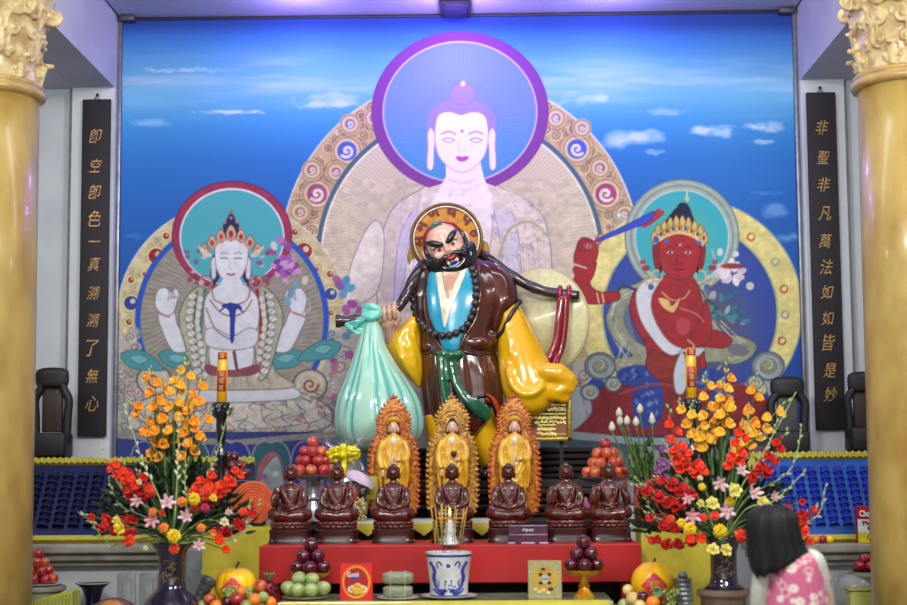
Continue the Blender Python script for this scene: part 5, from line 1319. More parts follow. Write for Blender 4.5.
# ---- straw hat and red cord on the right end
hat = thing('straw_hat', 'wide pale straw hat hung behind the right end of the pole', 'hat', S(540, 322, .22))
c_ = S(539, 322.5, .2); M = (Matrix.Rotation(math.radians(-28), 3, 'Z') @ Matrix.Rotation(math.radians(90), 3, 'X')); R = 55 * K
prof = [(R, 0), (R * .995, .012)] + [(R * (1 - t_ / 22), .012 + .16 * (t_ / 22) ** 1.1 + (.003 if t_ % 2 else 0)) for t_ in range(1, 22)] + [(.001, .18)]
back = [(.001, .16), (R * .5, .08), (R * .98, -.004)]
mb = MB(); mb.lathe(prof + back, (0, 0, 0), 72, M, cap=False); mb.v = [p_ + c_ for p_ in mb.v]
obj('brim', mb, mat('straw', (206, 202, 158), .45, 0, .2, c2=(194, 188, 140), scale=30), hat)
mb = MB(); mb.tube([M @ Vector((R * math.cos(a), R * math.sin(a), .0)) + c_ for a in [2 * PI * i / 72 for i in range(73)]], .011, 6, cap=False); obj('rim_binding', mb, mat('straw_rim', (186, 180, 130), .5), hat)
cord = thing('lashing_rope', 'dark red rope tied around the right end of the pole', 'rope', S(564, 293, -.05))
m_cord = mat('crimson_cord', (140, 16, 34), .16, 0, .8)
mb = MB()
for u in (559.5, 568.5):
    ce = S(u, 294.5, -.02); mb.tube([ce + Vector((.004 * math.sin(a), .052 * math.cos(a), .056 * math.sin(a))) for a in [2 * PI * i / 20 for i in range(21)]], .022, 8)
mb.ball(S(564, 299, -.09), (.05, .03, .03)); obj('loops', mb, m_cord, cord)
for (pts) in ([(561, 299, -.1), (559, 320, -.12), (556, 342, -.12), (550, 356, -.13), (543, 366, -.16)], [(566, 299, -.09), (565, 320, -.1), (562, 345, -.1), (557, 358, -.12), (552, 369, -.16)]):
    mb = MB(); mb.tube(spline([S(*q) for q in pts], 6), .031, 10); obj('strand', mb, m_cord, cord)

# ---- gold framed plaque beside the statue
pq = thing('gold_plaque', 'gold-framed brown plaque with gold lettering under the statue\'s yellow cuff', 'plaque', (S(546, 440, .06).x, Y0 + .06, PED_Z))
a, b = S(519, 392, .06), S(572, 441, .06); zc, xc = (a.z + b.z) / 2, (a.x + b.x) / 2; W_, H_ = b.x - a.x, a.z - b.z
m_fr = mat('frame_gold', (176, 160, 66), .3, .5, c2=(150, 130, 44), scale=25); 
mb = MB(); mb.box((xc, Y0 + .07, zc), (W_ - .02, .04, H_ - .02)); obj('panel', mb, mat('plaque_brown', (150, 84, 34), .4), pq, smooth=False)
mb = MB()
for sg in (-1, 1):
    mb.box((xc + sg * (W_ / 2 - .02), Y0 + .06, zc), (.04, .08, H_), bevel=.008); mb.box((xc, Y0 + .06, zc + sg * (H_ / 2 - .016)), (W_, .08, .032), bevel=.008)
obj('frame', mb, m_fr, pq)
rr = random.Random(5); m_let = mat('bright_gold', (236, 214, 110), .25, .5)
for (v, x0_, x1_, h_) in [(396, 545, 566, 3), (409, 545, 566, 6), (418, 532, 566, 4), (422, 535, 566, 4), (429, 538, 556, 4.5), (433.5, 538, 556, 4), (438, 540, 566, 1.6)]:
    mb = MB(); u = x0_
    while u < x1_:
        w_ = rr.uniform(.8, 2.0); q = S(u, v, .04)
        mb.box((q.x, Y0 + .045, q.z + rr.uniform(-.006, .006)), (w_ * K, .01, h_ * K * rr.uniform(.45, .95)), rot=Matrix.Rotation(rr.uniform(-.5, .5), 4, 'Y')); u += w_ + rr.uniform(.1, .7)
    mb.box((S((x0_ + x1_) / 2, v, .04).x, Y0 + .048, S(0, v + h_ * .0, .04).z), ((x1_ - x0_) * K, .008, h_ * K * .28))
    obj('raised_lettering', mb, m_let, pq, smooth=False)
mb = MB(); 
for sg in (-1, 1): mb.box((xc + sg * W_ * .3, Y0 + .09, (PED_Z + zc) / 2), (.03, .03, zc - PED_Z))
obj('support', mb, dwood, pq, smooth=False)
# ---------------------------------------------------------------- row of seated redwood figures
m_rw = mat('redwood', (94, 34, 22), 0.25, 0, 0.45, c2=(52, 16, 12), scale=26)
m_rw2 = mat('redwood_plinth', (58, 16, 18), 0.3, 0, 0.4, c2=(38, 10, 12), scale=10)
def seated(kind, u, v, Y, label):
    k = Y / F_PX; o = PZ(u, Y, TAB_Z)
    root = thing('seated_wooden_figure', label, 'figurine', (0, 0, 0), 'seated wooden figures along the red table')
    X = lambda x, y, z: Vector((x * k, y * k, (z if z < 14 else 14 + (z - 14) * .62 if z < 27 else 22 + (z - 27) * .94) * k))
    mb = MB(); rings = []
    for (hw, z) in ((21.2, 0), (21.3, 2.5), (20.4, 3.6), (20.2, 10), (20.8, 11), (20.8, 13.5), (20, 14.2)):
        pts = []
        for i in range(32):
            a = 2 * PI * i / 32; c_, s_ = math.cos(a), math.sin(a)
            pts.append(X(hw * math.copysign(abs(c_) ** .45, c_), hw * .72 * math.copysign(abs(s_) ** .45, s_), z))
        rings.append(pts)
    mb.loft(rings); obj('plinth', mb, m_rw2, root, angle=35)
    mb = MB()
    mb.lathe([(18.5 * k, 14 * k), (19.4 * k, 15 * k), (19 * k, 17 * k), (19.6 * k, 19 * k), (20 * k, 21.6 * k), (4 * k, 22 * k)], (0, 0, 0), 40, Matrix.Diagonal((1, .75, 1)).to_3x3())
    for row, (zz, rr, off) in enumerate(((17.5, 18.4, 0), (22.5, 18.8, .5))):
        for i in range(18):
            a = 2 * PI * (i + off) / 18
            mb.ball(X(rr * math.cos(a), rr * .75 * math.sin(a), zz), (3.8 * k, 1.6 * k, 2.2 * k), Matrix.Rotation(a + PI / 2, 3, 'Z'), 8, 6)
    obj('lotus_base', mb, m_rw, root, fz=None)
    mb = MB()
    # crossed legs
    for sg in (-1, 1):
        mb.tube([X(sg * 5, 4, 33), X(sg * 13, -2, 34), X(sg * 16, -5, 34), X(sg * 12, -10, 33), X(-sg * 2, -12.5, 32)], [7 * k, 7.6 * k, 6.8 * k, 6.0 * k, 4.2 * k], 14)
    mb.ball(X(0, -2, 32), (20 * k, 13 * k, 6.0 * k))
    # robe rim over the legs
    for sg in (-1, 1):
        mb.tube(spline([X(sg * 19.5, -4, 30), X(sg * 14, -12.5, 30.5), X(sg * 5, -14.5, 31.5), X(0, -14.6, 30)], 4), 1.0 * k, 6)
        mb.tube(spline([X(sg * 17, -9, 34), X(sg * 9, -14.5, 35), X(sg * 1, -14.5, 33.5)], 4), .9 * k, 6)
    # torso
    rings = []
    for (z, rx, ry, y) in ((30, 12, 9.5, 1), (38, 9.8, 8, .5), (45, 9.4, 7.4, 0), (53, 10.6, 7.6, 0), (60, 12.2, 7.0, .3), (64, 11, 5.6, .6), (66.5, 5.2, 4, .6), (69, 3.1, 3, .3), (72, 3.0, 3, 0)):
        rings.append([X(rx * math.cos(2 * PI * i / 28), y + ry * math.sin(2 * PI * i / 28), z) for i in range(28)])
    mb.loft(rings)
    # robe edges: open chest, shoulder fold
    mb.tube(spline([X(-8, -5, 65), X(-6, -8.4, 55), X(-2, -8.8, 46), X(3, -8.5, 42)], 5), 1.15 * k, 6)
    mb.tube(spline([X(8, -5, 65), X(6.4, -8.4, 55), X(4, -8.8, 47), X(1, -8.6, 42)], 5), 1.15 * k, 6)
    mb.tube(spline([X(10.5, -4, 62), X(10, -8, 52), X(8, -9, 44)], 5), 1.0 * k, 6); mb.tube(spline([X(-9.5, -7, 44), X(0, -9, 41.5), X(9.5, -7, 44)], 5), 1.1 * k, 6)
    def arm(sg, pts, rr): mb.tube(spline([X(sg * a, b, c_) for a, b, c_ in pts], 4), [x[2] * k for x in spline([(0, 0, q) for q in rr], 4)], 12)
    lap = [(11, 0, 61), (13, -1, 53), (12.8, -5, 45), (8, -10.5, 41.5), (3, -13, 41)]
    if kind == 'lap':
        arm(-1, lap, (4, 4.3, 4.2, 3.4, 2.4)); arm(1, lap, (4, 4.3, 4.2, 3.4, 2.4)); mb.ball(X(0, -13, 39.5), (4.5 * k, 3 * k, 1.8 * k)); mb.ball(X(0, -12.6, 42), (2.8 * k, 2.4 * k, 2.0 * k))
    else:
        arm(1, lap if kind != 'staff' else [(12, 0, 61), (16, -1, 52), (17, -5, 46), (17, -9, 50), (16.5, -10, 53)], (4, 4.3, 4.2, 3.4, 2.4)); mb.ball(X(2, -13, 39.5), (4 * k, 3 * k, 1.8 * k))
        arm(-1, [(12, 0, 61), (15.5, -1, 52), (15, -6, 45), (12.5, -10, 50), (11.5, -11.5, 55)], (4, 4.3, 4.0, 3.0, 2.0)); mb.ball(X(-11.3, -12, 57.5), (2.2 * k, 1.5 * k, 3.0 * k))
        for i in range(4): mb.tube([X(-13 + i * 1.15, -12, 58), X(-13 + i * 1.15, -12.3, 62.5 - abs(i - 1.5) * .5)], [.75 * k, .55 * k], 6)
    if kind == 'staff':
        mb.tube([X(17, -9, 28), X(16.6, -9.5, 55), X(16.3, -9, 70)], 1.1 * k, 8)
        mb.tube(spline([X(-15, -1, 62), X(-18, -1, 50), X(-18, -4, 36)], 5), 1.6 * k, 8); mb.tube(spline([X(12, 1, 63), X(16, 3, 66), X(14, 3, 72)], 5), 1.8 * k, 8)
    # head
    mb.ball(X(0, -.3, 76), (5.8 * k, 5.8 * k, 7.0 * k)); mb.ball(X(0, .8, 78.3), (6.1 * k, 6.0 * k, 5.4 * k)); mb.ball(X(0, 1, 84), (3.1 * k, 3.1 * k, 2.6 * k))
    mb.tube([X(0, -5.6, 77.5), X(0, -7.0, 75)], [.6 * k, .95 * k], 6); mb.ball(X(0, -5.8, 72.6), (1.8 * k, .7 * k, .55 * k), None, 8, 6)
    for sg in (-1, 1):
        mb.tube([X(sg * 5.8, .2, 78), X(sg * 6.5, .3, 75), X(sg * 5.8, .2, 70)], [.8 * k, 1.1 * k, 1.0 * k], 6)
        mb.ball(X(sg * 2.4, -5.4, 77.4), (1.6 * k, .6 * k, .6 * k), None, 8, 6); mb.tube([X(sg * .9, -5.8, 78.8), X(sg * 2.7, -5.8, 79.6), X(sg * 4.6, -4.7, 78.8)], .5 * k, 6)
    obj('carved_body', mb, m_rw, root, fz=.0048, sm=1)
    mb = MB(); rings = []
    for i in range(90):
        t_ = (i + .5) / 90; ph = math.acos(1 - t_ * 1.0); th = i * 2.39996
        mb.ball(X(6.2 * math.sin(ph) * math.cos(th), .8 + 6.1 * math.sin(ph) * math.sin(th), 78.8 + 5.3 * math.cos(ph)), .85 * k, None, 6, 4)
    obj('hair_curls', mb, m_rw, root)
    root.location = o
    return root
SEAT = [('raised', 290.5, 'leftmost seated wooden figure on the red table, hand raised, beside the orange disc'),
        ('lap', 337.2, 'second seated wooden figure from the left, below the yellow bow'),
        ('lap', 393.5, 'third seated wooden figure, in front of the leftmost golden figure'),
        ('lap', 452.5, 'middle seated wooden figure behind the incense bowl, before the middle golden figure'),
        ('lap', 509, 'seated wooden figure behind the maroon box, in front of the rightmost golden figure'),
        ('raised', 567, 'sixth seated wooden figure, hand raised, left of the one with the staff'),
        ('staff', 610, 'rightmost seated wooden figure, holding a thin staff, below the apple pyramid')]
protoS = {}
for i, (kd, u, lab) in enumerate(SEAT):
    Y = 10.84
    if kd not in protoS: protoS[kd] = seated(kd, u, 545, Y, lab); protoS[kd].scale = (1.0,) * 3
    else: copy_tree(protoS[kd], PZ(u, Y, TAB_Z), None, lab)

# ---------------------------------------------------------------- three standing golden figures with flame haloes
m_fl = mat('flame_gold', (206, 134, 34), 0.32, 0.25, 0.3, c2=(164, 76, 22), scale=30, bump=.5, bscale=55)
m_fl2 = mat('flame_edge', (190, 92, 30), 0.35, 0.15, 0.3, c2=(168, 56, 24), scale=30)
m_fl3 = mat('flame_gold_pale', (204, 156, 60), 0.32, 0.3, 0.3, c2=(150, 96, 30), scale=30, bump=.5, bscale=55)
m_robe = mat('gold_robe', (222, 176, 48), 0.36, 0.0, 0.35, c2=(196, 140, 26), scale=14, bump=.15, bscale=40)
m_face = mat('figure_face', (226, 184, 160), 0.35, 0, 0.3, c2=(220, 172, 148))
m_chest = mat('figure_chest', (232, 216, 190), 0.35, 0, 0.3)
def golden(kind, u, label, mfl):
    Y = 11.62; k = Y / F_PX * 1.0; o = PZ(u, Y, T1_Z)
    root = thing('standing_golden_figure', label, 'figurine', (0, 0, 0), 'standing golden figures behind the wooden row')
    X = lambda x, y, z: Vector((x * k, y * k, z * k))
    hw = [(4, 20), (12, 23.5), (30, 24.5), (50, 24.5), (68, 23.5), (80, 19.5), (86, 15.5), (92, 15.5), (99, 16), (106, 13.5), (113, 8.5), (119, 3.5), (123, .3)]
    N = 60; out = []
    for i in range(N + 1):
        z = 4 + 119 * i / N; w_ = lerp_keys(hw, z)[0]; out.append((w_, z))
    def yb(x, z): return 6 - 0.012 * x * x * .35
    outline = [(w_, z) for w_, z in out] + [(-w_, z) for w_, z in out[::-1]]
    mb = MB(); rows = []
    for (w_, z) in out:
        row = [X(w_ * s_, yb(w_ * s_, z), z) for s_ in [j / 8 - 1 for j in range(17)]] + [X(w_ * s_, yb(w_ * s_, z) + 2.2, z) for s_ in [1 - j / 8 for j in range(17)]]
        rows.append(row)
    mb.loft(rows)
    # raised rims and carved curls
    for f_ in (.62, .8):
        for sg in (-1, 1): mb.tube([X(sg * w_ * f_, yb(w_ * f_, z) - .3, z) for w_, z in out[3:38]], .8 * k, 6)
    mb.tube([X(11.5 * math.cos(a), 5.2, 96 + 12 * math.sin(a)) for a in [2 * PI * i / 40 for i in range(41)]], .9 * k, 6); mb.tube([X(8.5 * math.cos(a), 5.2, 95 + 8.8 * math.sin(a)) for a in [2 * PI * i / 40 for i in range(41)]], .7 * k, 6)
    rg = random.Random(int(u))
    for i in range(130):
        z = rg.uniform(6, 112); w_ = lerp_keys(hw, z)[0]; s_ = rg.choice((-1, 1)) * rg.uniform(.5, .97); a0 = rg.uniform(0, 6)
        c_ = (w_ * s_, z); r_ = rg.uniform(1.0, 1.9)
        mb.tube([X(c_[0] + r_ * (1 - .1 * j) * math.cos(a0 + j * .9), yb(c_[0], z) - .6, c_[1] + r_ * (1 - .1 * j) * math.sin(a0 + j * .9)) for j in range(6)], [.65 * k] * 4 + [.5 * k, .4 * k], 5)
    mand = obj('flame_halo', mb, mfl, root)
    # tongues of flame round the rim
    mb = MB()
    def tongue(x, z, dx, dz, L, wd):
        n_ = Vector((-dz, dx)); pts = []
        for j in range(6):
            t_ = j / 5; pts.append(X(x + dx * L * t_ + n_.x * .9 * math.sin(t_ * 4), yb(x, z) + .4, z + dz * L * t_ + n_.y * .9 * math.sin(t_ * 4)))
        mb.tube(pts, [wd * k, wd * 1.05 * k, wd * .9 * k, wd * .65 * k, wd * .4 * k, .08 * k], 7, flat=.8)
    L_ = 0
    zz = 6
    while zz < 121:
        w_ = lerp_keys(hw, zz)[0]; w2 = lerp_keys(hw, min(zz + 1, 123))[0]; d = Vector((1.0, -(w2 - w_))).normalized()
        d = (d + Vector((0, .75))).normalized()
        for sg in (-1, 1): tongue(sg * (w_ - .6), zz, sg * d.x, d.y, rg.uniform(2.8, 4.0), 2.3 if zz < 84 else 1.7)
        zz += 5.2 if zz < 80 else 3.6
    tongue(0, 120, 0, 1, 6, 1.5)
    obj('flame_rim', mb, m_fl2 if kind != 'bowl' else mfl, root)
    # robe
    mb = MB(); rings = []
    for (z, rx, ry) in ((6, 12.5, 7), (14, 11.5, 6.5), (30, 10.5, 6), (46, 10.5, 6), (58, 11, 6), (68, 11, 5.6), (75, 10.8, 5), (80, 9.2, 4.2), (83, 5, 3), (85, 2.6, 2.4)):
        rings.append([X(rx * math.cos(2 * PI * i / 40) * (1 + .03 * math.sin(8 * 2 * PI * i / 40 + z * .1)), -1 + ry * math.sin(2 * PI * i / 40) * (1 + .05 * math.cos(9 * 2 * PI * i / 40)), z) for i in range(40)])
    mb.loft(rings)
    def tb(pts, rr, n=10): mb.tube(spline([X(*q) for q in pts], 4), [x[2] * k for x in spline([(0, 0, q) for q in rr], 4)], n)
    # sleeves
    tb([(-9.5, -1, 78), (-13, -2, 68), (-13.5, -4, 58), (-11, -7, 50)], (3.2, 3.6, 3.6, 3.0))
    tb([(9.5, -1, 78), (13, -2, 69), (12.5, -5, 60), (8, -8, 59)], (3.2, 3.6, 3.8, 2.8))
    tb([(-13, -4, 58), (-13.5, -4, 44), (-12.5, -3, 30)], (3.0, 2.2, .8)); tb([(12, -5, 59), (13.5, -4, 44), (12.5, -3, 30)], (3.4, 2.4, .8))
    for (a, b) in ((-6, 1), (-3, 0), (0, 1), (3, 0), (6, 1)):
        tb([(a * .6, -6.8, 60 - abs(a)), (a, -7.4, 44), (a * 1.2, -7.6, 26), (a * 1.3, -8, 10)], (.5, .9, .9, .7), 6)
    tb([(-8, -5, 72), (0, -7.5, 52), (8, -6, 66)], (.8, 1.1, .8), 6); tb([(-8.5, -5, 66), (0, -8, 44), (9, -6, 58)], (.7, 1.0, .7), 6); tb([(-8.5, -5, 56), (0, -8.2, 36), (9, -6, 50)], (.6, .9, .6), 6)
    robe = obj('robe', mb, m_robe, root, fz=.0062, sm=1)
    mb = MB(); mb.ball(X(0, -3.3, 77), (3.7 * k, 3.4 * k, 5.6 * k)); obj('bare_chest', mb, m_chest, root)
    mb = MB(); mb.lathe([(2.4 * k, 80 * k), (2.2 * k, 86 * k)], (0, -1.2 * k, 0), 14); mb.ball(X(0, -1.8, 91), (4.7 * k, 4.6 * k, 6.0 * k)); mb.tube([X(0, -6, 91.5), X(0, -6.5, 89.6)], [.4 * k, .7 * k], 6)
    for sg in (-1, 1): mb.tube([X(sg * 4.4, -1, 92.5), X(sg * 4.9, -1, 88), X(sg * 4.5, -1, 86)], [.6 * k, .9 * k, .7 * k], 6)
    hd = obj('head', mb, m_face, root)
    mb = MB()
    for sg in (-1, 1): mb.tube([X(sg * .7, -5.9, 91.6), X(sg * 1.7, -5.9, 91.9), X(sg * 2.8, -5.2, 91.5)], .26 * k, 5); mb.tube([X(sg * .7, -5.8, 93.2), X(sg * 1.8, -5.6, 93.8), X(sg * 3.0, -5, 93.2)], .22 * k, 5)
    obj('painted_eyes', mb, m_black, hd)
    mb = MB(); mb.ball(X(0, -5.7, 88), (.9 * k, .4 * k, .35 * k), None, 8, 6); obj('lips', mb, m_red, hd)
    mb = MB(); mb.ball(X(0, .2, 93.8), (5.1 * k, 4.6 * k, 4.9 * k))
    if kind == 'bowl': mb.ball(X(0, 0, 98), (2.8 * k, 2.8 * k, 2.2 * k))
    for sg in (-1, 1): mb.tube([X(sg * 4.7, -.5, 93), X(sg * 5.2, 0, 88), X(sg * 5.6, -.5, 84)], [1.2 * k, 1.0 * k, .5 * k], 6)
    obj('hair', mb, m_black, root)
    if kind != 'bowl':
        mb = MB()
        for i in range(9):
            a = -PI * .05 - PI * .9 * i / 8; h_ = 3 + 3.2 * math.sin(PI * i / 8)
            p0 = (4.3 * math.cos(a), .2 + 4.0 * math.sin(a))
            mb.tube([X(p0[0], p0[1], 96.5), X(p0[0] * 1.06, p0[1] * 1.06, 96.5 + h_ * .6), X(p0[0] * .96, p0[1] * .96, 96.5 + h_)], [1.0 * k, 1.0 * k, .15 * k], 6)
        mb.tube([X(4.3 * math.cos(a), .2 + 4.0 * math.sin(a), 96.5) for a in [2 * PI * i / 24 for i in range(25)]], .7 * k, 6, cap=False); mb.ball(X(0, -.5, 99), (2 * k, 2 * k, 3 * k))
        obj('crown', mb, m_robe, root)
    # hands
    mb = MB(); mb.ball(X(-10.6, -8, 47), (1.6 * k, 1.2 * k, 2.4 * k))
    for i in range(4): mb.tube([X(-11.8 + i * .8, -8, 46), X(-12 + i * .85, -8.2, 41.5 + abs(i - 1.5) * .6)], [.5 * k, .35 * k], 5)
    obj('lowered_hand', mb, m_face, root)
    mb = MB(); mb.ball(X(5.6, -9.2, 59), (2.2 * k, 1.3 * k, 1.5 * k))
    for i in range(4): mb.tube([X(4.2, -9.5, 60 - i * .8), X(1.5, -10, 60.4 - i * .75)], [.5 * k, .35 * k], 5)
    obj('raised_hand', mb, m_face, root)
    if kind == 'bowl':
        mb = MB(); mb.lathe([(.1 * k, 61 * k), (1.6 * k, 61 * k), (2.8 * k, 63 * k), (3.1 * k, 65.5 * k), (2.7 * k, 67 * k), (.1 * k, 66.6 * k)], (1.5 * k, -10.4 * k, 0), 20); obj('alms_bowl', mb, mat('dark_bowl', (80, 46, 26), .3, .2, .3), root)
    else:
        mb = MB(); mb.tube([X(1, -10, 66), X(-.6, -10.4, 60), X(-3, -10, 50)], [.4 * k, .9 * k, 1.5 * k], 8); obj('lotus_stem', mb, m_chest, root)
    mb = MB(); mb.lathe([(15 * k, 0), (15.5 * k, 2.5 * k), (13 * k, 3.2 * k), (14 * k, 5.5 * k), (12 * k, 6.5 * k), (.1 * k, 6.6 * k)], (0, 0, 0), 32, Matrix.Diagonal((1, .75, 1)).to_3x3()); obj('pedestal', mb, m_fl, root)
    root.location = o + Vector((0, 0, .004))
    return root
golden('lotus', 394, 'leftmost standing golden figure with an orange flame halo, before the turquoise bundle', m_fl)
golden('bowl', 453, 'middle standing golden figure holding a small bowl, with a paler flame halo', m_fl3)
golden('lotus', 515.5, 'rightmost standing golden figure with an orange flame halo, beside the gold plaque', m_fl)
# ---------------------------------------------------------------- flowers
g_stem = mat('stem_green', (84, 116, 58), .5, c2=(62, 92, 44), scale=30)
g_pale = mat('bud_green', (176, 196, 136), .5, c2=(140, 168, 104), scale=40)
g_leaf = mat('leaf_green', (44, 80, 40), .45, c2=(26, 54, 28), scale=20)
g_dark = mat('leaf_dark', (30, 50, 30), .5, c2=(18, 34, 20), scale=20)
FC = {
    'orange-yellow': mat('petal_orange_yellow', (238, 170, 44), .5, c2=(232, 134, 26), scale=30),
    'golden yellow': mat('petal_gold', (240, 194, 70), .5, c2=(232, 160, 36), scale=30),
    'orange-red': mat('petal_orange_red', (232, 70, 30), .5, c2=(206, 38, 22), scale=30),
    'scarlet': mat('petal_scarlet', (206, 34, 30), .5, c2=(160, 20, 24), scale=30),
    'white': mat('petal_white', (222, 226, 200), .5, c2=(196, 208, 160), scale=30),
    'pink': mat('petal_pink', (228, 178, 196), .5, c2=(214, 132, 164), scale=30),
    'pale pink': mat('petal_pale_pink', (232, 206, 214), .5, c2=(206, 150, 180), scale=30),
    'bright yellow': mat('petal_bright_yellow', (236, 208, 30), .5, c2=(222, 182, 20), scale=30),
    'pale yellow': mat('petal_pale_yellow', (232, 224, 128), .5, c2=(214, 204, 90), scale=30),
    'orange': mat('petal_orange', (236, 140, 50), .5, c2=(224, 110, 34), scale=30),
    'purple': mat('petal_purple', (160, 96, 160), .5, c2=(130, 70, 134), scale=30),
    'magenta': mat('petal_magenta', (190, 36, 80), .5, c2=(160, 24, 60), scale=30),
}
m_cen = mat('flower_throat', (214, 190, 80), .5)
def petal(mb, base, d, up, L, W, curl=.3, cup=.25, n=5, tip=.15):
    """a curved petal with thickness, from base along d"""
    d = d.normalized(); s_ = d.cross(up).normalized(); nrm = s_.cross(d).normalized(); rings = []
    for i in range(n + 1):
        t_ = i / n; w_ = W * (math.sin(PI * min(1, .12 + t_ * .84)) ** .7 * (1 - t_ * tip) + .02)
        c_ = base + d * (L * (t_ - .12 * t_ * t_)) + nrm * (L * (cup * math.sin(PI * t_) * -1 * 0 + curl * t_ * t_))
        th = .0018 + .001 * (1 - t_)
        rings.append([c_ - s_ * w_ + nrm * w_ * cup, c_ - nrm * .0, c_ + s_ * w_ + nrm * w_ * cup, c_ + s_ * w_ * .9 + nrm * (w_ * cup - th * 2), c_ - nrm * th * 2, c_ - s_ * w_ * .9 + nrm * (w_ * cup - th * 2)])
    mb.loft(rings)
def m_blossom(r, seed, n=6, curl=.25, wd=.42, lift=.75):
    """open six-petalled blossom facing -Y"""
    rg = random.Random(seed); mb = MB()
    for i in range(n):
        a = 2 * PI * i / n + rg.uniform(-.15, .15); lf = lift * (1 if i % 2 else .75)
        d = Vector((math.cos(a), -lf, math.sin(a))); petal(mb, Vector((0, 0, 0)), d, Vector((0, -1, 0)), r * rg.uniform(.95, 1.15), r * wd, -curl * .6 * -1, .25)
    mb.tube([(0, .25 * r, 0), (0, 0, 0)], [.08 * r, .2 * r], 6)
    me = mb.mesh('blossom'); me.polygons.foreach_set('use_smooth', [True] * len(me.polygons)); return me
def m_pompom(r, seed, n=34, w_=.28):
    rg = random.Random(seed); mb = MB()
    for i in range(n):
        t_ = (i + .5) / n; ph = math.acos(1 - t_ * 1.15); th = i * 2.39996
        d = Vector((math.sin(ph) * math.cos(th), -math.cos(ph), math.sin(ph) * math.sin(th)))
        petal(mb, d * r * .15, d, Vector((.1, -1, .2)), r * rg.uniform(.75, .95), r * w_, -.15, .35, 3)
    mb.ball((0, 0, 0), r * .35, None, 8, 6)
    me = mb.mesh('pompom'); me.polygons.foreach_set('use_smooth', [True] * len(me.polygons)); return me
def m_budmesh(L, r):
    mb = MB(); mb.tube([(0, 0, 0), (0, 0, L * .3), (0, 0, L * .7), (0, 0, L)], [r * .5, r, r * .8, r * .1], 8)
    me = mb.mesh('bud'); me.polygons.foreach_set('use_smooth', [True] * len(me.polygons)); return me
BLO = {}
def blossom_obj(name, kind, colour, r, loc, face, parent, spin=0, rg=random):
    key = (kind, round(r, 3), colour)
    if key not in BLO:
        if kind == 'glad': vs = [m_blossom(r, s_, 6, .55, .52, .6) for s_ in range(3)]
        elif kind == 'lily': vs = [m_blossom(r, s_, 6, .5, .22, .35) for s_ in range(3)]
        elif kind == 'alst': vs = [m_blossom(r, s_, 6, .15, .42, .6) for s_ in range(3)]
        elif kind == 'pom': vs = [m_pompom(r, s_) for s_ in range(2)]
        elif kind == 'rose': vs = [m_pompom(r, s_, 18, .5) for s_ in range(2)]
        for v_ in vs: v_.materials.append(FC[colour])
        BLO[key] = vs
    me = rg.choice(BLO[key])
    o = bpy.data.objects.new(name, me); COL.objects.link(o); o.parent = parent
    o.location = loc - root_off(parent)
    f = Vector(face).normalized(); q = f.to_track_quat('-Y', 'Z'); o.rotation_euler = (q @ Euler((0, spin, 0)).to_quaternion()).to_euler()
    return o
RG = random.Random(11)
BUDM = {}
def bud_obj(name, m_, L, r, loc, dirv, parent):
    key = (m_.name, L, r)
    if key not in BUDM: me = m_budmesh(L, r); me.materials.append(m_); BUDM[key] = me
    o = bpy.data.objects.new(name, BUDM[key]); COL.objects.link(o); o.parent = parent; o.location = loc - root_off(parent)
    o.rotation_euler = Vector(dirv).to_track_quat('Z', 'Y').to_euler(); return o
JOBS = []     # (bouquet, kind word, category, u of head, object) for the labels given below
def gladiolus(bq, base, path, Y, colour, n, r=.05, budn=4, ydir=0.0, t0=.45, leaf=True):
    """stem from base pixel along path pixels (last = tip)"""
    pts = [P(u, v, Y + (ydir * i / max(1, len(path)))) for i, (u, v) in enumerate([base] + path)]
    cv = spline(pts, 8); N = len(cv) - 1
    root = thing('gladiolus', '', 'gladiolus', P(base[0], base[1], Y))
    mb = MB(); mb.tube(cv, [.0062 * (1 - .55 * i / N) for i in range(N + 1)], 6)
    if leaf:
        for q in (.12, .3):
            b = cv[int(N * q)]; e = cv[int(N * min(1, q + .42))] + Vector((RG.uniform(-.06, .06), RG.uniform(-.06, .03), 0)); m_ = (b + e) / 2 + Vector((RG.uniform(-.03, .03), -.02, .03)); cvl = spline([b, m_, e], 5); rings = []
            for i, p_ in enumerate(cvl):
                w_ = .012 * math.sin(PI * min(1, .15 + .85 * i / (len(cvl) - 1))) + .0008
                rings.append([p_ + Vector((-w_, 0, 0)), p_ + Vector((0, -.003, 0)), p_ + Vector((w_, 0, 0)), p_ + Vector((0, .003, 0))])
            mb.loft(rings)
    obj('stem', mb, g_stem, root)
    for i in range(n):
        t_ = t0 + (.86 - t0) * i / max(1, n - 1); k_ = int(N * t_); p_ = cv[k_]; tg = (cv[min(N, k_ + 1)] - cv[max(0, k_ - 1)]).normalized()
        side = (1 if i % 2 else -1); off = Vector((side * r * .38, -r * .55, 0))
        blossom_obj('blossom', 'glad', colour, r * (1 if t_ < .75 else .85), p_ + off + tg * .01, Vector((side * .45 + RG.uniform(-.25, .25), -1, .25 + RG.uniform(-.2, .3))), root, RG.uniform(0, 1))
    for i in range(budn):
        t_ = .86 + .14 * (i + .5) / budn; k_ = min(N, int(N * t_)); p_ = cv[k_]; tg = (cv[k_] - cv[max(0, k_ - 2)]).normalized()
        bud_obj('bud', g_pale if i or colour == 'white' else FC[colour], .034 - .003 * i, .0075 - .0008 * i, p_ + Vector((.004 * (1 if i % 2 else -1), -.004, 0)), tg + Vector((.35 * (1 if i % 2 else -1), -.2, 0)), root)
    JOBS.append((bq, colour + ' gladiolus spike', path[-1][0], root)); return root
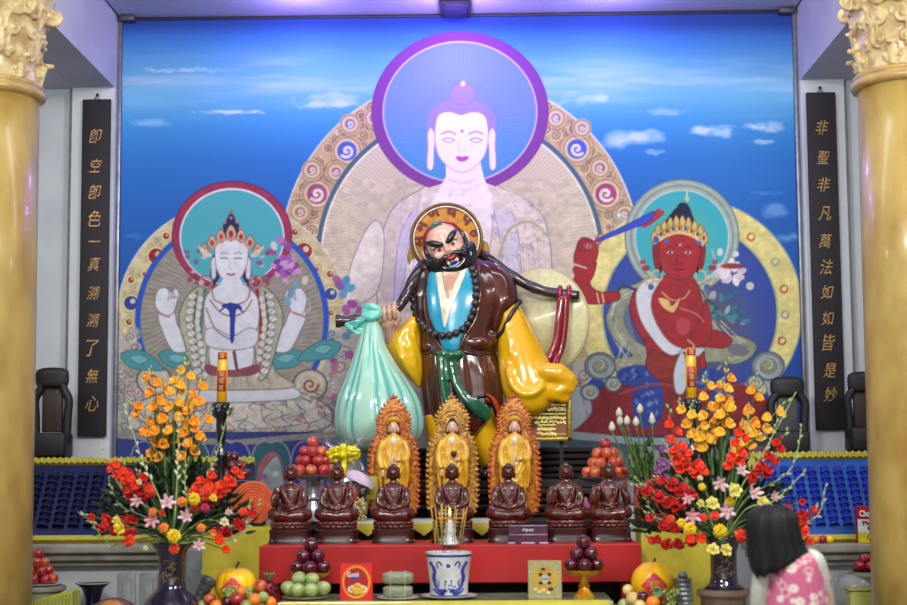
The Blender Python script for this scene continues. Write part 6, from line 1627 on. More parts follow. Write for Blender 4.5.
def budspike(bq, base, path, Y, m_name, nb=9, r=.009):
    pts = [P(u, v, Y) for (u, v) in [base] + path]; cv = spline(pts, 8); N = len(cv) - 1
    root = thing('gladiolus', '', 'gladiolus', P(base[0], base[1], Y))
    mb = MB(); mb.tube(cv, [.005 * (1 - .5 * i / N) for i in range(N + 1)], 6); obj('stem', mb, g_pale, root)
    for i in range(nb):
        t_ = .5 + .5 * (i + .4) / nb; k_ = min(N, int(N * t_)); p_ = cv[k_]; tg = (cv[k_] - cv[max(0, k_ - 2)]).normalized(); sd = 1 if i % 2 else -1; pr = tg.cross(Vector((0, 1, 0)))
        bud_obj('bud', m_name, round(.042 - .0018 * i, 3), round(r * (1 - .05 * i), 4), p_, tg + pr * .5 * sd + Vector((0, -.25, 0)), root)
    JOBS.append((bq, 'pale green budding spike' if m_name is g_pale else 'white-budded spike', path[-1][0], root)); return root
def single(bq, kind, word, colour, u, v, Y, r, base, spin=0, throat=True):
    p_ = P(u, v, Y); root = thing(word.replace(' ', '_').replace('-', '_'), '', word, p_)
    b = P(base[0], base[1], base[2]); mid = (p_ + b) / 2 + Vector((0, .02, .02)); mb = MB(); mb.tube(spline([p_ + Vector((0, .01, 0)), mid, b], 5), .004, 5); obj('stem', mb, g_stem, root)
    f = Vector((RG.uniform(-.35, .35) + (u - base[0]) * .006, -1, RG.uniform(-.1, .4)))
    blossom_obj('blossom', kind, colour, r, p_, f, root, spin)
    if throat and kind in ('lily', 'alst'):
        mb = MB()
        fn = f.normalized(); q = fn.to_track_quat('-Y', 'Z').to_matrix()
        for i in range(5):
            a = 2 * PI * i / 5; mb.tube([p_, p_ + q @ Vector((math.cos(a) * r * .22, -r * .6, math.sin(a) * r * .22))], [.0018, .0015], 4); mb.ball(p_ + q @ Vector((math.cos(a) * r * .22, -r * .62, math.sin(a) * r * .22)), .0045, None, 6, 4)
        obj('stamens', mb, m_cen, root)
    JOBS.append((bq, colour + ' ' + word, u, root)); return root
def foliage(bq, c, rx, rz, Y, n, label, seed, m_=None, drop=0):
    rg = random.Random(seed); k = Y / F_PX; o = P(c[0], c[1], Y); mb = MB(); mb2 = MB()
    for i in range(n):
        a = rg.uniform(-.12, PI + .12); rr = rg.uniform(.15, 1.0) ** .7
        e = o + Vector((rx * k * rr * math.cos(a), rg.uniform(-.1, .14), rz * k * rr * math.sin(a)))
        d = (e - (o + Vector((0, 0, -.08)))).normalized() + Vector((rg.uniform(-.5, .5), rg.uniform(-.4, .1), rg.uniform(-.3, .3)))
        petal(mb, e - d * .03, d, Vector((rg.uniform(-.4, .4), -1, .3)), rg.uniform(.06, .12), rg.uniform(.009, .017), .25, .2, 4, .5)
        if i % 4 == 0: mb2.tube([o + Vector((0, .02, -.1)), (o + e) / 2 + Vector((0, .02, 0)), e], .0028, 4)
    root = thing('foliage', label, 'foliage', o); root['kind'] = 'stuff'
    obj('leaves', mb, m_ or g_dark, root)['kind'] = 'stuff'; obj('twigs', mb2, g_stem, root)['kind'] = 'stuff'
    return root

# --- left bouquet
YL = 9.75; LB = (172, 545); L = 'left'
foliage(L, (172, 528), 78, 62, YL + .12, 420, 'dark leaves filling the left bouquet behind its blossoms', 1)
foliage(L, (175, 500), 34, 70, YL + .16, 160, 'upright green blades in the middle of the left bouquet', 2, g_leaf)
for path, col, n in [([(163, 450), (157, 400), (150, 366)], 'orange-yellow', 6), ([(174, 450), (176, 400), (181, 374)], 'golden yellow', 6), ([(186, 450), (196, 405), (203, 378)], 'orange-yellow', 5),
                     ([(180, 460), (188, 400), (186, 352)], 'golden yellow', 6), ([(160, 470), (148, 425), (128, 398)], 'orange-yellow', 5), ([(168, 470), (158, 440), (146, 418)], 'orange-yellow', 3),
                     ([(184, 470), (196, 440), (212, 408)], 'orange-yellow', 5), ([(170, 455), (167, 410), (162, 380)], 'orange-yellow', 5)]:
    gladiolus(L, LB, path, YL + RG.uniform(0, .16), col, n + 1)
for path, col, n, t0 in [([(150, 510), (128, 480), (104, 458)], 'orange-red', 6, .55), ([(150, 515), (134, 492), (122, 460)], 'scarlet', 6, .5), ([(150, 520), (120, 522), (82, 514)], 'scarlet', 5, .5), ([(152, 535), (118, 532), (92, 522)], 'scarlet', 4, .5),
                     ([(198, 510), (224, 488), (252, 458)], 'orange-red', 7, .5), ([(195, 515), (214, 498), (236, 480)], 'scarlet', 5, .45), ([(192, 505), (202, 488), (212, 468)], 'orange-red', 4, .5), ([(204, 535), (232, 530), (262, 500)], 'scarlet', 4, .5), ([(155, 505), (146, 492), (138, 470)], 'scarlet', 4, .5)]:
    gladiolus(L, LB, path, YL - RG.uniform(.04, .16), col, n + 2, .046, 3, 0, t0, False)
for path, m_, nb in [([(160, 500), (142, 460), (124, 404)], FC['white'], 11), ([(176, 500), (178, 460), (179, 412)], FC['white'], 11), ([(186, 510), (185, 485), (186, 442)], g_pale, 10), ([(196, 500), (214, 462), (231, 404)], g_pale, 11),
                     ([(150, 520), (120, 505), (108, 478)], g_pale, 9), ([(150, 538), (112, 545), (90, 520)], g_pale, 9), ([(205, 520), (245, 528), (250, 500)], g_pale, 9), ([(205, 540), (235, 538), (254, 512)], FC['white'], 8), ([(150, 510), (122, 490), (100, 440)], g_pale, 6), ([(150, 525), (110, 530), (78, 512)], g_pale, 5)]:
    budspike(L, LB, path, YL - RG.uniform(-.05, .1), m_, nb)
for kind, word, col, u, v, r in [('lily', 'lily', 'pale pink', 167, 503, .062), ('lily', 'lily', 'pink', 152, 521, .058), ('lily', 'lily', 'pale pink', 186, 517, .056), ('lily', 'lily', 'pale pink', 137, 501, .05), ('lily', 'lily', 'pale pink', 198, 546, .05), ('lily', 'lily', 'pale pink', 228, 512, .03),
                              ('rose', 'carnation', 'orange', 164, 528, .036), ('rose', 'carnation', 'orange', 182, 502, .034), ('rose', 'carnation', 'orange', 201, 528, .03), ('pom', 'chrysanthemum', 'bright yellow', 194, 499, .042), ('pom', 'chrysanthemum', 'bright yellow', 174, 536, .048),
                              ('alst', 'alstroemeria', 'bright yellow', 121, 529, .05), ('alst', 'alstroemeria', 'pale yellow', 117, 520, .034), ('rose', 'carnation', 'orange-red', 130, 541, .042), ('rose', 'carnation', 'orange-red', 162, 513, .024), ('rose', 'carnation', 'magenta', 205, 508, .03), ('rose', 'carnation', 'orange-red', 174, 549, .036),
                              ('rose', 'carnation', 'orange-red', 206, 491, .036), ('glad', 'blossom spray', 'orange-red', 219, 541, .044), ('glad', 'blossom spray', 'orange-red', 225, 550, .038), ('glad', 'blossom spray', 'orange', 214, 533, .03), ('pom', 'chrysanthemum', 'orange', 153, 512, .028), ('rose', 'carnation', 'orange-red', 243, 512, .03), ('alst', 'alstroemeria', 'white', 224, 522, .034), ('alst', 'alstroemeria', 'bright yellow', 213, 498, .03), ('rose', 'carnation', 'orange-red', 150, 490, .034), ('alst', 'alstroemeria', 'white', 146, 548, .02), ('alst', 'alstroemeria', 'white', 140, 482, .024)]:
    single(L, kind, word, col, u, v, YL - .2 - RG.uniform(0, .06), r, (172, 540, YL), RG.uniform(0, 1))
# --- right bouquet
YR = 9.7; RB = (722, 545); R_ = 'right'
foliage(R_, (715, 528), 82, 66, YR + .14, 440, 'dark leaves filling the right bouquet behind its blossoms', 3)
foliage(R_, (722, 505), 36, 78, YR + .18, 170, 'upright green blades in the middle of the right bouquet', 4, g_leaf)
for path, col, n in [([(708, 450), (707, 410), (704, 372)], 'golden yellow', 5), ([(720, 450), (722, 410), (728, 356)], 'orange-yellow', 7), ([(735, 460), (750, 420), (756, 372)], 'orange-yellow', 6), ([(735, 465), (755, 435), (790, 398)], 'golden yellow', 7), ([(706, 460), (694, 430), (678, 398)], 'golden yellow', 6), ([(722, 450), (724, 410), (722, 378)], 'golden yellow', 5), ([(710, 460), (702, 436), (690, 404)], 'golden yellow', 4)]:
    gladiolus(R_, RB, path, YR + RG.uniform(0, .16), col, n + 1)
for path, col, n, t0 in [([(694, 490), (678, 455), (668, 404)], 'orange-red', 7, .52), ([(706, 490), (694, 466), (668, 440)], 'orange-red', 5, .5), ([(726, 490), (736, 455), (744, 420)], 'orange-red', 5, .55), ([(740, 500), (764, 468), (789, 428)], 'scarlet', 7, .55), ([(698, 520), (664, 500), (632, 484)], 'scarlet', 6, .5), ([(700, 530), (668, 528), (646, 512)], 'scarlet', 5, .4), ([(698, 540), (668, 546), (644, 534)], 'scarlet', 6, .4),
                     ([(745, 520), (790, 520), (818, 505)], 'scarlet', 6, .5), ([(745, 530), (785, 532), (808, 512)], 'orange-red', 5, .5), ([(700, 510), (680, 490), (655, 476)], 'scarlet', 5, .5)]:
    gladiolus(R_, RB, path, YR - RG.uniform(.04, .14), col, n + 2, .047, 3, 0, t0, False)
for path, m_, nb in [([(740, 500), (760, 470), (778, 418)], g_pale, 11), ([(745, 510), (775, 500), (806, 470)], g_pale, 10), ([(745, 500), (790, 470), (802, 424)], g_pale, 8), ([(745, 525), (812, 520), (826, 484)], g_pale, 9), ([(700, 500), (665, 498), (634, 478)], g_pale, 9), ([(700, 530), (660, 520), (645, 498)], g_pale, 8), ([(728, 480), (745, 440), (750, 404)], g_pale, 8), ([(740, 490), (765, 450), (796, 392)], g_pale, 6), ([(700, 500), (676, 470), (664, 440)], g_pale, 8), ([(745, 535), (772, 545), (784, 530)], g_pale, 7)]:
    budspike(R_, RB, path, YR - RG.uniform(-.05, .08), m_, nb)
for kind, word, col, u, v, r in [('lily', 'lily', 'pale pink', 720, 484, .06), ('lily', 'lily', 'pale pink', 753, 494, .062), ('lily', 'lily', 'pale pink', 741, 471, .05), ('lily', 'lily', 'pink', 692, 516, .062), ('lily', 'lily', 'pale pink', 727, 512, .064), ('lily', 'lily', 'pink', 688, 499, .045), ('lily', 'lily', 'pale pink', 774, 496, .04),
                              ('alst', 'alstroemeria', 'pale yellow', 733, 491, .058), ('alst', 'alstroemeria', 'pale yellow', 712, 504, .052), ('alst', 'alstroemeria', 'pale yellow', 713, 550, .048), ('alst', 'alstroemeria', 'pale yellow', 726, 550, .046), ('alst', 'alstroemeria', 'pale yellow', 762, 503, .05), ('alst', 'alstroemeria', 'pale yellow', 701, 503, .03),
                              ('pom', 'chrysanthemum', 'bright yellow', 690, 529, .044), ('pom', 'chrysanthemum', 'bright yellow', 720, 531, .046), ('pom', 'chrysanthemum', 'bright yellow', 682, 523, .032), ('pom', 'chrysanthemum', 'bright yellow', 730, 502, .034), ('pom', 'chrysanthemum', 'bright yellow', 702, 487, .024),
                              ('glad', 'blossom spray', 'orange-red', 690, 540, .044), ('glad', 'blossom spray', 'orange-red', 702, 539, .044), ('rose', 'carnation', 'orange-red', 715, 516, .034), ('rose', 'carnation', 'orange-red', 741, 536, .046), ('rose', 'carnation', 'orange-red', 671, 519, .03), ('glad', 'blossom spray', 'orange-red', 800, 530, .058), ('glad', 'blossom spray', 'orange-red', 792, 538, .05), ('glad', 'blossom spray', 'orange-red', 806, 542, .044), ('glad', 'blossom spray', 'scarlet', 786, 510, .04), ('glad', 'blossom spray', 'scarlet', 800, 502, .034),
                              ('alst', 'alstroemeria', 'pale yellow', 794, 541, .026), ('rose', 'carnation', 'orange-red', 703, 518, .028), ('alst', 'alstroemeria', 'white', 700, 478, .02)]:
    single(R_, kind, word, col, u, v, YR - .2 - RG.uniform(0, .06), r, (722, 540, YR), RG.uniform(0, 1))
byk = {}
for bq, kw, u, o in JOBS: byk.setdefault((bq, kw), []).append((u, o))
for (bq, kw), L_ in byk.items():
    L_.sort(key=lambda q: q[0]); n = len(L_)
    art = 'an' if kw[0] in 'aeiou' else 'a'
    for i, (u, o) in enumerate(L_):
        o['label'] = ('the only %s in the %s bouquet' % (kw, bq)) if n == 1 else ('%s in the %s bouquet, %s' % (kw, bq, 'leftmost of its colour' if i == 0 else 'rightmost of its colour' if i == n - 1 else ORD[i] + ' of its colour from the left'))
        o['group'] = '%ss in the %s bouquet' % (kw, bq)

# --- the two dark vases
m_vase = mat('vase_navy', (30, 22, 52), .12, 0, .8, c2=(20, 12, 36), scale=6)
m_vgold = mat('vase_gold', (150, 122, 70), .4, .3)
def big_vase(uc, Y, label, zb, v0, sc=1.0):
    k = Y / F_PX; c_ = P(uc, v0, Y); zt = c_.z
    root = thing('tall_vase', label, 'vase', (c_.x, Y, zb))
    pf = [(21, 0), (20, -1.5), (15.5, -7), (13, -15), (13, -38), (14.5, -45), (24, -54), (31, -68), (32, -84), (27, -108), (20, -128), (18, -150), (21, -156)]
    pr = [(r_ * k * sc, zt + z_ * k) for r_, z_ in pf]; pr = [q for q in pr if q[1] > zb + .01] + [(pr[-1][0], zb)]
    mb = MB(); mb.lathe([(.01, zt - 10 * k), (18 * k * sc, zt - 1.5 * k)] + pr, (c_.x, Y, 0), 48); obj('body', mb, m_vase, root)
    mb = MB(); rg = random.Random(3)
    for i in range(26):
        a0 = -PI / 2 + rg.uniform(-.62, .62); zz = zt - rg.uniform(18, 38) * k; r_ = 13.15 * k * sc; s_ = rg.uniform(1.2, 2.6) * k
        mb.tube([(c_.x + r_ * math.cos(a0 + s_ * math.cos(j) / r_), Y + r_ * math.sin(a0 + s_ * math.cos(j) / r_), zz + s_ * math.sin(j)) for j in [q * .8 for q in range(6)]], .0022, 4)
    obj('gold_pattern', mb, m_vgold, root)
    mb = MB(); mb.lathe([(15.2 * k * sc, zt - 46 * k), (15.9 * k * sc, zt - 47 * k), (16.6 * k * sc, zt - 48 * k)], (c_.x, Y, 0), 40, cap=False); obj('collar_line', mb, mat('vase_red', (150, 30, 50), .3), root)
    return c_, zt
def floor_stand(name, x, Y, r, z, m_, label, cat='stand'):
    root = thing(name, label, cat, (x, Y, 0)); mb = MB(); mb.lathe([(r, 0), (r, .03), (r * .9, .06), (r * .9, z - .05), (r, z - .03), (r, z)], (x, Y, 0), 40); obj('drum', mb, m_, root, angle=40)
    mb = MB(); mb.lathe([(r * 1.03, z - .035), (r * 1.05, z - .02), (r * 1.03, z - .006)], (x, Y, 0), 40, cap=False); obj('rim', mb, m_, root)
q = P(172, 545, YL); floor_stand('vase_stand', q.x, YL, .17, .42, stone, 'round grey stand under the left dark vase')
big_vase(172, YL, 'tall dark navy vase with gold pattern, holding the left bouquet', .42, 543)
q = P(723, 590, YR); zs = P(723, 589, YR).z; floor_stand('vase_stand', q.x, YR, .15, zs, mat('brown_drum', (120, 100, 84), .35, c2=(96, 78, 64), scale=10), 'round brown stand under the right dark vase')
big_vase(723, YR, 'tall dark vase with gold pattern, holding the right bouquet', zs, 537, 1.0)

# --- bunch of lotus buds with purple orchids behind, between table and right bouquet
m_lb = mat('lotus_bud', (206, 198, 190), .5, c2=(170, 176, 140), scale=40)
vz = P(648, 528, 11.25); root = thing('lotus_vase', 'small terracotta vase of lotus buds beside the right apple pyramid', 'vase', (vz.x, 11.25, P(648, 528, 10.75).z))
zv = vz.z
mb = MB(); mb.lathe([(.06, zv - .02), (.09, zv + .05), (.1, zv + .12), (.07, zv + .2), (.085, zv + .24), (.07, zv + .24), (.055, zv + .2), (.02, zv + .1)], (vz.x, 11.25, 0), 32); obj('pot', mb, mat('terracotta_pot', (150, 96, 60), .5), root)
root.location = (vz.x, 11.25, zv - .02)
for o_ in list(root.children): o_.location = (0, 0, 0)
for ch in root.children:
    for v_ in ch.data.vertices: v_.co += Vector((0, 0, P(648, 528, 10.75).z - (zv - .02)))
for i, (u, v) in enumerate([(612, 432), (620, 426), (627, 426), (636, 427), (640, 414), (652, 425), (619, 418)]):
    e = P(u, v, 11.2); b = P(644 + i, 505, 11.24); root = thing('lotus_stalk', ['leftmost lotus bud on its stalk', 'second lotus bud from the left, pale green', 'third lotus bud from the left', 'pinkish lotus bud, fourth of the bunch', 'topmost lotus bud of the bunch', 'rightmost, largest lotus bud of the bunch', 'small upper left lotus bud of the bunch'][i] + ', above the right apple pyramid' , 'lotus bud', b, 'lotus buds above the right apple pyramid')
    mb = MB(); mb.tube(spline([b, (b + e) / 2 + Vector((.02, 0, -.02)), e], 5), .006, 6); obj('stem', mb, g_stem, root)
    mb = MB(); hh = .075 if i != 5 else .09
    mb.lathe([(.003, -.0), (.018, .012), (.024, .03), (.018, .055), (.002, hh)], e, 14, mod=lambda a, z: 1 + .08 * math.cos(5 * a)); obj('bud', mb, m_lb, root)
ORJ = []
for i, (u, v) in enumerate([(668, 440), (664, 449), (672, 452), (662, 462), (669, 466), (658, 470), (664, 478)]):
    p_ = P(u, v, 11.1); root = thing('orchid', 'purple orchid bloom, %s from the top, left of the right bouquet' % ORD[i], 'orchid', p_, 'purple orchids left of the right bouquet')
    mb = MB(); mb.tube(spline([p_, (p_ + P(660, 500, 11.2)) / 2 + Vector((.02, 0, .02)), P(660, 505, 11.2)], 4), .004, 5); obj('stem', mb, g_stem, root)
    blossom_obj('blossom', 'alst', 'purple', .045, p_, (RG.uniform(-.3, .3), -1, .1), root, RG.random())
foliage('m', (650, 480), 26, 40, 11.28, 90, 'thin green leaves among the lotus buds and orchids', 9, g_stem)
# ---------------------------------------------------------------- fruit, boxes, candles and other offerings
m_apple = mat('apple_red', (172, 34, 32), .25, 0, .4, c2=(206, 120, 66), scale=14)
m_apple2 = mat('apple_crimson', (150, 20, 40), .25, 0, .5, c2=(180, 54, 50), scale=14)
m_plum = mat('plum_purple', (92, 16, 38), .18, 0, .6, c2=(52, 10, 30), scale=14)
m_brownf = mat('brown_fruit', (100, 46, 34), .22, 0, .5, c2=(60, 24, 22), scale=14)
m_greenf = mat('green_fruit', (172, 188, 122), .4, 0, .2, c2=(136, 160, 92), scale=16)
m_stalk = mat('stalk_brown', (70, 50, 30), .6)
FM = {}
def fruit_mesh(kind, r, m_):
    key = (kind, r, m_.name)
    if key in FM: return FM[key]
    mb = MB()
    if kind == 'apple': pf = [(.02, -.80), (.3, -.88), (.62, -.74), (.88, -.35), (1, .1), (.94, .5), (.7, .82), (.4, .92), (.16, .82), (.02, .7)]
    elif kind == 'mango': pf = [(.02, -.8), (.4, -.74), (.78, -.45), (.98, 0), (.95, .4), (.7, .75), (.35, .93), (.02, .98)]
    elif kind == 'pumpkin': pf = [(.02, -.78), (.4, -.84), (.8, -.6), (1, -.1), (.98, .25), (.8, .64), (.45, .84), (.18, .8), (.02, .72)]
    else: pf = [(.02, -1), (.4, -.91), (.75, -.66), (.97, -.2), (1, .1), (.85, .55), (.5, .88), (.2, .98), (.02, .95)]
    pf = [(p_.x, p_.z) for p_ in spline([(a, 0, b) for a, b in pf], 3)]
    md = (lambda a, z: 1 - .09 * abs(math.sin(a * 4)) ** .01 * 0 - .08 * (1 - abs(math.sin(a * 4.5))) ** 3) if kind == 'pumpkin' else None
    mb.lathe([(max(a, .01) * r, b * r) for a, b in pf], (0, 0, 0), 72 if kind == 'pumpkin' else 20, mod=md)
    me = mb.mesh(kind); me.polygons.foreach_set('use_smooth', [True] * len(me.polygons)); me.materials.append(m_)
    mb = MB(); mb.tube([(0, 0, .68 * r), (.06 * r, 0, .95 * r), (.16 * r, 0, 1.15 * r)], [.07 * r, .05 * r, .07 * r], 6); ms = mb.mesh('stalk'); ms.materials.append(m_stalk)
    FM[key] = (me, ms); return FM[key]
def fruit(name, kind, r, m_, loc, label, cat, group=None, rot=None, body='skin'):
    me, ms = fruit_mesh(kind, round(r, 4), m_)
    root = thing(name, label, cat, loc, group)
    if rot: root.rotation_euler = rot
    o = bpy.data.objects.new(body, me); COL.objects.link(o); o.parent = root
    s_ = bpy.data.objects.new('stalk', ms); COL.objects.link(s_); s_.parent = root
    return root
LVL = ['bottom', 'second', 'third', 'top']
def pyramid(name, kind, cat, c, r, rows, m_s, where, seed=1, sq=.9):
    """rows: [(count, ring radius in r)] from the bottom; c is the centre of the plate's top"""
    rg = random.Random(seed); z = c.z + r * .86; tot = len(rows)
    for li, (n, R) in enumerate(rows):
        its = []
        for i in range(n):
            a = -PI / 2 + 2 * PI * (i + .5 * (li % 2)) / n; its.append(Vector((c.x + R * r * math.cos(a), c.y + R * r * math.sin(a), z)))
        its.sort(key=lambda q: q.x)
        fr = [q for q in its if q.y <= c.y + .001]; bk = [q for q in its if q.y > c.y + .001]
        lv = 'top' if li == tot - 1 else LVL[li]
        for grp, word in ((fr, 'front'), (bk, 'back')):
            for i, q in enumerate(grp):
                if n == 1: lab = '%s at the top of the %s' % (name, where)
                else: lab = '%s, %s, %s layer %s, %s' % (name, 'sole one' if len(grp) == 1 else ORD[i] + ' from left', lv, word, where)
                fruit(name.replace(' ', '_'), kind, r * rg.uniform(.95, 1.03), rg.choice(m_s), q, lab, cat, name + 's of the ' + where, (rg.uniform(-.5, .5), rg.uniform(-.5, .5), rg.uniform(0, 6)))
        z += r * 1.52
m_silver2 = mat('silver_plate', (170, 174, 184), .25, .7)
m_goldp = mat('gold_plate', (226, 168, 34), .22, .6, .2, c2=(206, 140, 24))
m_white = mat('white_china', (214, 218, 218), .15, 0, .5)
def footed(name, c, R, H, m_, label, cat='fruit stand', fluted=True, foot=.5):
    """c: centre of dish top; stands H lower"""
    root = thing(name, label, cat, (c.x, c.y, c.z - H)); z = c.z - H
    md = (lambda a, zz: 1 + .03 * math.cos(a * 14)) if fluted else None
    mb = MB(); mb.lathe([(.004, c.z - .012), (R * .8, c.z - .008), (R * .97, c.z + .006), (R, c.z + .008), (R * .98, c.z - .0), (R * .7, c.z - .022), (R * .3, c.z - .036), (.004, c.z - .038)], (c.x, c.y, 0), 56, mod=md); obj('dish', mb, m_, root, angle=50)
    mb = MB(); F_ = R * foot; hh = H - .036
    mb.lathe([(F_, z), (F_ * 1.02, z + .006), (F_ * .9, z + .014), (F_ * .55, z + hh * .35), (F_ * .42, z + hh * .5), (F_ * .6, z + hh * .55), (F_ * .42, z + hh * .62), (F_ * .5, z + hh * .9), (R * .3, z + hh + .002)], (c.x, c.y, 0), 40); obj('foot', mb, m_, root, angle=50)
    return root
def plate(name, c, R, m_, label, rim=.012):
    root = thing(name, label, 'plate', (c.x, c.y, c.z)); z = c.z
    mb = MB(); mb.lathe([(.003, z + .006), (R * .6, z + .007), (R * .97, z + rim + .004), (R, z + rim + .005), (R * .99, z + rim), (R * .62, z), (.003, z)], (c.x, c.y, 0), 56); obj('dish', mb, m_, root, angle=50)
    return root
# apple pyramids on footed stands behind the wooden figures
for (u, v, Y, R, m_s, where, lab) in ((313, 476, 11.42, 25, [m_apple, m_apple, m_apple2], 'left apple pyramid', 'silver footed dish under the left apple pyramid'), (606, 478, 11.42, 27, [m_apple, m_apple, m_apple2], 'right apple pyramid', 'silver footed dish under the right apple pyramid')):
    k = Y / F_PX; c = P(u, v, Y)
    st_ = footed('fruit_stand', c, R * k, c.z - T1_Z, m_silver2, lab)
    pyramid('red apple', 'apple', 'apple', c, 6.1 * k, [(9, 3.05), (6, 2.0), (4, 1.3), (1, 0)], m_s, where, int(u))
# dark fruit heap behind the left candlestick
Y = 12.15; k = Y / F_PX; c = P(228, 479, Y)
stz = .0
root = footed('fruit_stand', c, 26 * k, c.z - .02, m_silver2, 'tall silver stand under the dark brown fruit, behind the left candle', foot=.7); root.location.z = 0.0
for ch in root.children: ch.location = (0, 0, .02 - .02)
pyramid('brown fruit', 'round', 'fruit', c, 5.6 * k, [(10, 3.3), (7, 2.1), (3, 1.0)], [m_brownf], 'dark heap behind the left candle', 7)
# red fruit plates at the far sides
Y = 12.1; k = Y / F_PX; c = P(38, 584, Y); floor_stand('side_table', c.x, Y, .2, c.z - .012, stone, 'round grey table under the apples beside the left column', 'table')
plate('apple_dish', c - Vector((0, 0, .012)), 23 * k, m_white, 'white dish of apples beside the left column')
pyramid('crimson apple', 'apple', 'apple', c, 5.4 * k, [(8, 2.7), (5, 1.75), (3, 1.1), (1, 0)], [m_apple2, m_apple], 'apple heap by the left column', 5)
c = P(868, 570, Y); plate('apple_dish', c - Vector((0, 0, .012)), 16 * k, mat('dark_dish', (60, 30, 30), .4), 'dark dish of red fruit beside the right column'); floor_stand('side_table', c.x, Y, .14, c.z - .012, stone, 'round grey pillar stand beside the right column')
pyramid('small red apple', 'apple', 'apple', c, 4.6 * k, [(6, 2.0), (3, 1.1)], [m_apple2], 'fruit heap by the right column', 6)

# --- front altar
def A(u, Y): return PZ(u, Y, ALT_Z)
k = 10.15 / F_PX
c = A(305, 10.1); plate('fruit_plate', c, 23 * k, mat('celadon', (150, 164, 130), .2, 0, .4), 'pale green plate of green fruit at the left end of the altar')
gf = [(288, 588.5, 10.02), (297.5, 590.5, 9.98), (311, 590.5, 9.98), (323.5, 588.5, 10.02), (299, 579, 10.08), (312, 580, 10.09), (291, 590, 10.16), (305, 589, 10.17), (319, 589, 10.16)]
gl = ['green custard fruit at the left rim of the altar plate', 'green fruit second from the left, front of the altar plate', 'green fruit third from the left, front of the altar plate', 'green fruit at the right rim of the altar plate', 'upper left green fruit on the altar plate', 'upper right green fruit on the altar plate', 'green fruit at the back left of the altar plate', 'green fruit at the back middle of the altar plate', 'green fruit at the back right of the altar plate']
for (u, v, Y), lb in zip(gf, gl):
    q = P(u, v, Y); fruit('green_fruit', 'mango', .046, m_greenf, q, lb, 'fruit', 'green fruit on the altar plate', (RG.uniform(-.4, .4), RG.uniform(-.4, .4), RG.uniform(0, 6)))
def plum_stand(u, v, Y, Rpx, label, where, seed):
    k = Y / F_PX; c = P(u, v, Y); footed('fruit_stand', c, Rpx * k, c.z - ALT_Z, m_goldp, label); pyramid('dark plum', 'round', 'plum', c, 7.2 * k, [(5, 1.85), (3, 1.12), (1, 0)], [m_plum], where, seed)
    return c
plum_stand(311, 573.5, 10.3, 21, 'gold footed dish of plums behind the green fruit', 'left plum heap', 2)
c2_ = plum_stand(584, 571, 10.12, 21, 'gold footed dish of plums at the right end of the altar', 'right plum heap', 3)
mb = MB()
for i in range(5):
    a = i * 1.25; q = P(583, 541, 10.12); petal(mb, q, Vector((math.cos(a), math.sin(a), .3)), Vector((0, 0, 1)), .035, .01)
tag(obj('leaf_sprig', mb, g_leaf), 'tiny green leaf sprig on top of the right plum heap', 'leaves')
# biscuit boxes
def box_thing(name, u0, u1, v0, Y, label, cat, m_, depth, rz=0.0, zb=None, v1=None):
    a, b = P(u0, v0, Y), P(u1, v0, Y); zb = ALT_Z if zb is None else zb; zt = a.z; c = Vector(((a.x + b.x) / 2, Y + depth / 2, 0)); W = b.x - a.x; H = zt - zb
    root = thing(name, label, cat, (c.x, c.y, zb)); mb = MB(); mb.box((c.x, c.y, zb + H / 2), (W, depth, H), bevel=.003, seg=1); obj('carton', mb, m_, root, smooth=False)
    return root, c, W, H, zb
def disc_mb(cx, y, cz, rx, rz, th=.002, n=40, ring=None):
    mb = MB(); out = [(rx * math.cos(2 * PI * i / n), rz * math.sin(2 * PI * i / n)) for i in range(n)]
    if ring is None: mb.prism(out, lambda p_: (cx + p_[0], y - th, cz + p_[1]), lambda p_: (cx + p_[0], y, cz + p_[1]))
    else:
        rings = []
        for i in range(n):
            a = 2 * PI * i / n; c_, s_ = math.cos(a), math.sin(a)
            rings.append([Vector((cx + rx * c_ * f_, yy, cz + rz * s_ * f_)) for f_, yy in ((1, y), (1, y - th), (ring, y - th), (ring, y))])
        rings.append(rings[0]); mb.loft(rings, cap=False)
    return mb
m_boxred = mat('carton_red', (222, 30, 26), .35, 0, .3, c2=(210, 22, 20))
root, c, W, H, zb = box_thing('biscuit_box', 340, 372.5, 564, 10.02, 'red biscuit box with a yellow ring and gold cookies on its front', 'box', m_boxred, .07)
yf = c.y - .035; cz = zb + H / 2
obj('yellow_ring', disc_mb(c.x, yf, cz, W * .44, H * .46, .002, 48, .84), mat('print_orange', (240, 150, 40), .4), root, smooth=False)
obj('red_field', disc_mb(c.x, yf, cz, W * .365, H * .38, .0015), mat('print_dark_red', (186, 20, 22), .4), root, smooth=False)
mb = MB(); glyph_mesh(mb, 'Gouté', (c.x - .02, yf - .003, cz + H * .21), (W * .36, H * .15), .002, .15, 1, .03); obj('white_lettering', mb, mat('print_white', (236, 236, 240), .4), root, smooth=False)
mb = MB(); mb.box((c.x - .008, yf - .002, cz + H * .1), (W * .2, .003, H * .09)); obj('blue_badge', mb, mat('print_blue', (60, 70, 180), .4), root, smooth=False)
obj('dish_print', disc_mb(c.x + .008, yf - .002, cz - H * .2, W * .3, H * .13, .002), mat('print_white', (236, 236, 240), .4), root, smooth=False)
mb = MB()
for (dx, dz, s_) in ((-.035, -.1, .034), (.005, -.06, .038), (.045, -.1, .032), (-.012, -.15, .034), (.03, -.15, .032), (.005, -.11, .03)):
    mb.ball((c.x + .006 + dx * .7, yf - .004, cz + dz * .42), (s_ * .68, .004, s_ * .5), None, 12, 8)
obj('cookie_print', mb, mat('print_cookie', (222, 180, 60), .5, c2=(200, 150, 40), scale=60), root)
for f_ in root.children:
    pass
m_glit = mat('carton_gold', (186, 178, 120), .35, .3, c2=(150, 146, 100), scale=120)
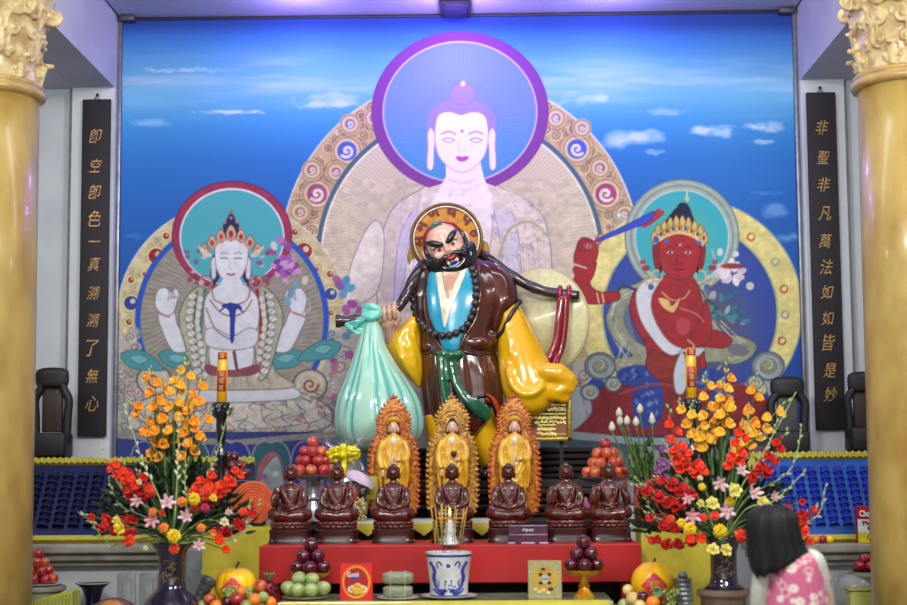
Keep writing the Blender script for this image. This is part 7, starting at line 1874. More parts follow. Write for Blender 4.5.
root, c, W, H, zb = box_thing('biscuit_box', 528, 561.5, 561, 10.02, 'glittery pale gold biscuit box with a round yellow emblem', 'box', m_glit, .07)
yf = c.y - .035; cz = zb + H / 2
obj('yellow_disc', disc_mb(c.x, yf, cz + H * .02, W * .38, H * .33, .0015), mat('print_ochre', (206, 166, 52), .4), root, smooth=False)
mb = MB()
for a in range(4): mb.box((c.x + W * .13 * (1 if a % 2 else -1), yf - .002, cz + H * .03 + H * .11 * (1 if a // 2 else -1)), (W * .1, .002, H * .08))
mb.box((c.x - .01, yf - .002, cz + H * .28), (W * .12, .002, H * .06)); obj('dark_corners', mb, mat('print_black', (30, 30, 40), .4), root, smooth=False)
mb = disc_mb(c.x, yf - .002, cz + H * .03, W * .15, H * .13, .0015, 4); mb2 = disc_mb(c.x, yf - .0025, cz + H * .03, W * .13, H * .11, .0015); obj('pale_medallion', mb, mat('print_pale', (226, 220, 160), .4), root, smooth=False); obj('medallion_centre', mb2, mat('print_pale2', (200, 206, 190), .4), root, smooth=False)
mb = MB(); glyph_mesh(mb, 'Danisa', (c.x, yf - .0045, cz + H * .03), (W * .24, H * .05), .001, .3, 1, .02); obj('script_lettering', mb, mat('print_navy', (50, 50, 110), .4), root, smooth=False)
mb = MB(); 
for (dx, dz) in ((-.06, -.06), (-.035, -.075), (-.01, -.065), (.02, -.08)): mb.ball((c.x + dx, yf - .002, cz + dz), (.016, .003, .012), None, 10, 6)
obj('biscuit_print', mb, mat('print_cream', (232, 206, 160), .5), root)
mb = MB(); mb.ball((c.x + .035, yf - .002, cz - .055), (.018, .003, .013), None, 10, 6); obj('chocolate_print', mb, mat('print_choc', (96, 40, 30), .5), root)
# leaf-wrapped rice cakes on a plate
c = A(398, 10.05); plate('rice_cake_plate', c, 20.5 * k, m_white, 'white plate under the two wrapped rice cakes')
m_wrap = mat('leaf_wrap', (150, 154, 126), .5, c2=(112, 118, 92), scale=30, stretch=(.4, 1, 3), bump=.3)
for i, (zo, rzr, lb) in enumerate(((.012, .05, 'lower leaf-wrapped rice cake on the white plate'), (.094, -.05, 'upper leaf-wrapped rice cake, stacked on the other'))):
    z = c.z + zo + .037; root = thing('rice_cake', lb, 'rice cake', (c.x, c.y, z - .037), 'leaf-wrapped rice cakes', 0)
    mb = MB(); rings = []
    for j in range(11):
        t_ = j / 10 - .5; xx = .19 * t_ if i else .18 * t_; s_ = 1 - (abs(t_) * 2) ** 6 * .35
        rings.append([Vector((c.x + xx, c.y + .062 * s_ * math.copysign(abs(math.cos(a)) ** .6, math.cos(a)), z + .039 * s_ * math.copysign(abs(math.sin(a)) ** .65, math.sin(a)))) for a in [2 * PI * q / 24 for q in range(24)]])
    mb.loft(rings); obj('leaf_wrapping', mb, m_wrap, root, angle=50)
    for tx in (-.045, .045):
        mb = MB(); mb.tube([Vector((c.x + tx, c.y + .065 * math.copysign(abs(math.cos(a)) ** .6, math.cos(a)), z + .0415 * math.copysign(abs(math.sin(a)) ** .65, math.sin(a)))) for a in [2 * PI * q / 24 for q in range(25)]], .0032, 5, cap=False); obj('string_tie', mb, mat('string', (196, 192, 150), .6), root)
# incense bowl
c = A(449, 10.08); cx, cy, cz0 = c.x, c.y, c.z
m_cobalt = mat('cobalt_paint', (36, 52, 150), .15, 0, .5); kk = 10.08 / F_PX
plate('bowl_saucer', c, 28 * kk, m_white, 'white saucer with a blue rim under the incense bowl', .02)
root = thing('incense_bowl', 'blue and white porcelain bowl of sand for incense sticks', 'incense bowl', (cx, cy, cz0 + .008))
z0_ = cz0 + .008; Hb = P(449, 551.5, 10.08).z - z0_
pb = [(.005, 0), (17.5, .0), (18.5, .03), (19, .25), (20.5, .6), (22.6, .93), (23.4, .98), (23.4, 1.0), (22.4, 1.0), (21.2, .9), (.05, .86)]
mb = MB(); mb.lathe([(r_ * kk, z0_ + z_ * Hb) for r_, z_ in pb], (cx, cy, 0), 64); obj('porcelain', mb, m_white, root, angle=50)
def rb_at(z_): return lerp_keys([(0, 18), (.03, 18.5), (.25, 19), (.6, 20.5), (.93, 22.6), (1, 23.4)], z_)[0] * kk
for (za, zc_) in ((.9, .95), (.03, .07)):
    mb = MB(); mb.lathe([(rb_at(z_) + .0015, z0_ + z_ * Hb) for z_ in (za, (za + zc_) / 2, zc_)], (cx, cy, 0), 64, cap=False); obj('blue_band', mb, m_cobalt, root)
mb = MB()
def onb(a, z_): r_ = rb_at(z_) + .001; r_ -= .005; return Vector((cx + r_ * math.cos(a), cy + r_ * math.sin(a), z0_ + z_ * Hb))
for sg in (-1, 1):
    for pts, w_ in (([(.95, .78), (.8, .72), (.72, .6), (.78, .45), (.7, .3), (.55, .2), (.3, .16), (.1, .2)], .007), ([(.85, .2), (.7, .14), (.45, .1), (.2, .1)], .006), ([(.3, .72), (.42, .8), (.55, .76), (.5, .66)], .004), ([(.8, .55), (.9, .48), (.86, .36)], .005), ([(.62, .42), (.5, .36), (.55, .26)], .004), ([(.2, .26), (.1, .4), (.2, .36)], .003)):
        mb.tube(spline([onb(-PI / 2 + sg * a, z_) for a, z_ in pts], 4), w_ * (1.7 if w_ > .0065 else 1.0) + .003, 6)
mb.ball(onb(-PI / 2, .72), (.014, .009, .016)); 
for i in range(12): mb.ball(onb(-PI / 2 + RG.uniform(-1, 1), RG.uniform(.12, .3)), (.01, .009, .008), None, 6, 4)
obj('blue_painting', mb, m_cobalt, root)
mb = MB(); mb.lathe([(.003, z0_ + Hb * .9), (20.8 * kk, z0_ + Hb * .885)], (cx, cy, 0), 40, cap=False); mb.ball((cx, cy, z0_ + Hb * .86), (19 * kk, 19 * kk, .02)); obj('ash', mb, mat('incense_ash', (150, 140, 130), .9, bump=.4), root)
m_inc = mat('incense_yellow', (206, 176, 60), .6); m_incr = mat('incense_red', (150, 30, 40), .6)
for i, (ub, ut, vt) in enumerate([(437, 431, 506), (440, 435.5, 508), (442, 441, 504), (443, 442.5, 503), (445, 446, 506), (446, 449, 505), (451, 455.5, 506), (453, 457, 509), (458, 464, 508), (459.5, 467, 507), (456, 464.5, 512), (436, 435.8, 520), (444, 439.5, 512)]):
    b = Vector((P(ub, 552, 10.08).x, cy + RG.uniform(-.05, .03), z0_ + Hb * .9)); t_ = P(ut, vt, 10.08); t_.y = cy + RG.uniform(-.06, .06)
    root = thing('incense_stick', 'thin yellow incense stick, %s from the left in the bowl' % ORD[0], 'incense', b, 'incense sticks in the blue and white bowl')
    mb = MB(); q = b.lerp(t_, .25); mb.tube([q, t_], .0028, 5); obj('incense_coating', mb, m_inc, root)
    mb = MB(); mb.tube([b, q], .0016, 5); obj('red_stem', mb, m_incr, root); root['_u'] = ut
sticks = sorted([o for o in COL.objects if o.get('_u') is not None], key=lambda o: o['_u'])
for i, o in enumerate(sticks): o['label'] = 'thin yellow incense stick, %s from the left in the blue and white bowl' % ORD[i]; del o['_u']
# white ornamental candle holder with a small flame behind the bowl
Yc = 10.52; c = PZ(450, Yc, TAB_Z); root = thing('candle_holder', 'small white figured candle holder with a lit flame behind the incense sticks', 'candle holder', c); q = Yc / F_PX
mb = MB(); mb.lathe([(9 * q, 0), (9.4 * q, .012), (6.5 * q, .03), (5 * q, .07), (6 * q, .09), (3.6 * q, .12), (4.4 * q, .135), (2.6 * q, .15), (3 * q, .165)], c, 24, mod=lambda a, z: 1 + .1 * math.cos(6 * a))
obj('figured_stem', mb, m_white, root)
zt = c.z + .165
mb = MB(); mb.box((c.x, c.y, zt + .006), (.17, .03, .012), bevel=.004); obj('flame_glow_bar', mb, mat('glow_orange', (200, 110, 30), .35, .3), root)  # orange bar stands in for the glow around the flame
mb = MB(); mb.lathe([(.012, zt + .01), (.012, zt + .03)], (c.x, c.y, 0), 12); obj('candle', mb, m_white, root)
mb = MB(); mb.lathe([(.002, zt + .032), (.008, zt + .045), (.005, zt + .06), (.001, zt + .078)], (c.x, c.y, 0), 10); obj('flame', mb, mat('flame_light', (255, 220, 150), .5, emit=((255, 200, 120), 6)), root)
# maroon inscribed box on the red table
zb_ = TAB_Z
root, c, W, H, zb = box_thing('donation_box', 508.5, 547.5, 525.5, 10.53, 'long maroon box with silver edges and a white inscription on the red table', 'box', mat('maroon_lacquer', (86, 22, 54), .25, 0, .5, c2=(66, 14, 40)), .1, zb=zb_)
yf = c.y - .05
mb = MB()
for (fz, fw) in ((.98, 1.0), (.5, 1.0)): mb.box((c.x, yf - .002, zb + H * fz), (W * fw, .006, .008))
obj('silver_edge', mb, mat('silver_edge', (176, 164, 190), .3, .6), root)
mb = MB()
for dx, w_ in ((-.09, .05), (.0, .09), (.085, .06)): mb.box((c.x + dx * 1.2, yf - .01, zb + .008), (w_, .03, .012), bevel=.003)
obj('silver_feet', mb, mat('silver_edge', (176, 164, 190), .3, .6), root)
mb = MB(); glyph_mesh(mb, 'Nyat', (c.x, yf - .003, zb + H * .75), (W * .32, H * .2), .001, .4, 1, .01); obj('white_inscription', mb, mat('print_white', (236, 236, 240), .4), root, smooth=False)
# small brass ornaments between the wooden figures and the tier
# gift basket with cellophane and yellow bow
Yg = 11.52; g0 = PZ(350, Yg, T1_Z); gk = Yg / F_PX
root = thing('gift_basket', 'cellophane-wrapped gift basket with a shiny yellow bow, behind the second wooden figure', 'gift basket', g0)
mb = MB(); mb.lathe([(13 * gk, 0), (17 * gk, 8 * gk), (18 * gk, 18 * gk), (16 * gk, 18.5 * gk), (12 * gk, 4 * gk)], g0, 40, mod=lambda a, z: 1 + .02 * math.cos(20 * a)); obj('wicker_basket', mb, mat('wicker', (170, 150, 84), .6, c2=(110, 96, 50), scale=60, bump=.5), root)
m_bow = mat('bow_yellow', (228, 214, 20), .2, .2, .6, c2=(200, 186, 10), scale=40)
mb = MB()
for sg in (-1, 1):
    for j, (dz, L_) in enumerate(((0, 16), (3, 13), (-3, 14))):
        pts = [P(343, 456, Yg - .1), P(343 + sg * L_ * .5, 451 - dz, Yg - .14), P(343 + sg * L_, 454 - dz + sg * -1.5, Yg - .12), P(343 + sg * L_ * .6, 459 - dz * .4, Yg - .1), P(343, 457, Yg - .1)]
        cvp = spline(pts, 5); mb.tube(cvp, [.012 + .006 * math.sin(i * 1.7) for i in range(len(cvp))], 8, flat=1.6)
mb.ball(P(343, 455, Yg - .14), .03); mb.ball(P(343, 448, Yg - .12), (.03, .02, .035)); mb.tube([P(344, 458, Yg - .12), P(344, 468, Yg - .14), P(343, 478, Yg - .14)], [.02, .024, .018], 8)
obj('yellow_bow', mb, m_bow, root)
mb = MB(); rg = random.Random(6)
def pack(mb, u0, v0, u1, v1, d, yy):
    a, b = P(u0, v0, yy), P(u1, v1, yy); mb.box(((a.x + b.x) / 2, yy + d / 2, (a.z + b.z) / 2), (abs(b.x - a.x), d, abs(a.z - b.z)), bevel=.012)
pack(mb, 348, 484, 358, 506, .06, Yg - .1); obj('red_packet', mb, mat('packet_red', (190, 30, 40), .25, 0, .5), root)
mb = MB(); pack(mb, 366, 476, 378, 500, .08, Yg - .06); obj('yellow_packet', mb, mat('packet_olive', (150, 140, 30), .3, 0, .4), root)
mb = MB(); q = P(358, 482, Yg - .12)
rings = []
for j in range(7):
    t_ = j / 6; rings.append([q + Vector((.1 * math.sin(PI * .5 * t_) * math.cos(a) * (1 + .1 * math.sin(5 * a)), .07 * math.sin(PI * .5 * t_) * math.sin(a), .08 * math.cos(PI * .5 * t_) - .05 * t_ * math.cos(a))) for a in [2 * PI * i / 28 for i in range(28)]])
mb.loft(rings, cap=False); obj('lilac_paper', mb, mat('lilac_paper', (206, 186, 206), .5, c2=(190, 160, 190)), root)
mb = MB()
for i in range(46): mb.ball(P(rg.uniform(355, 366), rg.uniform(498, 520), Yg - .16), rg.uniform(.006, .01), None, 6, 4)
obj('pale_beads', mb, mat('pearl_bead', (196, 186, 140), .3), root)
m_cel = bpy.data.materials.new('cellophane'); m_cel.use_nodes = True; nt = m_cel.node_tree; nt.nodes.clear()
o_ = nt.nodes.new('ShaderNodeOutputMaterial'); mx = nt.nodes.new('ShaderNodeMixShader'); tr = nt.nodes.new('ShaderNodeBsdfTransparent'); gl_ = nt.nodes.new('ShaderNodeBsdfGlossy'); fr_ = nt.nodes.new('ShaderNodeLayerWeight'); ad = nt.nodes.new('ShaderNodeMath')
gl_.inputs['Roughness'].default_value = .12; fr_.inputs['Blend'].default_value = .35; ad.operation = 'MULTIPLY_ADD'; ad.inputs[1].default_value = .5; ad.inputs[2].default_value = .06
nt.links.new(fr_.outputs['Facing'], ad.inputs[0]); nt.links.new(ad.outputs[0], mx.inputs[0]); nt.links.new(tr.outputs[0], mx.inputs[1]); nt.links.new(gl_.outputs[0], mx.inputs[2]); nt.links.new(mx.outputs[0], o_.inputs[0])
mb = MB(); rings = []; rg = random.Random(8); nn = 40; jit = [[rg.uniform(-1, 1) for _ in range(nn)] for _ in range(16)]
for j in range(14):
    t_ = j / 13; r_ = lerp_keys([(0, 15), (.3, 21), (.55, 22), (.72, 14), (.8, 6), (.86, 10), (1, 26)], t_)[0] * gk; zz = t_ * 84 * gk
    rings.append([g0 + Vector((r_ * (1 + .09 * jit[j][i]) * math.cos(2 * PI * i / nn) - .05 * t_, r_ * .8 * (1 + .09 * jit[j][i]) * math.sin(2 * PI * i / nn), zz + .03 * jit[(j + 3) % 14][i] * t_)) for i in range(nn)])
mb.loft(rings, cap=False); obj('cellophane_wrap', mb, m_cel, root, smooth=False)
# folded pink paper lotus between the two right wooden figures
mb = MB(); b = P(588, 517, 11.1)
for (du, dv) in ((-8, -25), (-3, -22), (4, -16)): petal(mb, b, P(588 + du, 517 + dv, 11.08) - b, Vector((0, -1, 0)), (P(588 + du, 517 + dv, 11.08) - b).length * 1.05, .035, .1, .3, 5, .7)
root = thing('paper_lotus', 'folded pink paper lotus behind the two rightmost wooden figures', 'paper flower', b); obj('pink_petals', mb, mat('paper_pink', (216, 120, 170), .6), root)
mb = MB(); mb.lathe([(.03, TAB_Z), (.03, b.z)], (b.x, b.y, 0), 16); obj('stand', mb, dwood, root); 
# low ornaments in front of the tier
# --- candles
m_wax = mat('wax_yellow', (240, 186, 16), .35, 0, .3, c2=(232, 168, 10)); m_label = mat('candle_red', (190, 50, 30), .4); m_iron = mat('black_stand', (20, 18, 22), .25, 0, .6)
def candle(u, Y, vt, vb, lean, label, slabel):
    k = Y / F_PX; t_, b = P(u + lean, vt, Y), P(u, vb, Y); r = 5.2 * k
    root = thing('tall_candle', label, 'candle', b)
    mb = MB(); mb.tube([b, b.lerp(t_, .5), t_ - Vector((0, 0, .01)), t_], [r * .95, r, r, r * .8], 24); obj('wax', mb, m_wax, root)
    d = t_ - b
    for (fa, fb) in ((.86, .99), (.28, .66)):
        mb = MB(); pts = []
        for f_ in (fa, (fa + fb) / 2, fb):
            c_ = b + d * f_; pts.append([c_ + Vector((r * 1.02 * math.cos(a), r * 1.02 * math.sin(a), 0)) for a in [-PI / 2 - .95 + 1.9 * i / 14 for i in range(15)]] + [c_ + Vector((r * .9 * math.cos(a), r * .9 * math.sin(a), 0)) for a in [-PI / 2 + .95 - 1.9 * i / 14 for i in range(15)]])
        mb.loft(pts); lo = obj('red_label', mb, m_label, root)
        mb = MB(); n_ = 3 if fa < .5 else 1
        for i in range(n_):
            c_ = b + d * (fa + (fb - fa) * (i + .5) / n_); hh = d.length * (fb - fa) / n_
            for (dx, dz, w_, h_) in ((0, .28, .9, .1), (0, 0, .7, .1), (0, -.28, .9, .1), (-.25, 0, .14, .66), (.25, 0, .14, .66)):
                mb.box((c_.x + dx * r, c_.y - r * 1.05, c_.z + dz * hh), (w_ * r, .006, h_ * hh))
        obj('gold_strokes', mb, mat('pale_gold_print', (232, 196, 130), .4), lo, smooth=False)
    mb = MB(); mb.tube([t_, t_ + Vector((0, 0, .02))], .003, 5); obj('wick', mb, m_black, root)
    root = thing('candlestick', slabel, 'candlestick', (b.x, Y, 0))
    z = b.z; f = k
    pf = [(.11, 0), (.12, .03), (.08, .06), (.035, .12), (.03, z - 75 * f), (5 * f, z - 70 * f), (3 * f, z - 62 * f), (6.5 * f, z - 50 * f), (6.5 * f, z - 46 * f), (2.5 * f, z - 40 * f), (4.2 * f, z - 33 * f), (5.4 * f, z - 18 * f), (4.6 * f, z - 12 * f), (8 * f, z - 8 * f), (8.8 * f, z - 3 * f), (7 * f, z + 1 * f), (7.8 * f, z + 4 * f), (5.4 * f, z + 5 * f)]
    mb = MB(); mb.lathe(pf, (b.x, Y, 0), 32, mod=lambda a, zz: 1 + (.12 * math.cos(6 * a) if zz > z - 14 * f else 0)); obj('turned_stem', mb, m_iron, root)
    mb = MB()
    for i in range(6):
        a = 2 * PI * i / 6; mb.ball((b.x + 8 * f * math.cos(a), Y + 8 * f * math.sin(a), z - 1 * f), (2.4 * f, 2.4 * f, 4.4 * f), None, 10, 8)
    obj('carved_petals', mb, m_iron, root)
candle(221.5, 11.85, 352, 407, 1.5, 'yellow candle with red label above the left bouquet', 'black turned candlestick behind the left bouquet')
candle(691.5, 11.5, 348, 403, -.8, 'yellow candle with red label above the right bouquet', 'black turned candlestick behind the right bouquet')

# --- fruit baskets at the two ends of the altar
m_pump = mat('melon_yellow', (255, 204, 8), .4, 0, .15, c2=(252, 184, 4), scale=8)
m_diam = mat('paper_red', (206, 36, 44), .5, c2=(226, 90, 80), scale=60)
def basket(uc, Y, vtop, R, side, label):
    k = Y / F_PX; c = P(uc, vtop, Y); zt = c.z
    t = floor_stand('round_table', c.x, Y, .2, zt - .16, mat('brown_table', (110, 70, 50), .4), 'small round brown table under the %s fruit basket' % side, 'table')
    root = thing('fruit_basket', label, 'basket', (c.x, Y, zt - .16))
    mb = MB(); mb.lathe([(.13, zt - .16), (.17, zt - .12), (R * k, zt - .005), (R * k + .006, zt), (R * k - .01, zt - .002), (.15, zt - .13)], (c.x, Y, 0), 60, mod=lambda a, z: 1 + .015 * math.cos(30 * a)); obj('woven_body', mb, mat('wicker', (170, 150, 84), .6), root)
    mb = MB(); mb.tube([(c.x + R * k * math.cos(a), Y + R * k * math.sin(a), zt + .004 * math.sin(a * 20)) for a in [2 * PI * i / 60 for i in range(61)]], .01, 6, cap=False); obj('rim', mb, mat('wicker', (170, 150, 84), .6), root)
    return c
def melon(uc, vc, Y, rpx, side, kind='pumpkin', dv=0):
    k = Y / F_PX; q = P(uc, vc, Y); r = rpx * k
    root = fruit('yellow_melon', kind, r, m_pump, q, 'large yellow melon with a red paper diamond in the %s basket' % side, 'melon')
    mb = MB(); s_ = r * .62; out = [(0, s_), (s_, 0), (0, -s_), (-s_, 0)]
    def on(p_, e):
        X_, Z_ = p_[0], p_[1] + dv * k; rr = max(0, 1 - (X_ / r) ** 2 - (Z_ / (r * .92)) ** 2); return Vector((X_, -r * math.sqrt(rr) * .99 - e, Z_))
    N = 10; F = [];
    for i in range(N + 1):
        row = []
        for j in range(N + 1):
            a, b = i / N, j / N; p_ = ((a - b) * s_, (a + b - 1) * s_); row.append(on(p_, .006))
        F.append(row + [on(((i / N - j / N) * s_, (i / N + j / N - 1) * s_), -.004) for j in range(N, -1, -1)])
    mb.loft(F)
    me = mb.mesh('paper_diamond'); me.materials.append(m_diam); o = bpy.data.objects.new('paper_diamond', me); COL.objects.link(o); o.parent = root
    mb = MB()
    for (x_, z_, w_, h_) in ((-.28, .0, .08, .7), (-.28, .22, .3, .07), (-.28, 0, .3, .07), (.15, .3, .5, .07), (.15, .12, .34, .07), (.15, -.12, .42, .07), (.15, -.3, .42, .07), (-.04, -.2, .07, .3), (.34, -.2, .07, .3), (.15, -.2, .07, .3)):
        for q_ in range(5):
            t1 = (q_ + .5) / 5 - .5; xx, zz = (x_ + (w_ * t1 if w_ > h_ else 0)) * s_ * .9, (z_ + (h_ * t1 if h_ >= w_ else 0)) * s_ * .9
            mb.box(on((xx, zz), .009), (max(w_ / 5 if w_ > h_ else w_, .06) * s_, .005, max(h_ / 5 if h_ >= w_ else h_, .06) * s_))
    me = mb.mesh('gold_character'); me.materials.append(mat('print_gold_paper', (240, 214, 110), .4)); o = bpy.data.objects.new('gold_character', me); COL.objects.link(o); o.parent = root
m_or = mat('orange_fruit', (242, 140, 24), .35, 0, .3, c2=(232, 120, 18), scale=30, bump=.1, bscale=200); m_cream_f = mat('cream_fruit', (222, 204, 130), .4, 0, .2, c2=(206, 170, 90)); m_grape = mat('grape_green', (140, 158, 80), .25, 0, .3); m_dark = mat('dark_fruit', (74, 18, 40), .2, 0, .6)
def ff(u, v, Y, rpx, m_, kind, name, label, cat='fruit'):
    fruit(name, kind, rpx * Y / F_PX, m_, P(u, v, Y), label, cat, None, (RG.uniform(-.3, .3), RG.uniform(-.3, .3), RG.uniform(0, 6)))
YB = 9.9
basket(236, YB, 606, 40, 'left', 'wide wicker basket of fruit in front of the left yellow stand'); melon(235.5, 586, YB + .06, 20.5, 'left', 'pumpkin', -2)
for a in [(260, 587, YB - .02, 7, m_apple, 'apple', 'red_apple', 'red apple at the right of the left basket', 'apple'), (237, 600, YB - .16, 7, m_apple2, 'apple', 'red_apple', 'crimson apple before the left yellow melon', 'apple'), (240, 592, YB - .11, 5.5, m_or, 'round', 'orange', 'small orange just under the left red paper diamond', 'orange'), (254, 600, YB - .13, 6.5, m_or, 'round', 'orange', 'orange right of the crimson apple, left basket', 'orange'), (270, 603, YB - .06, 6.5, m_or, 'round', 'orange', 'rightmost orange of the left basket', 'orange'), (210, 600, YB - .08, 6.5, m_apple, 'apple', 'red_apple', 'red apple at the left of the left basket', 'apple'), (216, 606, YB - .16, 6, m_or, 'round', 'orange', 'leftmost orange of the left basket, low at its rim', 'orange'),
          (227, 602, YB - .14, 6, m_dark, 'round', 'plum', 'dark plum left of the crimson apple, left basket', 'plum'), (203, 606, YB - .05, 6, m_greenf, 'round', 'green_fruit', 'green fruit at the left rim of the left basket', 'fruit'), (246, 606, YB - .18, 6, m_grape, 'round', 'green_fruit', 'green fruit low between the oranges, left basket', 'fruit'), (263, 597, YB - .1, 5.5, m_greenf, 'round', 'green_fruit', 'green fruit between apple and orange, left basket', 'fruit')]: ff(*a)
def grapes(u, v, Y, n, w_, h_, m_, label, seed):
    rg = random.Random(seed); q = P(u, v, Y); root = thing('grape_bunch', label, 'grapes', q); k = Y / F_PX
    for i in range(n):
        t_ = i / n; a = i * 2.4; rr = w_ * (1 - .6 * t_) * rg.uniform(.3, 1); mb = MB(); mb.ball(q + Vector((rr * math.cos(a) * k, rr * math.sin(a) * k * .7, -h_ * (t_ - .5) * k)), 2.4 * k, None, 10, 8); obj('grape', mb, m_, root)
grapes(229, 594, YB - .12, 22, 7, 9, m_grape, 'small bunch of green grapes before the left melon', 2); grapes(249, 593, YB - .08, 16, 5, 8, m_grape, 'small green grape cluster right of the left paper diamond', 3)
# spiky fruit with leaf tuft
q = P(269, 589, YB + .02); root = thing('dragon_fruit', 'dark red spiky fruit with a leafy tuft, right end of left basket', 'fruit', q); k = YB / F_PX
mb = MB(); mb.ball(q, (6 * k, 6 * k, 8 * k)); 
for i in range(26):
    ph = math.acos(1 - 2 * (i + .5) / 26); th = i * 2.4; d = Vector((math.sin(ph) * math.cos(th), math.sin(ph) * math.sin(th), math.cos(ph))); b = q + Vector((d.x * 6 * k, d.y * 6 * k, d.z * 8 * k)); mb.tube([b, b + (d + Vector((0, 0, .8))) * 2.6 * k], [1.5 * k, .2 * k], 6)
obj('scaly_skin', mb, mat('dragon_skin', (130, 20, 50), .4, c2=(96, 14, 40)), root)
mb = MB()
for i in range(9): a = i * .7; petal(mb, q + Vector((0, 0, 7 * k)), Vector((.45 * math.cos(a), .45 * math.sin(a), 1)), Vector((math.cos(a), math.sin(a), 0)), 12 * k, 1.8 * k, .15, .2)
obj('leaf_tuft', mb, mat('tuft_green', (110, 130, 80), .5), root)
# dark wrapped bundle with a pale tip, left of the left melon
b, t_ = P(194, 606, YB - .02), P(211, 577, YB + .0); root = thing('wrapped_roll', 'slanting dark grey cloth-like roll with pale tip, left of the left melon', 'roll', b)
mb = MB(); n_ = 16; mb.tube([b.lerp(t_, i / n_) for i in range(n_ + 1)], [(5 + 3.4 * (i / n_) ** 1.5 + .5 * math.sin(i * 2.1)) * k if i < n_ else 3 * k for i in range(n_ + 1)], 16); obj('wrapping', mb, mat('grey_wrap', (84, 88, 84), .35, .2, c2=(56, 60, 58), scale=20, bump=.3), root)
mb = MB(); e = P(202, 574, YB); mb.tube([P(206, 582, YB), e, P(201, 570, YB)], [1.2 * k, 1 * k, 1.6 * k], 6); obj('pale_tip', mb, mat('pale_tip', (206, 200, 170), .5), root)
basket(654, YB, 607, 38, 'right', 'wide wicker basket of fruit in front of the right yellow stand'); melon(652.5, 583, YB + .06, 21, 'right', 'round', -1)
for a in [(628, 590, YB - .05, 5.5, m_cream_f, 'round', 'cream_fruit', 'upper left cream fruit of the right basket', 'fruit'), (633, 599, YB - .12, 7, m_cream_f, 'round', 'cream_fruit', 'larger cream fruit below, left of the dark plum, right basket', 'fruit'), (643, 597, YB - .16, 6.2, m_dark, 'round', 'plum', 'dark shiny plum before the right yellow melon', 'plum'), (653, 603, YB - .2, 7, m_or, 'round', 'orange', 'pale orange low at the front of the right basket', 'orange'), (624, 605, YB - .08, 6, m_greenf, 'round', 'green_fruit', 'yellow-green fruit at the left rim of the right basket', 'fruit'), (640, 606, YB - .19, 6, m_cream_f, 'round', 'cream_fruit', 'lowest cream fruit at the front of the right basket', 'fruit'), (660, 597, YB - .13, 5, m_apple, 'apple', 'red_apple', 'small red apple left of the grapes, right basket', 'apple')]: ff(*a)
grapes(671, 598, YB - .1, 34, 9, 14, m_grape, 'bunch of dull green grapes in the right basket', 5)
mb = MB(); q = P(657, 592, YB - .16)
for i in range(9): a = i * .7; petal(mb, q, Vector((math.cos(a), -.4, math.sin(a))), Vector((0, -1, 0)), 7 * k, 2.4 * k)
tag(obj('leaf_sprig', mb, mat('sprig_green', (110, 170, 110), .5)), 'bright green leaf sprig under the right red paper diamond', 'leaves')
c = P(685, 606, YB + .02); root = thing('coin_roll', 'silvery stack of wrapped rings at the right of the right basket', 'stack', (c.x, c.y, c.z))
m_ringst = mat('silver_ring', (150, 156, 156), .35, .5)
for i in range(6):
    mb = MB(); z = c.z + i * 4.6 * k; mb.lathe([(.002, z), (8.2 * k, z), (9 * k, z + 1.4 * k), (9 * k, z + 3 * k), (8.2 * k, z + 4.4 * k), (.002, z + 4.4 * k)], (c.x - .002 * i, c.y, 0), 28); obj('ring', mb, m_ringst, root, angle=40)
mb = MB(); z = c.z + 27.6 * k; mb.ball((c.x - .01, c.y, z + 2 * k), (5 * k, 5 * k, 4 * k)); obj('knob', mb, m_ringst, root)

# --- things on and by the side altars
zl = la[2] - .01
q = PZ(93, 12.3, 0); vt_ = P(93, 583, 12.3)
root = thing('flared_vase', 'black flared vase before the left white side altar', 'vase', (vt_.x, 12.3, 0)); kq = 12.3 / F_PX
mb = MB(); zt = vt_.z; mb.lathe([(.1, 0), (.12, .03), (.07, .1), (.13, .3), (.15, .5), (7 * kq + .0, zt - 26 * kq), (8 * kq, zt - 14 * kq), (11 * kq, zt - 5 * kq), (16.5 * kq, zt - .6 * kq), (16.5 * kq, zt), (14 * kq, zt - 1.5 * kq), (6 * kq, zt - 8 * kq)], (vt_.x, 12.3, 0), 48); obj('body', mb, m_vase, root)
mb = MB(); mb.tube([(vt_.x + 16.5 * kq * math.cos(a), 12.3 + 16.5 * kq * math.sin(a), zt) for a in [2 * PI * i / 48 for i in range(49)]], .006, 6, cap=False); obj('pale_lip', mb, mat('pale_lip', (160, 164, 172), .3), root)
c = P(114, 610, 11.6); root = thing('wooden_drum', 'rounded brown and orange wooden drum below the left bouquet', 'drum', (c.x, 11.6, c.z - .2)); kq = 11.6 / F_PX
mb = MB(); mb.ball((c.x, 11.6, c.z - .08), (28 * kq, .16, .17)); obj('hollow_body', mb, mat('drum_brown', (110, 74, 46), .3, 0, .4, c2=(74, 48, 34)), root)
mb = MB(); mb.ball((c.x + .01, 11.5, c.z - .045), (17 * kq, .1, .13)); obj('orange_front', mb, mat('drum_orange', (196, 130, 50), .3, 0, .4, c2=(160, 90, 36)), root)
floor_stand('drum_stand', c.x, 11.6, .2, c.z - .24, dwood, 'dark stand under the rounded wooden drum')
c = P(54, 600, 11.9); root = thing('yellow_hamper', 'ribbed yellow-green hamper beside the left column', 'hamper', (c.x, 11.9, 0)); kq = 11.9 / F_PX
mb = MB()
a_, b_ = P(33, 601, 11.8), P(75, 591, 11.8)
out = [(a_.x, .3), (b_.x + .03, .3), (b_.x, b_.z), (b_.x - .03, b_.z + .01), (a_.x, a_.z)]
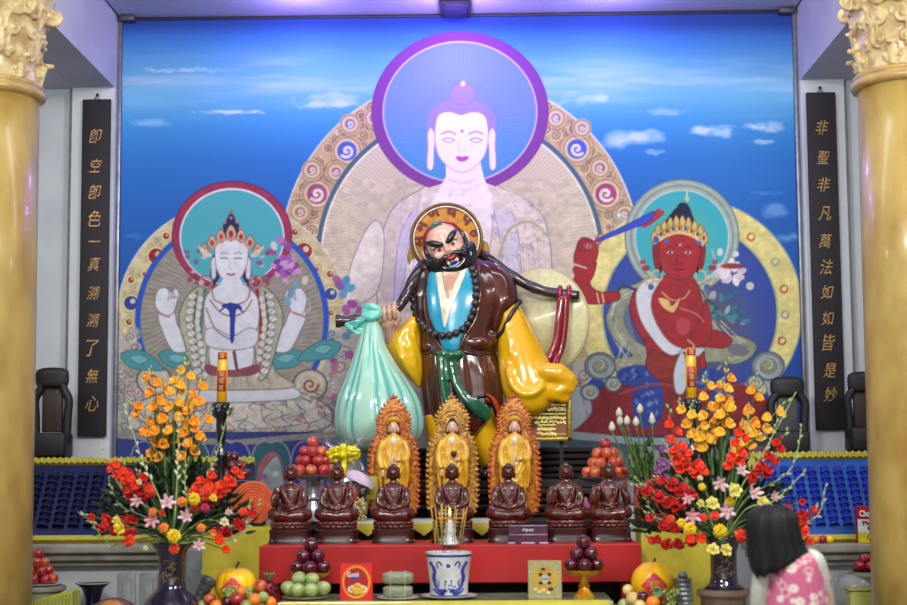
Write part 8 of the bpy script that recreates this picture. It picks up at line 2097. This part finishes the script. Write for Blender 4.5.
mb.prism(out, lambda p_: (p_[0], 11.72, p_[1]), lambda p_: (p_[0], 11.95, p_[1])); mb.box(((a_.x + b_.x) / 2, 11.835, .15), (b_.x - a_.x, .2, .3)); obj('woven_side', mb, mat('hamper_yellow', (186, 190, 76), .5, c2=(160, 164, 60), scale=10, stretch=(8, 1, .3)), root, smooth=False)
mb = MB()
for i in range(12): x = a_.x + (b_.x - a_.x) * (i + .5) / 12; mb.tube([(x, 11.715, .32), (x, 11.715, a_.z + (b_.z - a_.z) * (i + .5) / 12 - .01)], .008, 6)
obj('rib', mb, mat('hamper_rib', (150, 156, 60), .5), root)
mb = MB(); a_, b_ = P(191, 548, 11.5), P(205, 548, 11.5); zz = a_.z; mb.box(((a_.x + b_.x) / 2 + .02, 11.5, zz / 2), (.2, .05, zz), bevel=.02)
mb.v = mb.v; root = thing('floor_screen', 'upright pale grey rounded floor screen left of the left yellow stand', 'screen', ((a_.x + b_.x) / 2, 11.5, 0)); obj('board', mb, mat('panel_grey', (150, 158, 168), .4), root)
mb = MB(); mb.box(((a_.x + b_.x) / 2 + .02, 11.5, .03), (.26, .2, .06), bevel=.01); obj('foot', mb, dwood, root)
# biscuit carton and small fruit on the right cornice
zc_ = ra[2] - .045
root, c, W, H, zb = box_thing('snack_box', 857, 876, 506, 12.46, 'red, white and yellow biscuit carton beside the right column', 'box', mat('carton_crimson', (168, 24, 40), .4), .08, zb=zc_)
yf = c.y - .04
mb = MB(); mb.box((c.x, yf - .001, zb + H * .46), (W * .98, .003, H * .36)); obj('white_band', mb, mat('print_white', (236, 236, 240), .4), root, smooth=False)
mb = MB(); mb.box((c.x, yf - .001, zb + H * .15), (W * .98, .003, H * .27)); obj('yellow_band', mb, mat('print_yellow', (226, 206, 40), .4), root, smooth=False)
mb = MB(); glyph_mesh(mb, 'Choco', (c.x + .005, yf - .003, zb + H * .8), (W * .86, H * .18), .002, .0, 1, .04); obj('white_lettering', mb, mat('print_white', (236, 236, 240), .4), root, smooth=False)
mb = MB(); glyph_mesh(mb, 'Pie', (c.x + .0, yf - .004, zb + H * .54), (W * .5, H * .12), .002, .0, 1, .04); glyph_mesh(mb, 'Co', (c.x + .02, yf - .004, zb + H * .15), (W * .34, H * .14), .002, .0, 1, .04); obj('red_lettering', mb, mat('print_red', (160, 24, 30), .4), root, smooth=False)
mb = MB(); mb.ball((c.x + .03, yf - .003, zb + H * .4), (.03, .004, .02)); obj('biscuit_print', mb, mat('print_choc', (96, 40, 30), .5), root)
for u, m_, nm, lb in ((816, m_or, 'small_orange', 'left small orange-yellow fruit on the right cornice'), (823, m_apple2, 'small_apple', 'dark red fruit between two yellow ones on the right cornice'), (830, m_pump, 'small_orange', 'right small yellow fruit on the right cornice')):
    q = PZ(u, 12.46, zc_); fruit(nm, 'round', 4.0 * 12.46 / F_PX, m_, q + Vector((0, 0, 4.0 * 12.46 / F_PX * .97)), lb, 'fruit')
c = P(856, 574, 12.1); kq = 12.1 / F_PX; root = thing('grey_jar', 'round grey jar beside the right column', 'jar', (c.x, 12.1, c.z - .5)); mb = MB(); zt = c.z
mb.lathe([(.12, zt - .5), (.15, zt - .4), (.155, zt - .1), (.13, zt - .03), (.08, zt)], (c.x, 12.1, 0), 40); obj('body', mb, mat('jar_grey', (150, 154, 148), .35, 0, .3), root)
floor_stand('jar_stand', c.x, 12.1, .17, zt - .5, dwood, 'dark stand under the round grey jar')
mb = MB(); a_ = P(850, 590, 11.75); mb.box((a_.x + .07, 11.75, a_.z / 2), (.17, .16, a_.z), bevel=.01); root = thing('yellow_box', 'pale yellow-green box beside the right column', 'box', (a_.x + .07, 11.75, 0)); obj('casing', mb, mat('box_lime', (190, 196, 100), .5), root)
mb = MB(); mb.box((a_.x + .07, 11.75, a_.z + .006), (.19, .18, .02), bevel=.006); obj('lid', mb, mat('box_lime2', (170, 178, 90), .5), root)
# ---------------------------------------------------------------- worshipper seen from behind
YP = 7.6; KP = YP / F_PX
def W_(u, v, d=0.0): return P(u, v, YP + d)
hc = W_(771, 537, 0)
per = thing('person', 'woman with shoulder-length black hair in a pink and white flowered vest, seen from behind', 'person', (W_(795, 600).x, YP, 0))
m_sk = mat('person_skin', (214, 168, 140), .5); m_sleeve = mat('cream_sleeve', (206, 208, 196), .75, c2=(190, 194, 182), scale=12, bump=.1); m_tr = mat('trousers_dark', (46, 44, 56), .8)
# body: one continuous skin-modifier figure
bx = W_(806, 600).x
def sk(name, verts, edges, mt, parent, sub=2, root=0):
    me = bpy.data.meshes.new(name); off = root_off(parent); me.from_pydata([tuple(Vector(v_[0]) - off) for v_ in verts], edges, [])
    o = bpy.data.objects.new('t', me); COL.objects.link(o); md = o.modifiers.new('s', 'SKIN'); md.use_smooth_shade = True
    for i, v_ in enumerate(verts):
        s_ = me.skin_vertices[0].data[i]; s_.radius = v_[1] if hasattr(v_[1], '__len__') else (v_[1], v_[1]); s_.use_root = (i == root)
    sb = o.modifiers.new('ss', 'SUBSURF'); sb.levels = sub
    dg = bpy.context.evaluated_depsgraph_get(); m2 = bpy.data.meshes.new_from_object(o.evaluated_get(dg)); bpy.data.objects.remove(o)
    m2.name = name; return obj(name, m2, mt, parent)
sh = W_(804, 566)      # middle of the shoulders
zS = sh.z; X0 = sh.x
hip = Vector((X0 + .02, YP - .02, .82))
vs = [(hip, (.15, .11)), (Vector((X0 + .01, YP, 1.02)), (.13, .1)), (Vector((X0, YP, zS - .1)), (.15, .105)), (Vector((X0 - .01, YP, zS + .0)), (.10, .08)), (W_(780, 556), .052), (W_(774, 545, .01), .055),
      (Vector((X0 - .13, YP, zS - .06)), .045), (Vector((X0 - .16, YP + .05, zS - .3)), .036), (Vector((X0 - .15, YP + .26, zS - .36)), .036), (Vector((X0 - .08, YP + .34, zS - .3)), .026),
      (Vector((X0 + .06, YP, zS - .07)), .04), (Vector((X0 + .07, YP + .05, zS - .3)), .032), (Vector((X0 + .08, YP + .26, zS - .36)), .034), (Vector((X0 + .03, YP + .34, zS - .3)), .026),
      (Vector((X0 - .09, YP, .78)), .095), (Vector((X0 - .1, YP + .02, .44)), .06), (Vector((X0 - .1, YP - .02, .09)), .04), (Vector((X0 - .1, YP + .12, .04)), .035),
      (Vector((X0 + .13, YP, .78)), .095), (Vector((X0 + .13, YP + .02, .44)), .06), (Vector((X0 + .13, YP - .02, .09)), .04), (Vector((X0 + .13, YP + .12, .04)), .035)]
es = [(0, 1), (1, 2), (2, 3), (3, 4), (4, 5), (3, 6), (6, 7), (7, 8), (8, 9), (3, 10), (10, 11), (11, 12), (12, 13), (0, 14), (14, 15), (15, 16), (16, 17), (0, 18), (18, 19), (19, 20), (20, 21)]
body = sk('body', vs, es, m_sk, per)
# hands pressed together in front
for (base, sg) in ((Vector((X0 - .075, YP + .345, zS - .29)), -1), (Vector((X0 + .025, YP + .345, zS - .29)), 1)):
    mb = MB(); pc = Vector((X0 - .025 + sg * .014, YP + .37, zS - .23)); mb.tube([base, pc - Vector((0, 0, .03)), pc + Vector((0, 0, .03))], [.024, .026, .03], 12, flat=.7)
    for i in range(4): q = pc + Vector((0, (i - 1.5) * .017, .04)); mb.tube([q - Vector((0, 0, .03)), q + Vector((0, 0, .035)), q + Vector((-sg * .004, 0, .065 - abs(i - 1.4) * .008))], [.0085, .0085, .006], 8)
    mb.tube([pc + Vector((0, -.02, -.02)), pc + Vector((0, -.045, .012)), pc + Vector((0, -.05, .035))], [.011, .009, .007], 8); obj('hand', mb, m_sk, body, fz=.0045, sm=2)
# head with face turned away
HCn = W_(770, 534, .02)
fwd = Vector((-.45, .85, -.25)).normalized(); upv = Vector((-.12, .18, .97)).normalized(); rt = fwd.cross(upv).normalized(); upv = rt.cross(fwd)
HMx = Matrix((rt, fwd, upv)).transposed()
def hp(a, b, c_): return HCn + rt * a + fwd * b + upv * c_
mb = MB(); mb.ball(hp(0, 0, .02), (.075, .092, .1), HMx, 24, 16); mb.ball(hp(0, .03, -.05), (.056, .06, .06), HMx); mb.tube([hp(0, .085, .015), hp(0, .108, -.02)], [.008, .014], 8)
for sg in (-1, 1): mb.ball(hp(sg * .075, 0, -.005), (.012, .02, .03), HMx)
head = obj('head', mb, m_sk, body, fz=.006, sm=3)
for sg in (-1, 1): mb = MB(); mb.ball(hp(sg * .03, .085, .01), (.013, .006, .007), HMx); obj('eye', mb, m_black, head)
mb = MB(); mb.ball(hp(0, .09, -.055), (.02, .006, .006), HMx); obj('mouth', mb, mat('lip_rose', (170, 80, 80), .4), head)
# hair: long straight bob with strands
m_hair = mat('black_hair', (3, 3, 4), .6, 0, 0, c2=(2, 2, 2), scale=40)
mb = MB(); HK = [(504.5, 763, 779, .02, .03), (507, 757, 788, .02, .08), (512, 751, 794, .015, .105), (520, 747.5, 797, .01, .118), (530, 747, 799, .005, .122), (540, 747.5, 801.5, 0, .12), (548, 748.5, 805, -.01, .112), (554, 749.5, 807.5, -.02, .104), (560, 751, 806, -.03, .095), (566, 753, 800, -.035, .088), (571, 757, 791, -.04, .07)]
v = 504.5; rings = []; n = 120
while v <= 571:
    uL, uR, dy, ry = lerp_keys(HK, v); c_ = W_((uL + uR) / 2, v, dy); ring = []
    for i in range(n):
        a = 2 * PI * i / n; f_ = 1 + .008 * math.sin(a * 37 + .4 * math.sin(v * .08)) * min(1, (v - 504) / 18) + .008 * math.sin(a * 11 + 1)
        ring.append(Vector((c_.x + (uR - uL) / 2 * KP * f_ * math.cos(a), c_.y + ry * f_ * math.sin(a), c_.z + .014 * math.sin(a * 9) * max(0, (v - 560) / 12) + .03 * math.cos(a) * max(0, (v - 545) / 26))))
    rings.append(ring); v += 2.2
mb.loft(rings)
rg = random.Random(9)
for i in range(70):
    a = -PI / 2 + rg.uniform(-1.7, 1.7); pts = []
    for v in (506, 513, 522, 534, 546, 557, 566 + rg.uniform(-1, 5)):
        uL, uR, dy, ry = lerp_keys(HK, min(v, 570)); c_ = W_((uL + uR) / 2, v, dy); pts.append(Vector((c_.x + (uR - uL) / 2 * KP * 1.015 * math.cos(a), c_.y + ry * 1.015 * math.sin(a), c_.z + .03 * math.cos(a) * max(0, (v - 545) / 26))))
    mb.tube(spline(pts, 3), [.0008, .0015, .0025] + [.003] * 15 + [.001], 5)
obj('hair', mb, m_hair, body)
# vest: pink with white flowers
def torso_ring(v, uL, uR, dy, ry, n=64):
    c_ = W_((uL + uR) / 2, v, dy); return [Vector((c_.x + (uR - uL) / 2 * KP * math.cos(2 * PI * i / n), c_.y + ry * math.sin(2 * PI * i / n) * (1 + .02 * math.sin(i)), c_.z)) for i in range(n)]
VK = [(547, 783, 801, .0, .05), (551, 777, 809, .0, .08), (556, 771, 816, .0, .105), (563, 768, 820, .0, .118), (575, 767, 823, .0, .125), (590, 767, 826, .0, .128), (605, 766, 828, .0, .13), (640, 765, 830, 0, .135), (680, 762, 834, 0, .15), (705, 760, 838, 0, .16)]
mb = MB(); rings = []; v = 547
NV = 150; NA = 180; colr = []
rg = random.Random(12)
# flower print positions on (angle, v)
dots = [(rg.uniform(-PI, PI), rg.uniform(548, 705), rg.uniform(2.2, 5.0), rg.random()) for _ in range(290)]
def c3(c): return np.array([lin(x) for x in c])
cp, cw, cd = c3((200, 104, 138)), c3((226, 216, 206)), c3((176, 70, 110))
for j in range(NV + 1):
    v = 547 + 158 * j / NV; uL, uR, dy, ry = lerp_keys(VK, v); rings.append(torso_ring(v, uL, uR, dy, ry, NA)); hw = (uR - uL) / 2
    A_ = np.arange(NA) * 2 * PI / NA; A_ = np.where(A_ > PI, A_ - 2 * PI, A_); best = np.zeros(NA); mid = np.zeros(NA)
    for (a, vv, r_, q_) in dots:
        if abs(vv - v) > r_ + 1.5: continue
        da = (A_ - a + PI) % (2 * PI) - PI; dd = np.hypot(da * hw * .9, vv - v)
        if q_ < .55: best = np.maximum(best, np.clip(r_ - dd, 0, 1))
        else: best = np.maximum(best, np.clip(1.1 - abs(dd - r_ * .8), 0, 1) * .8)
        mid = np.maximum(mid, np.clip(r_ * .3 - dd, 0, 1))
    for i in range(NA):
        c_ = cp * (1 - best[i]) + cw * best[i]; c_ = c_ * (1 - mid[i] * .6) + cd * mid[i] * .6; colr.append([c_[0], c_[1], c_[2], 1])
mb.loft(rings); me = mb.mesh('flowered_vest', root_off(per)); at = me.color_attributes.new('paint', 'FLOAT_COLOR', 'POINT'); at.data.foreach_set('color', np.array(colr, np.float32).reshape(-1))
obj('flowered_vest', me, attr_mat('vest_print', .8, 0, .2), body)
# sleeves
for sg, KK in ((-1, [(557, 762, 773, .0, .05), (563, 757, 773, .0, .065), (575, 753, 772, .02, .068), (590, 751, 771, .04, .068), (605, 750.5, 770, .06, .066), (630, 751, 768, .09, .06), (640, 754, 766, .1, .05)]), (1, [(549, 806, 814, .0, .05), (553, 806, 821, .0, .07), (562, 807, 826, .0, .078), (575, 809, 829, .01, .078), (590, 811, 832, .03, .075), (605, 814, 834, .05, .07), (630, 818, 836, .08, .06), (640, 820, 834, .1, .05)])):
    mb = MB(); rings = []; v = KK[0][0]
    while v <= KK[-1][0]: rings.append(torso_ring(v, *lerp_keys(KK, v), n=40)); v += 3
    mb.loft(rings); e = rings[-1]; ce = sum(e, Vector()) / len(e)
    h_ = Vector((X0 + (-.12 if sg < 0 else .08), YP + .24, zS - .37)); mb.tube([ce + Vector((0, 0, .03)), ce.lerp(h_, .5) - Vector((0, 0, .02)), h_], [.06, .055, .045], 16); obj('sleeve', mb, m_sleeve, body, fz=.012, sm=4)
mb = MB()
for sx in (-.1, .13): mb.lathe([(.06, .1), (.085, .4), (.12, .84)], (X0 + sx, YP, 0), 24)
mb.ball((X0 + .015, YP, .86), (.21, .15, .14)); obj('trousers', mb, m_tr, body, fz=.016, sm=4)
for sx in (-.1, .13): mb = MB(); mb.ball((X0 + sx, YP + .06, .045), (.045, .12, .045)); mb.v = [Vector((q_.x, q_.y, max(.0, q_.z))) for q_ in mb.v]; obj('shoe', mb, m_black, body)
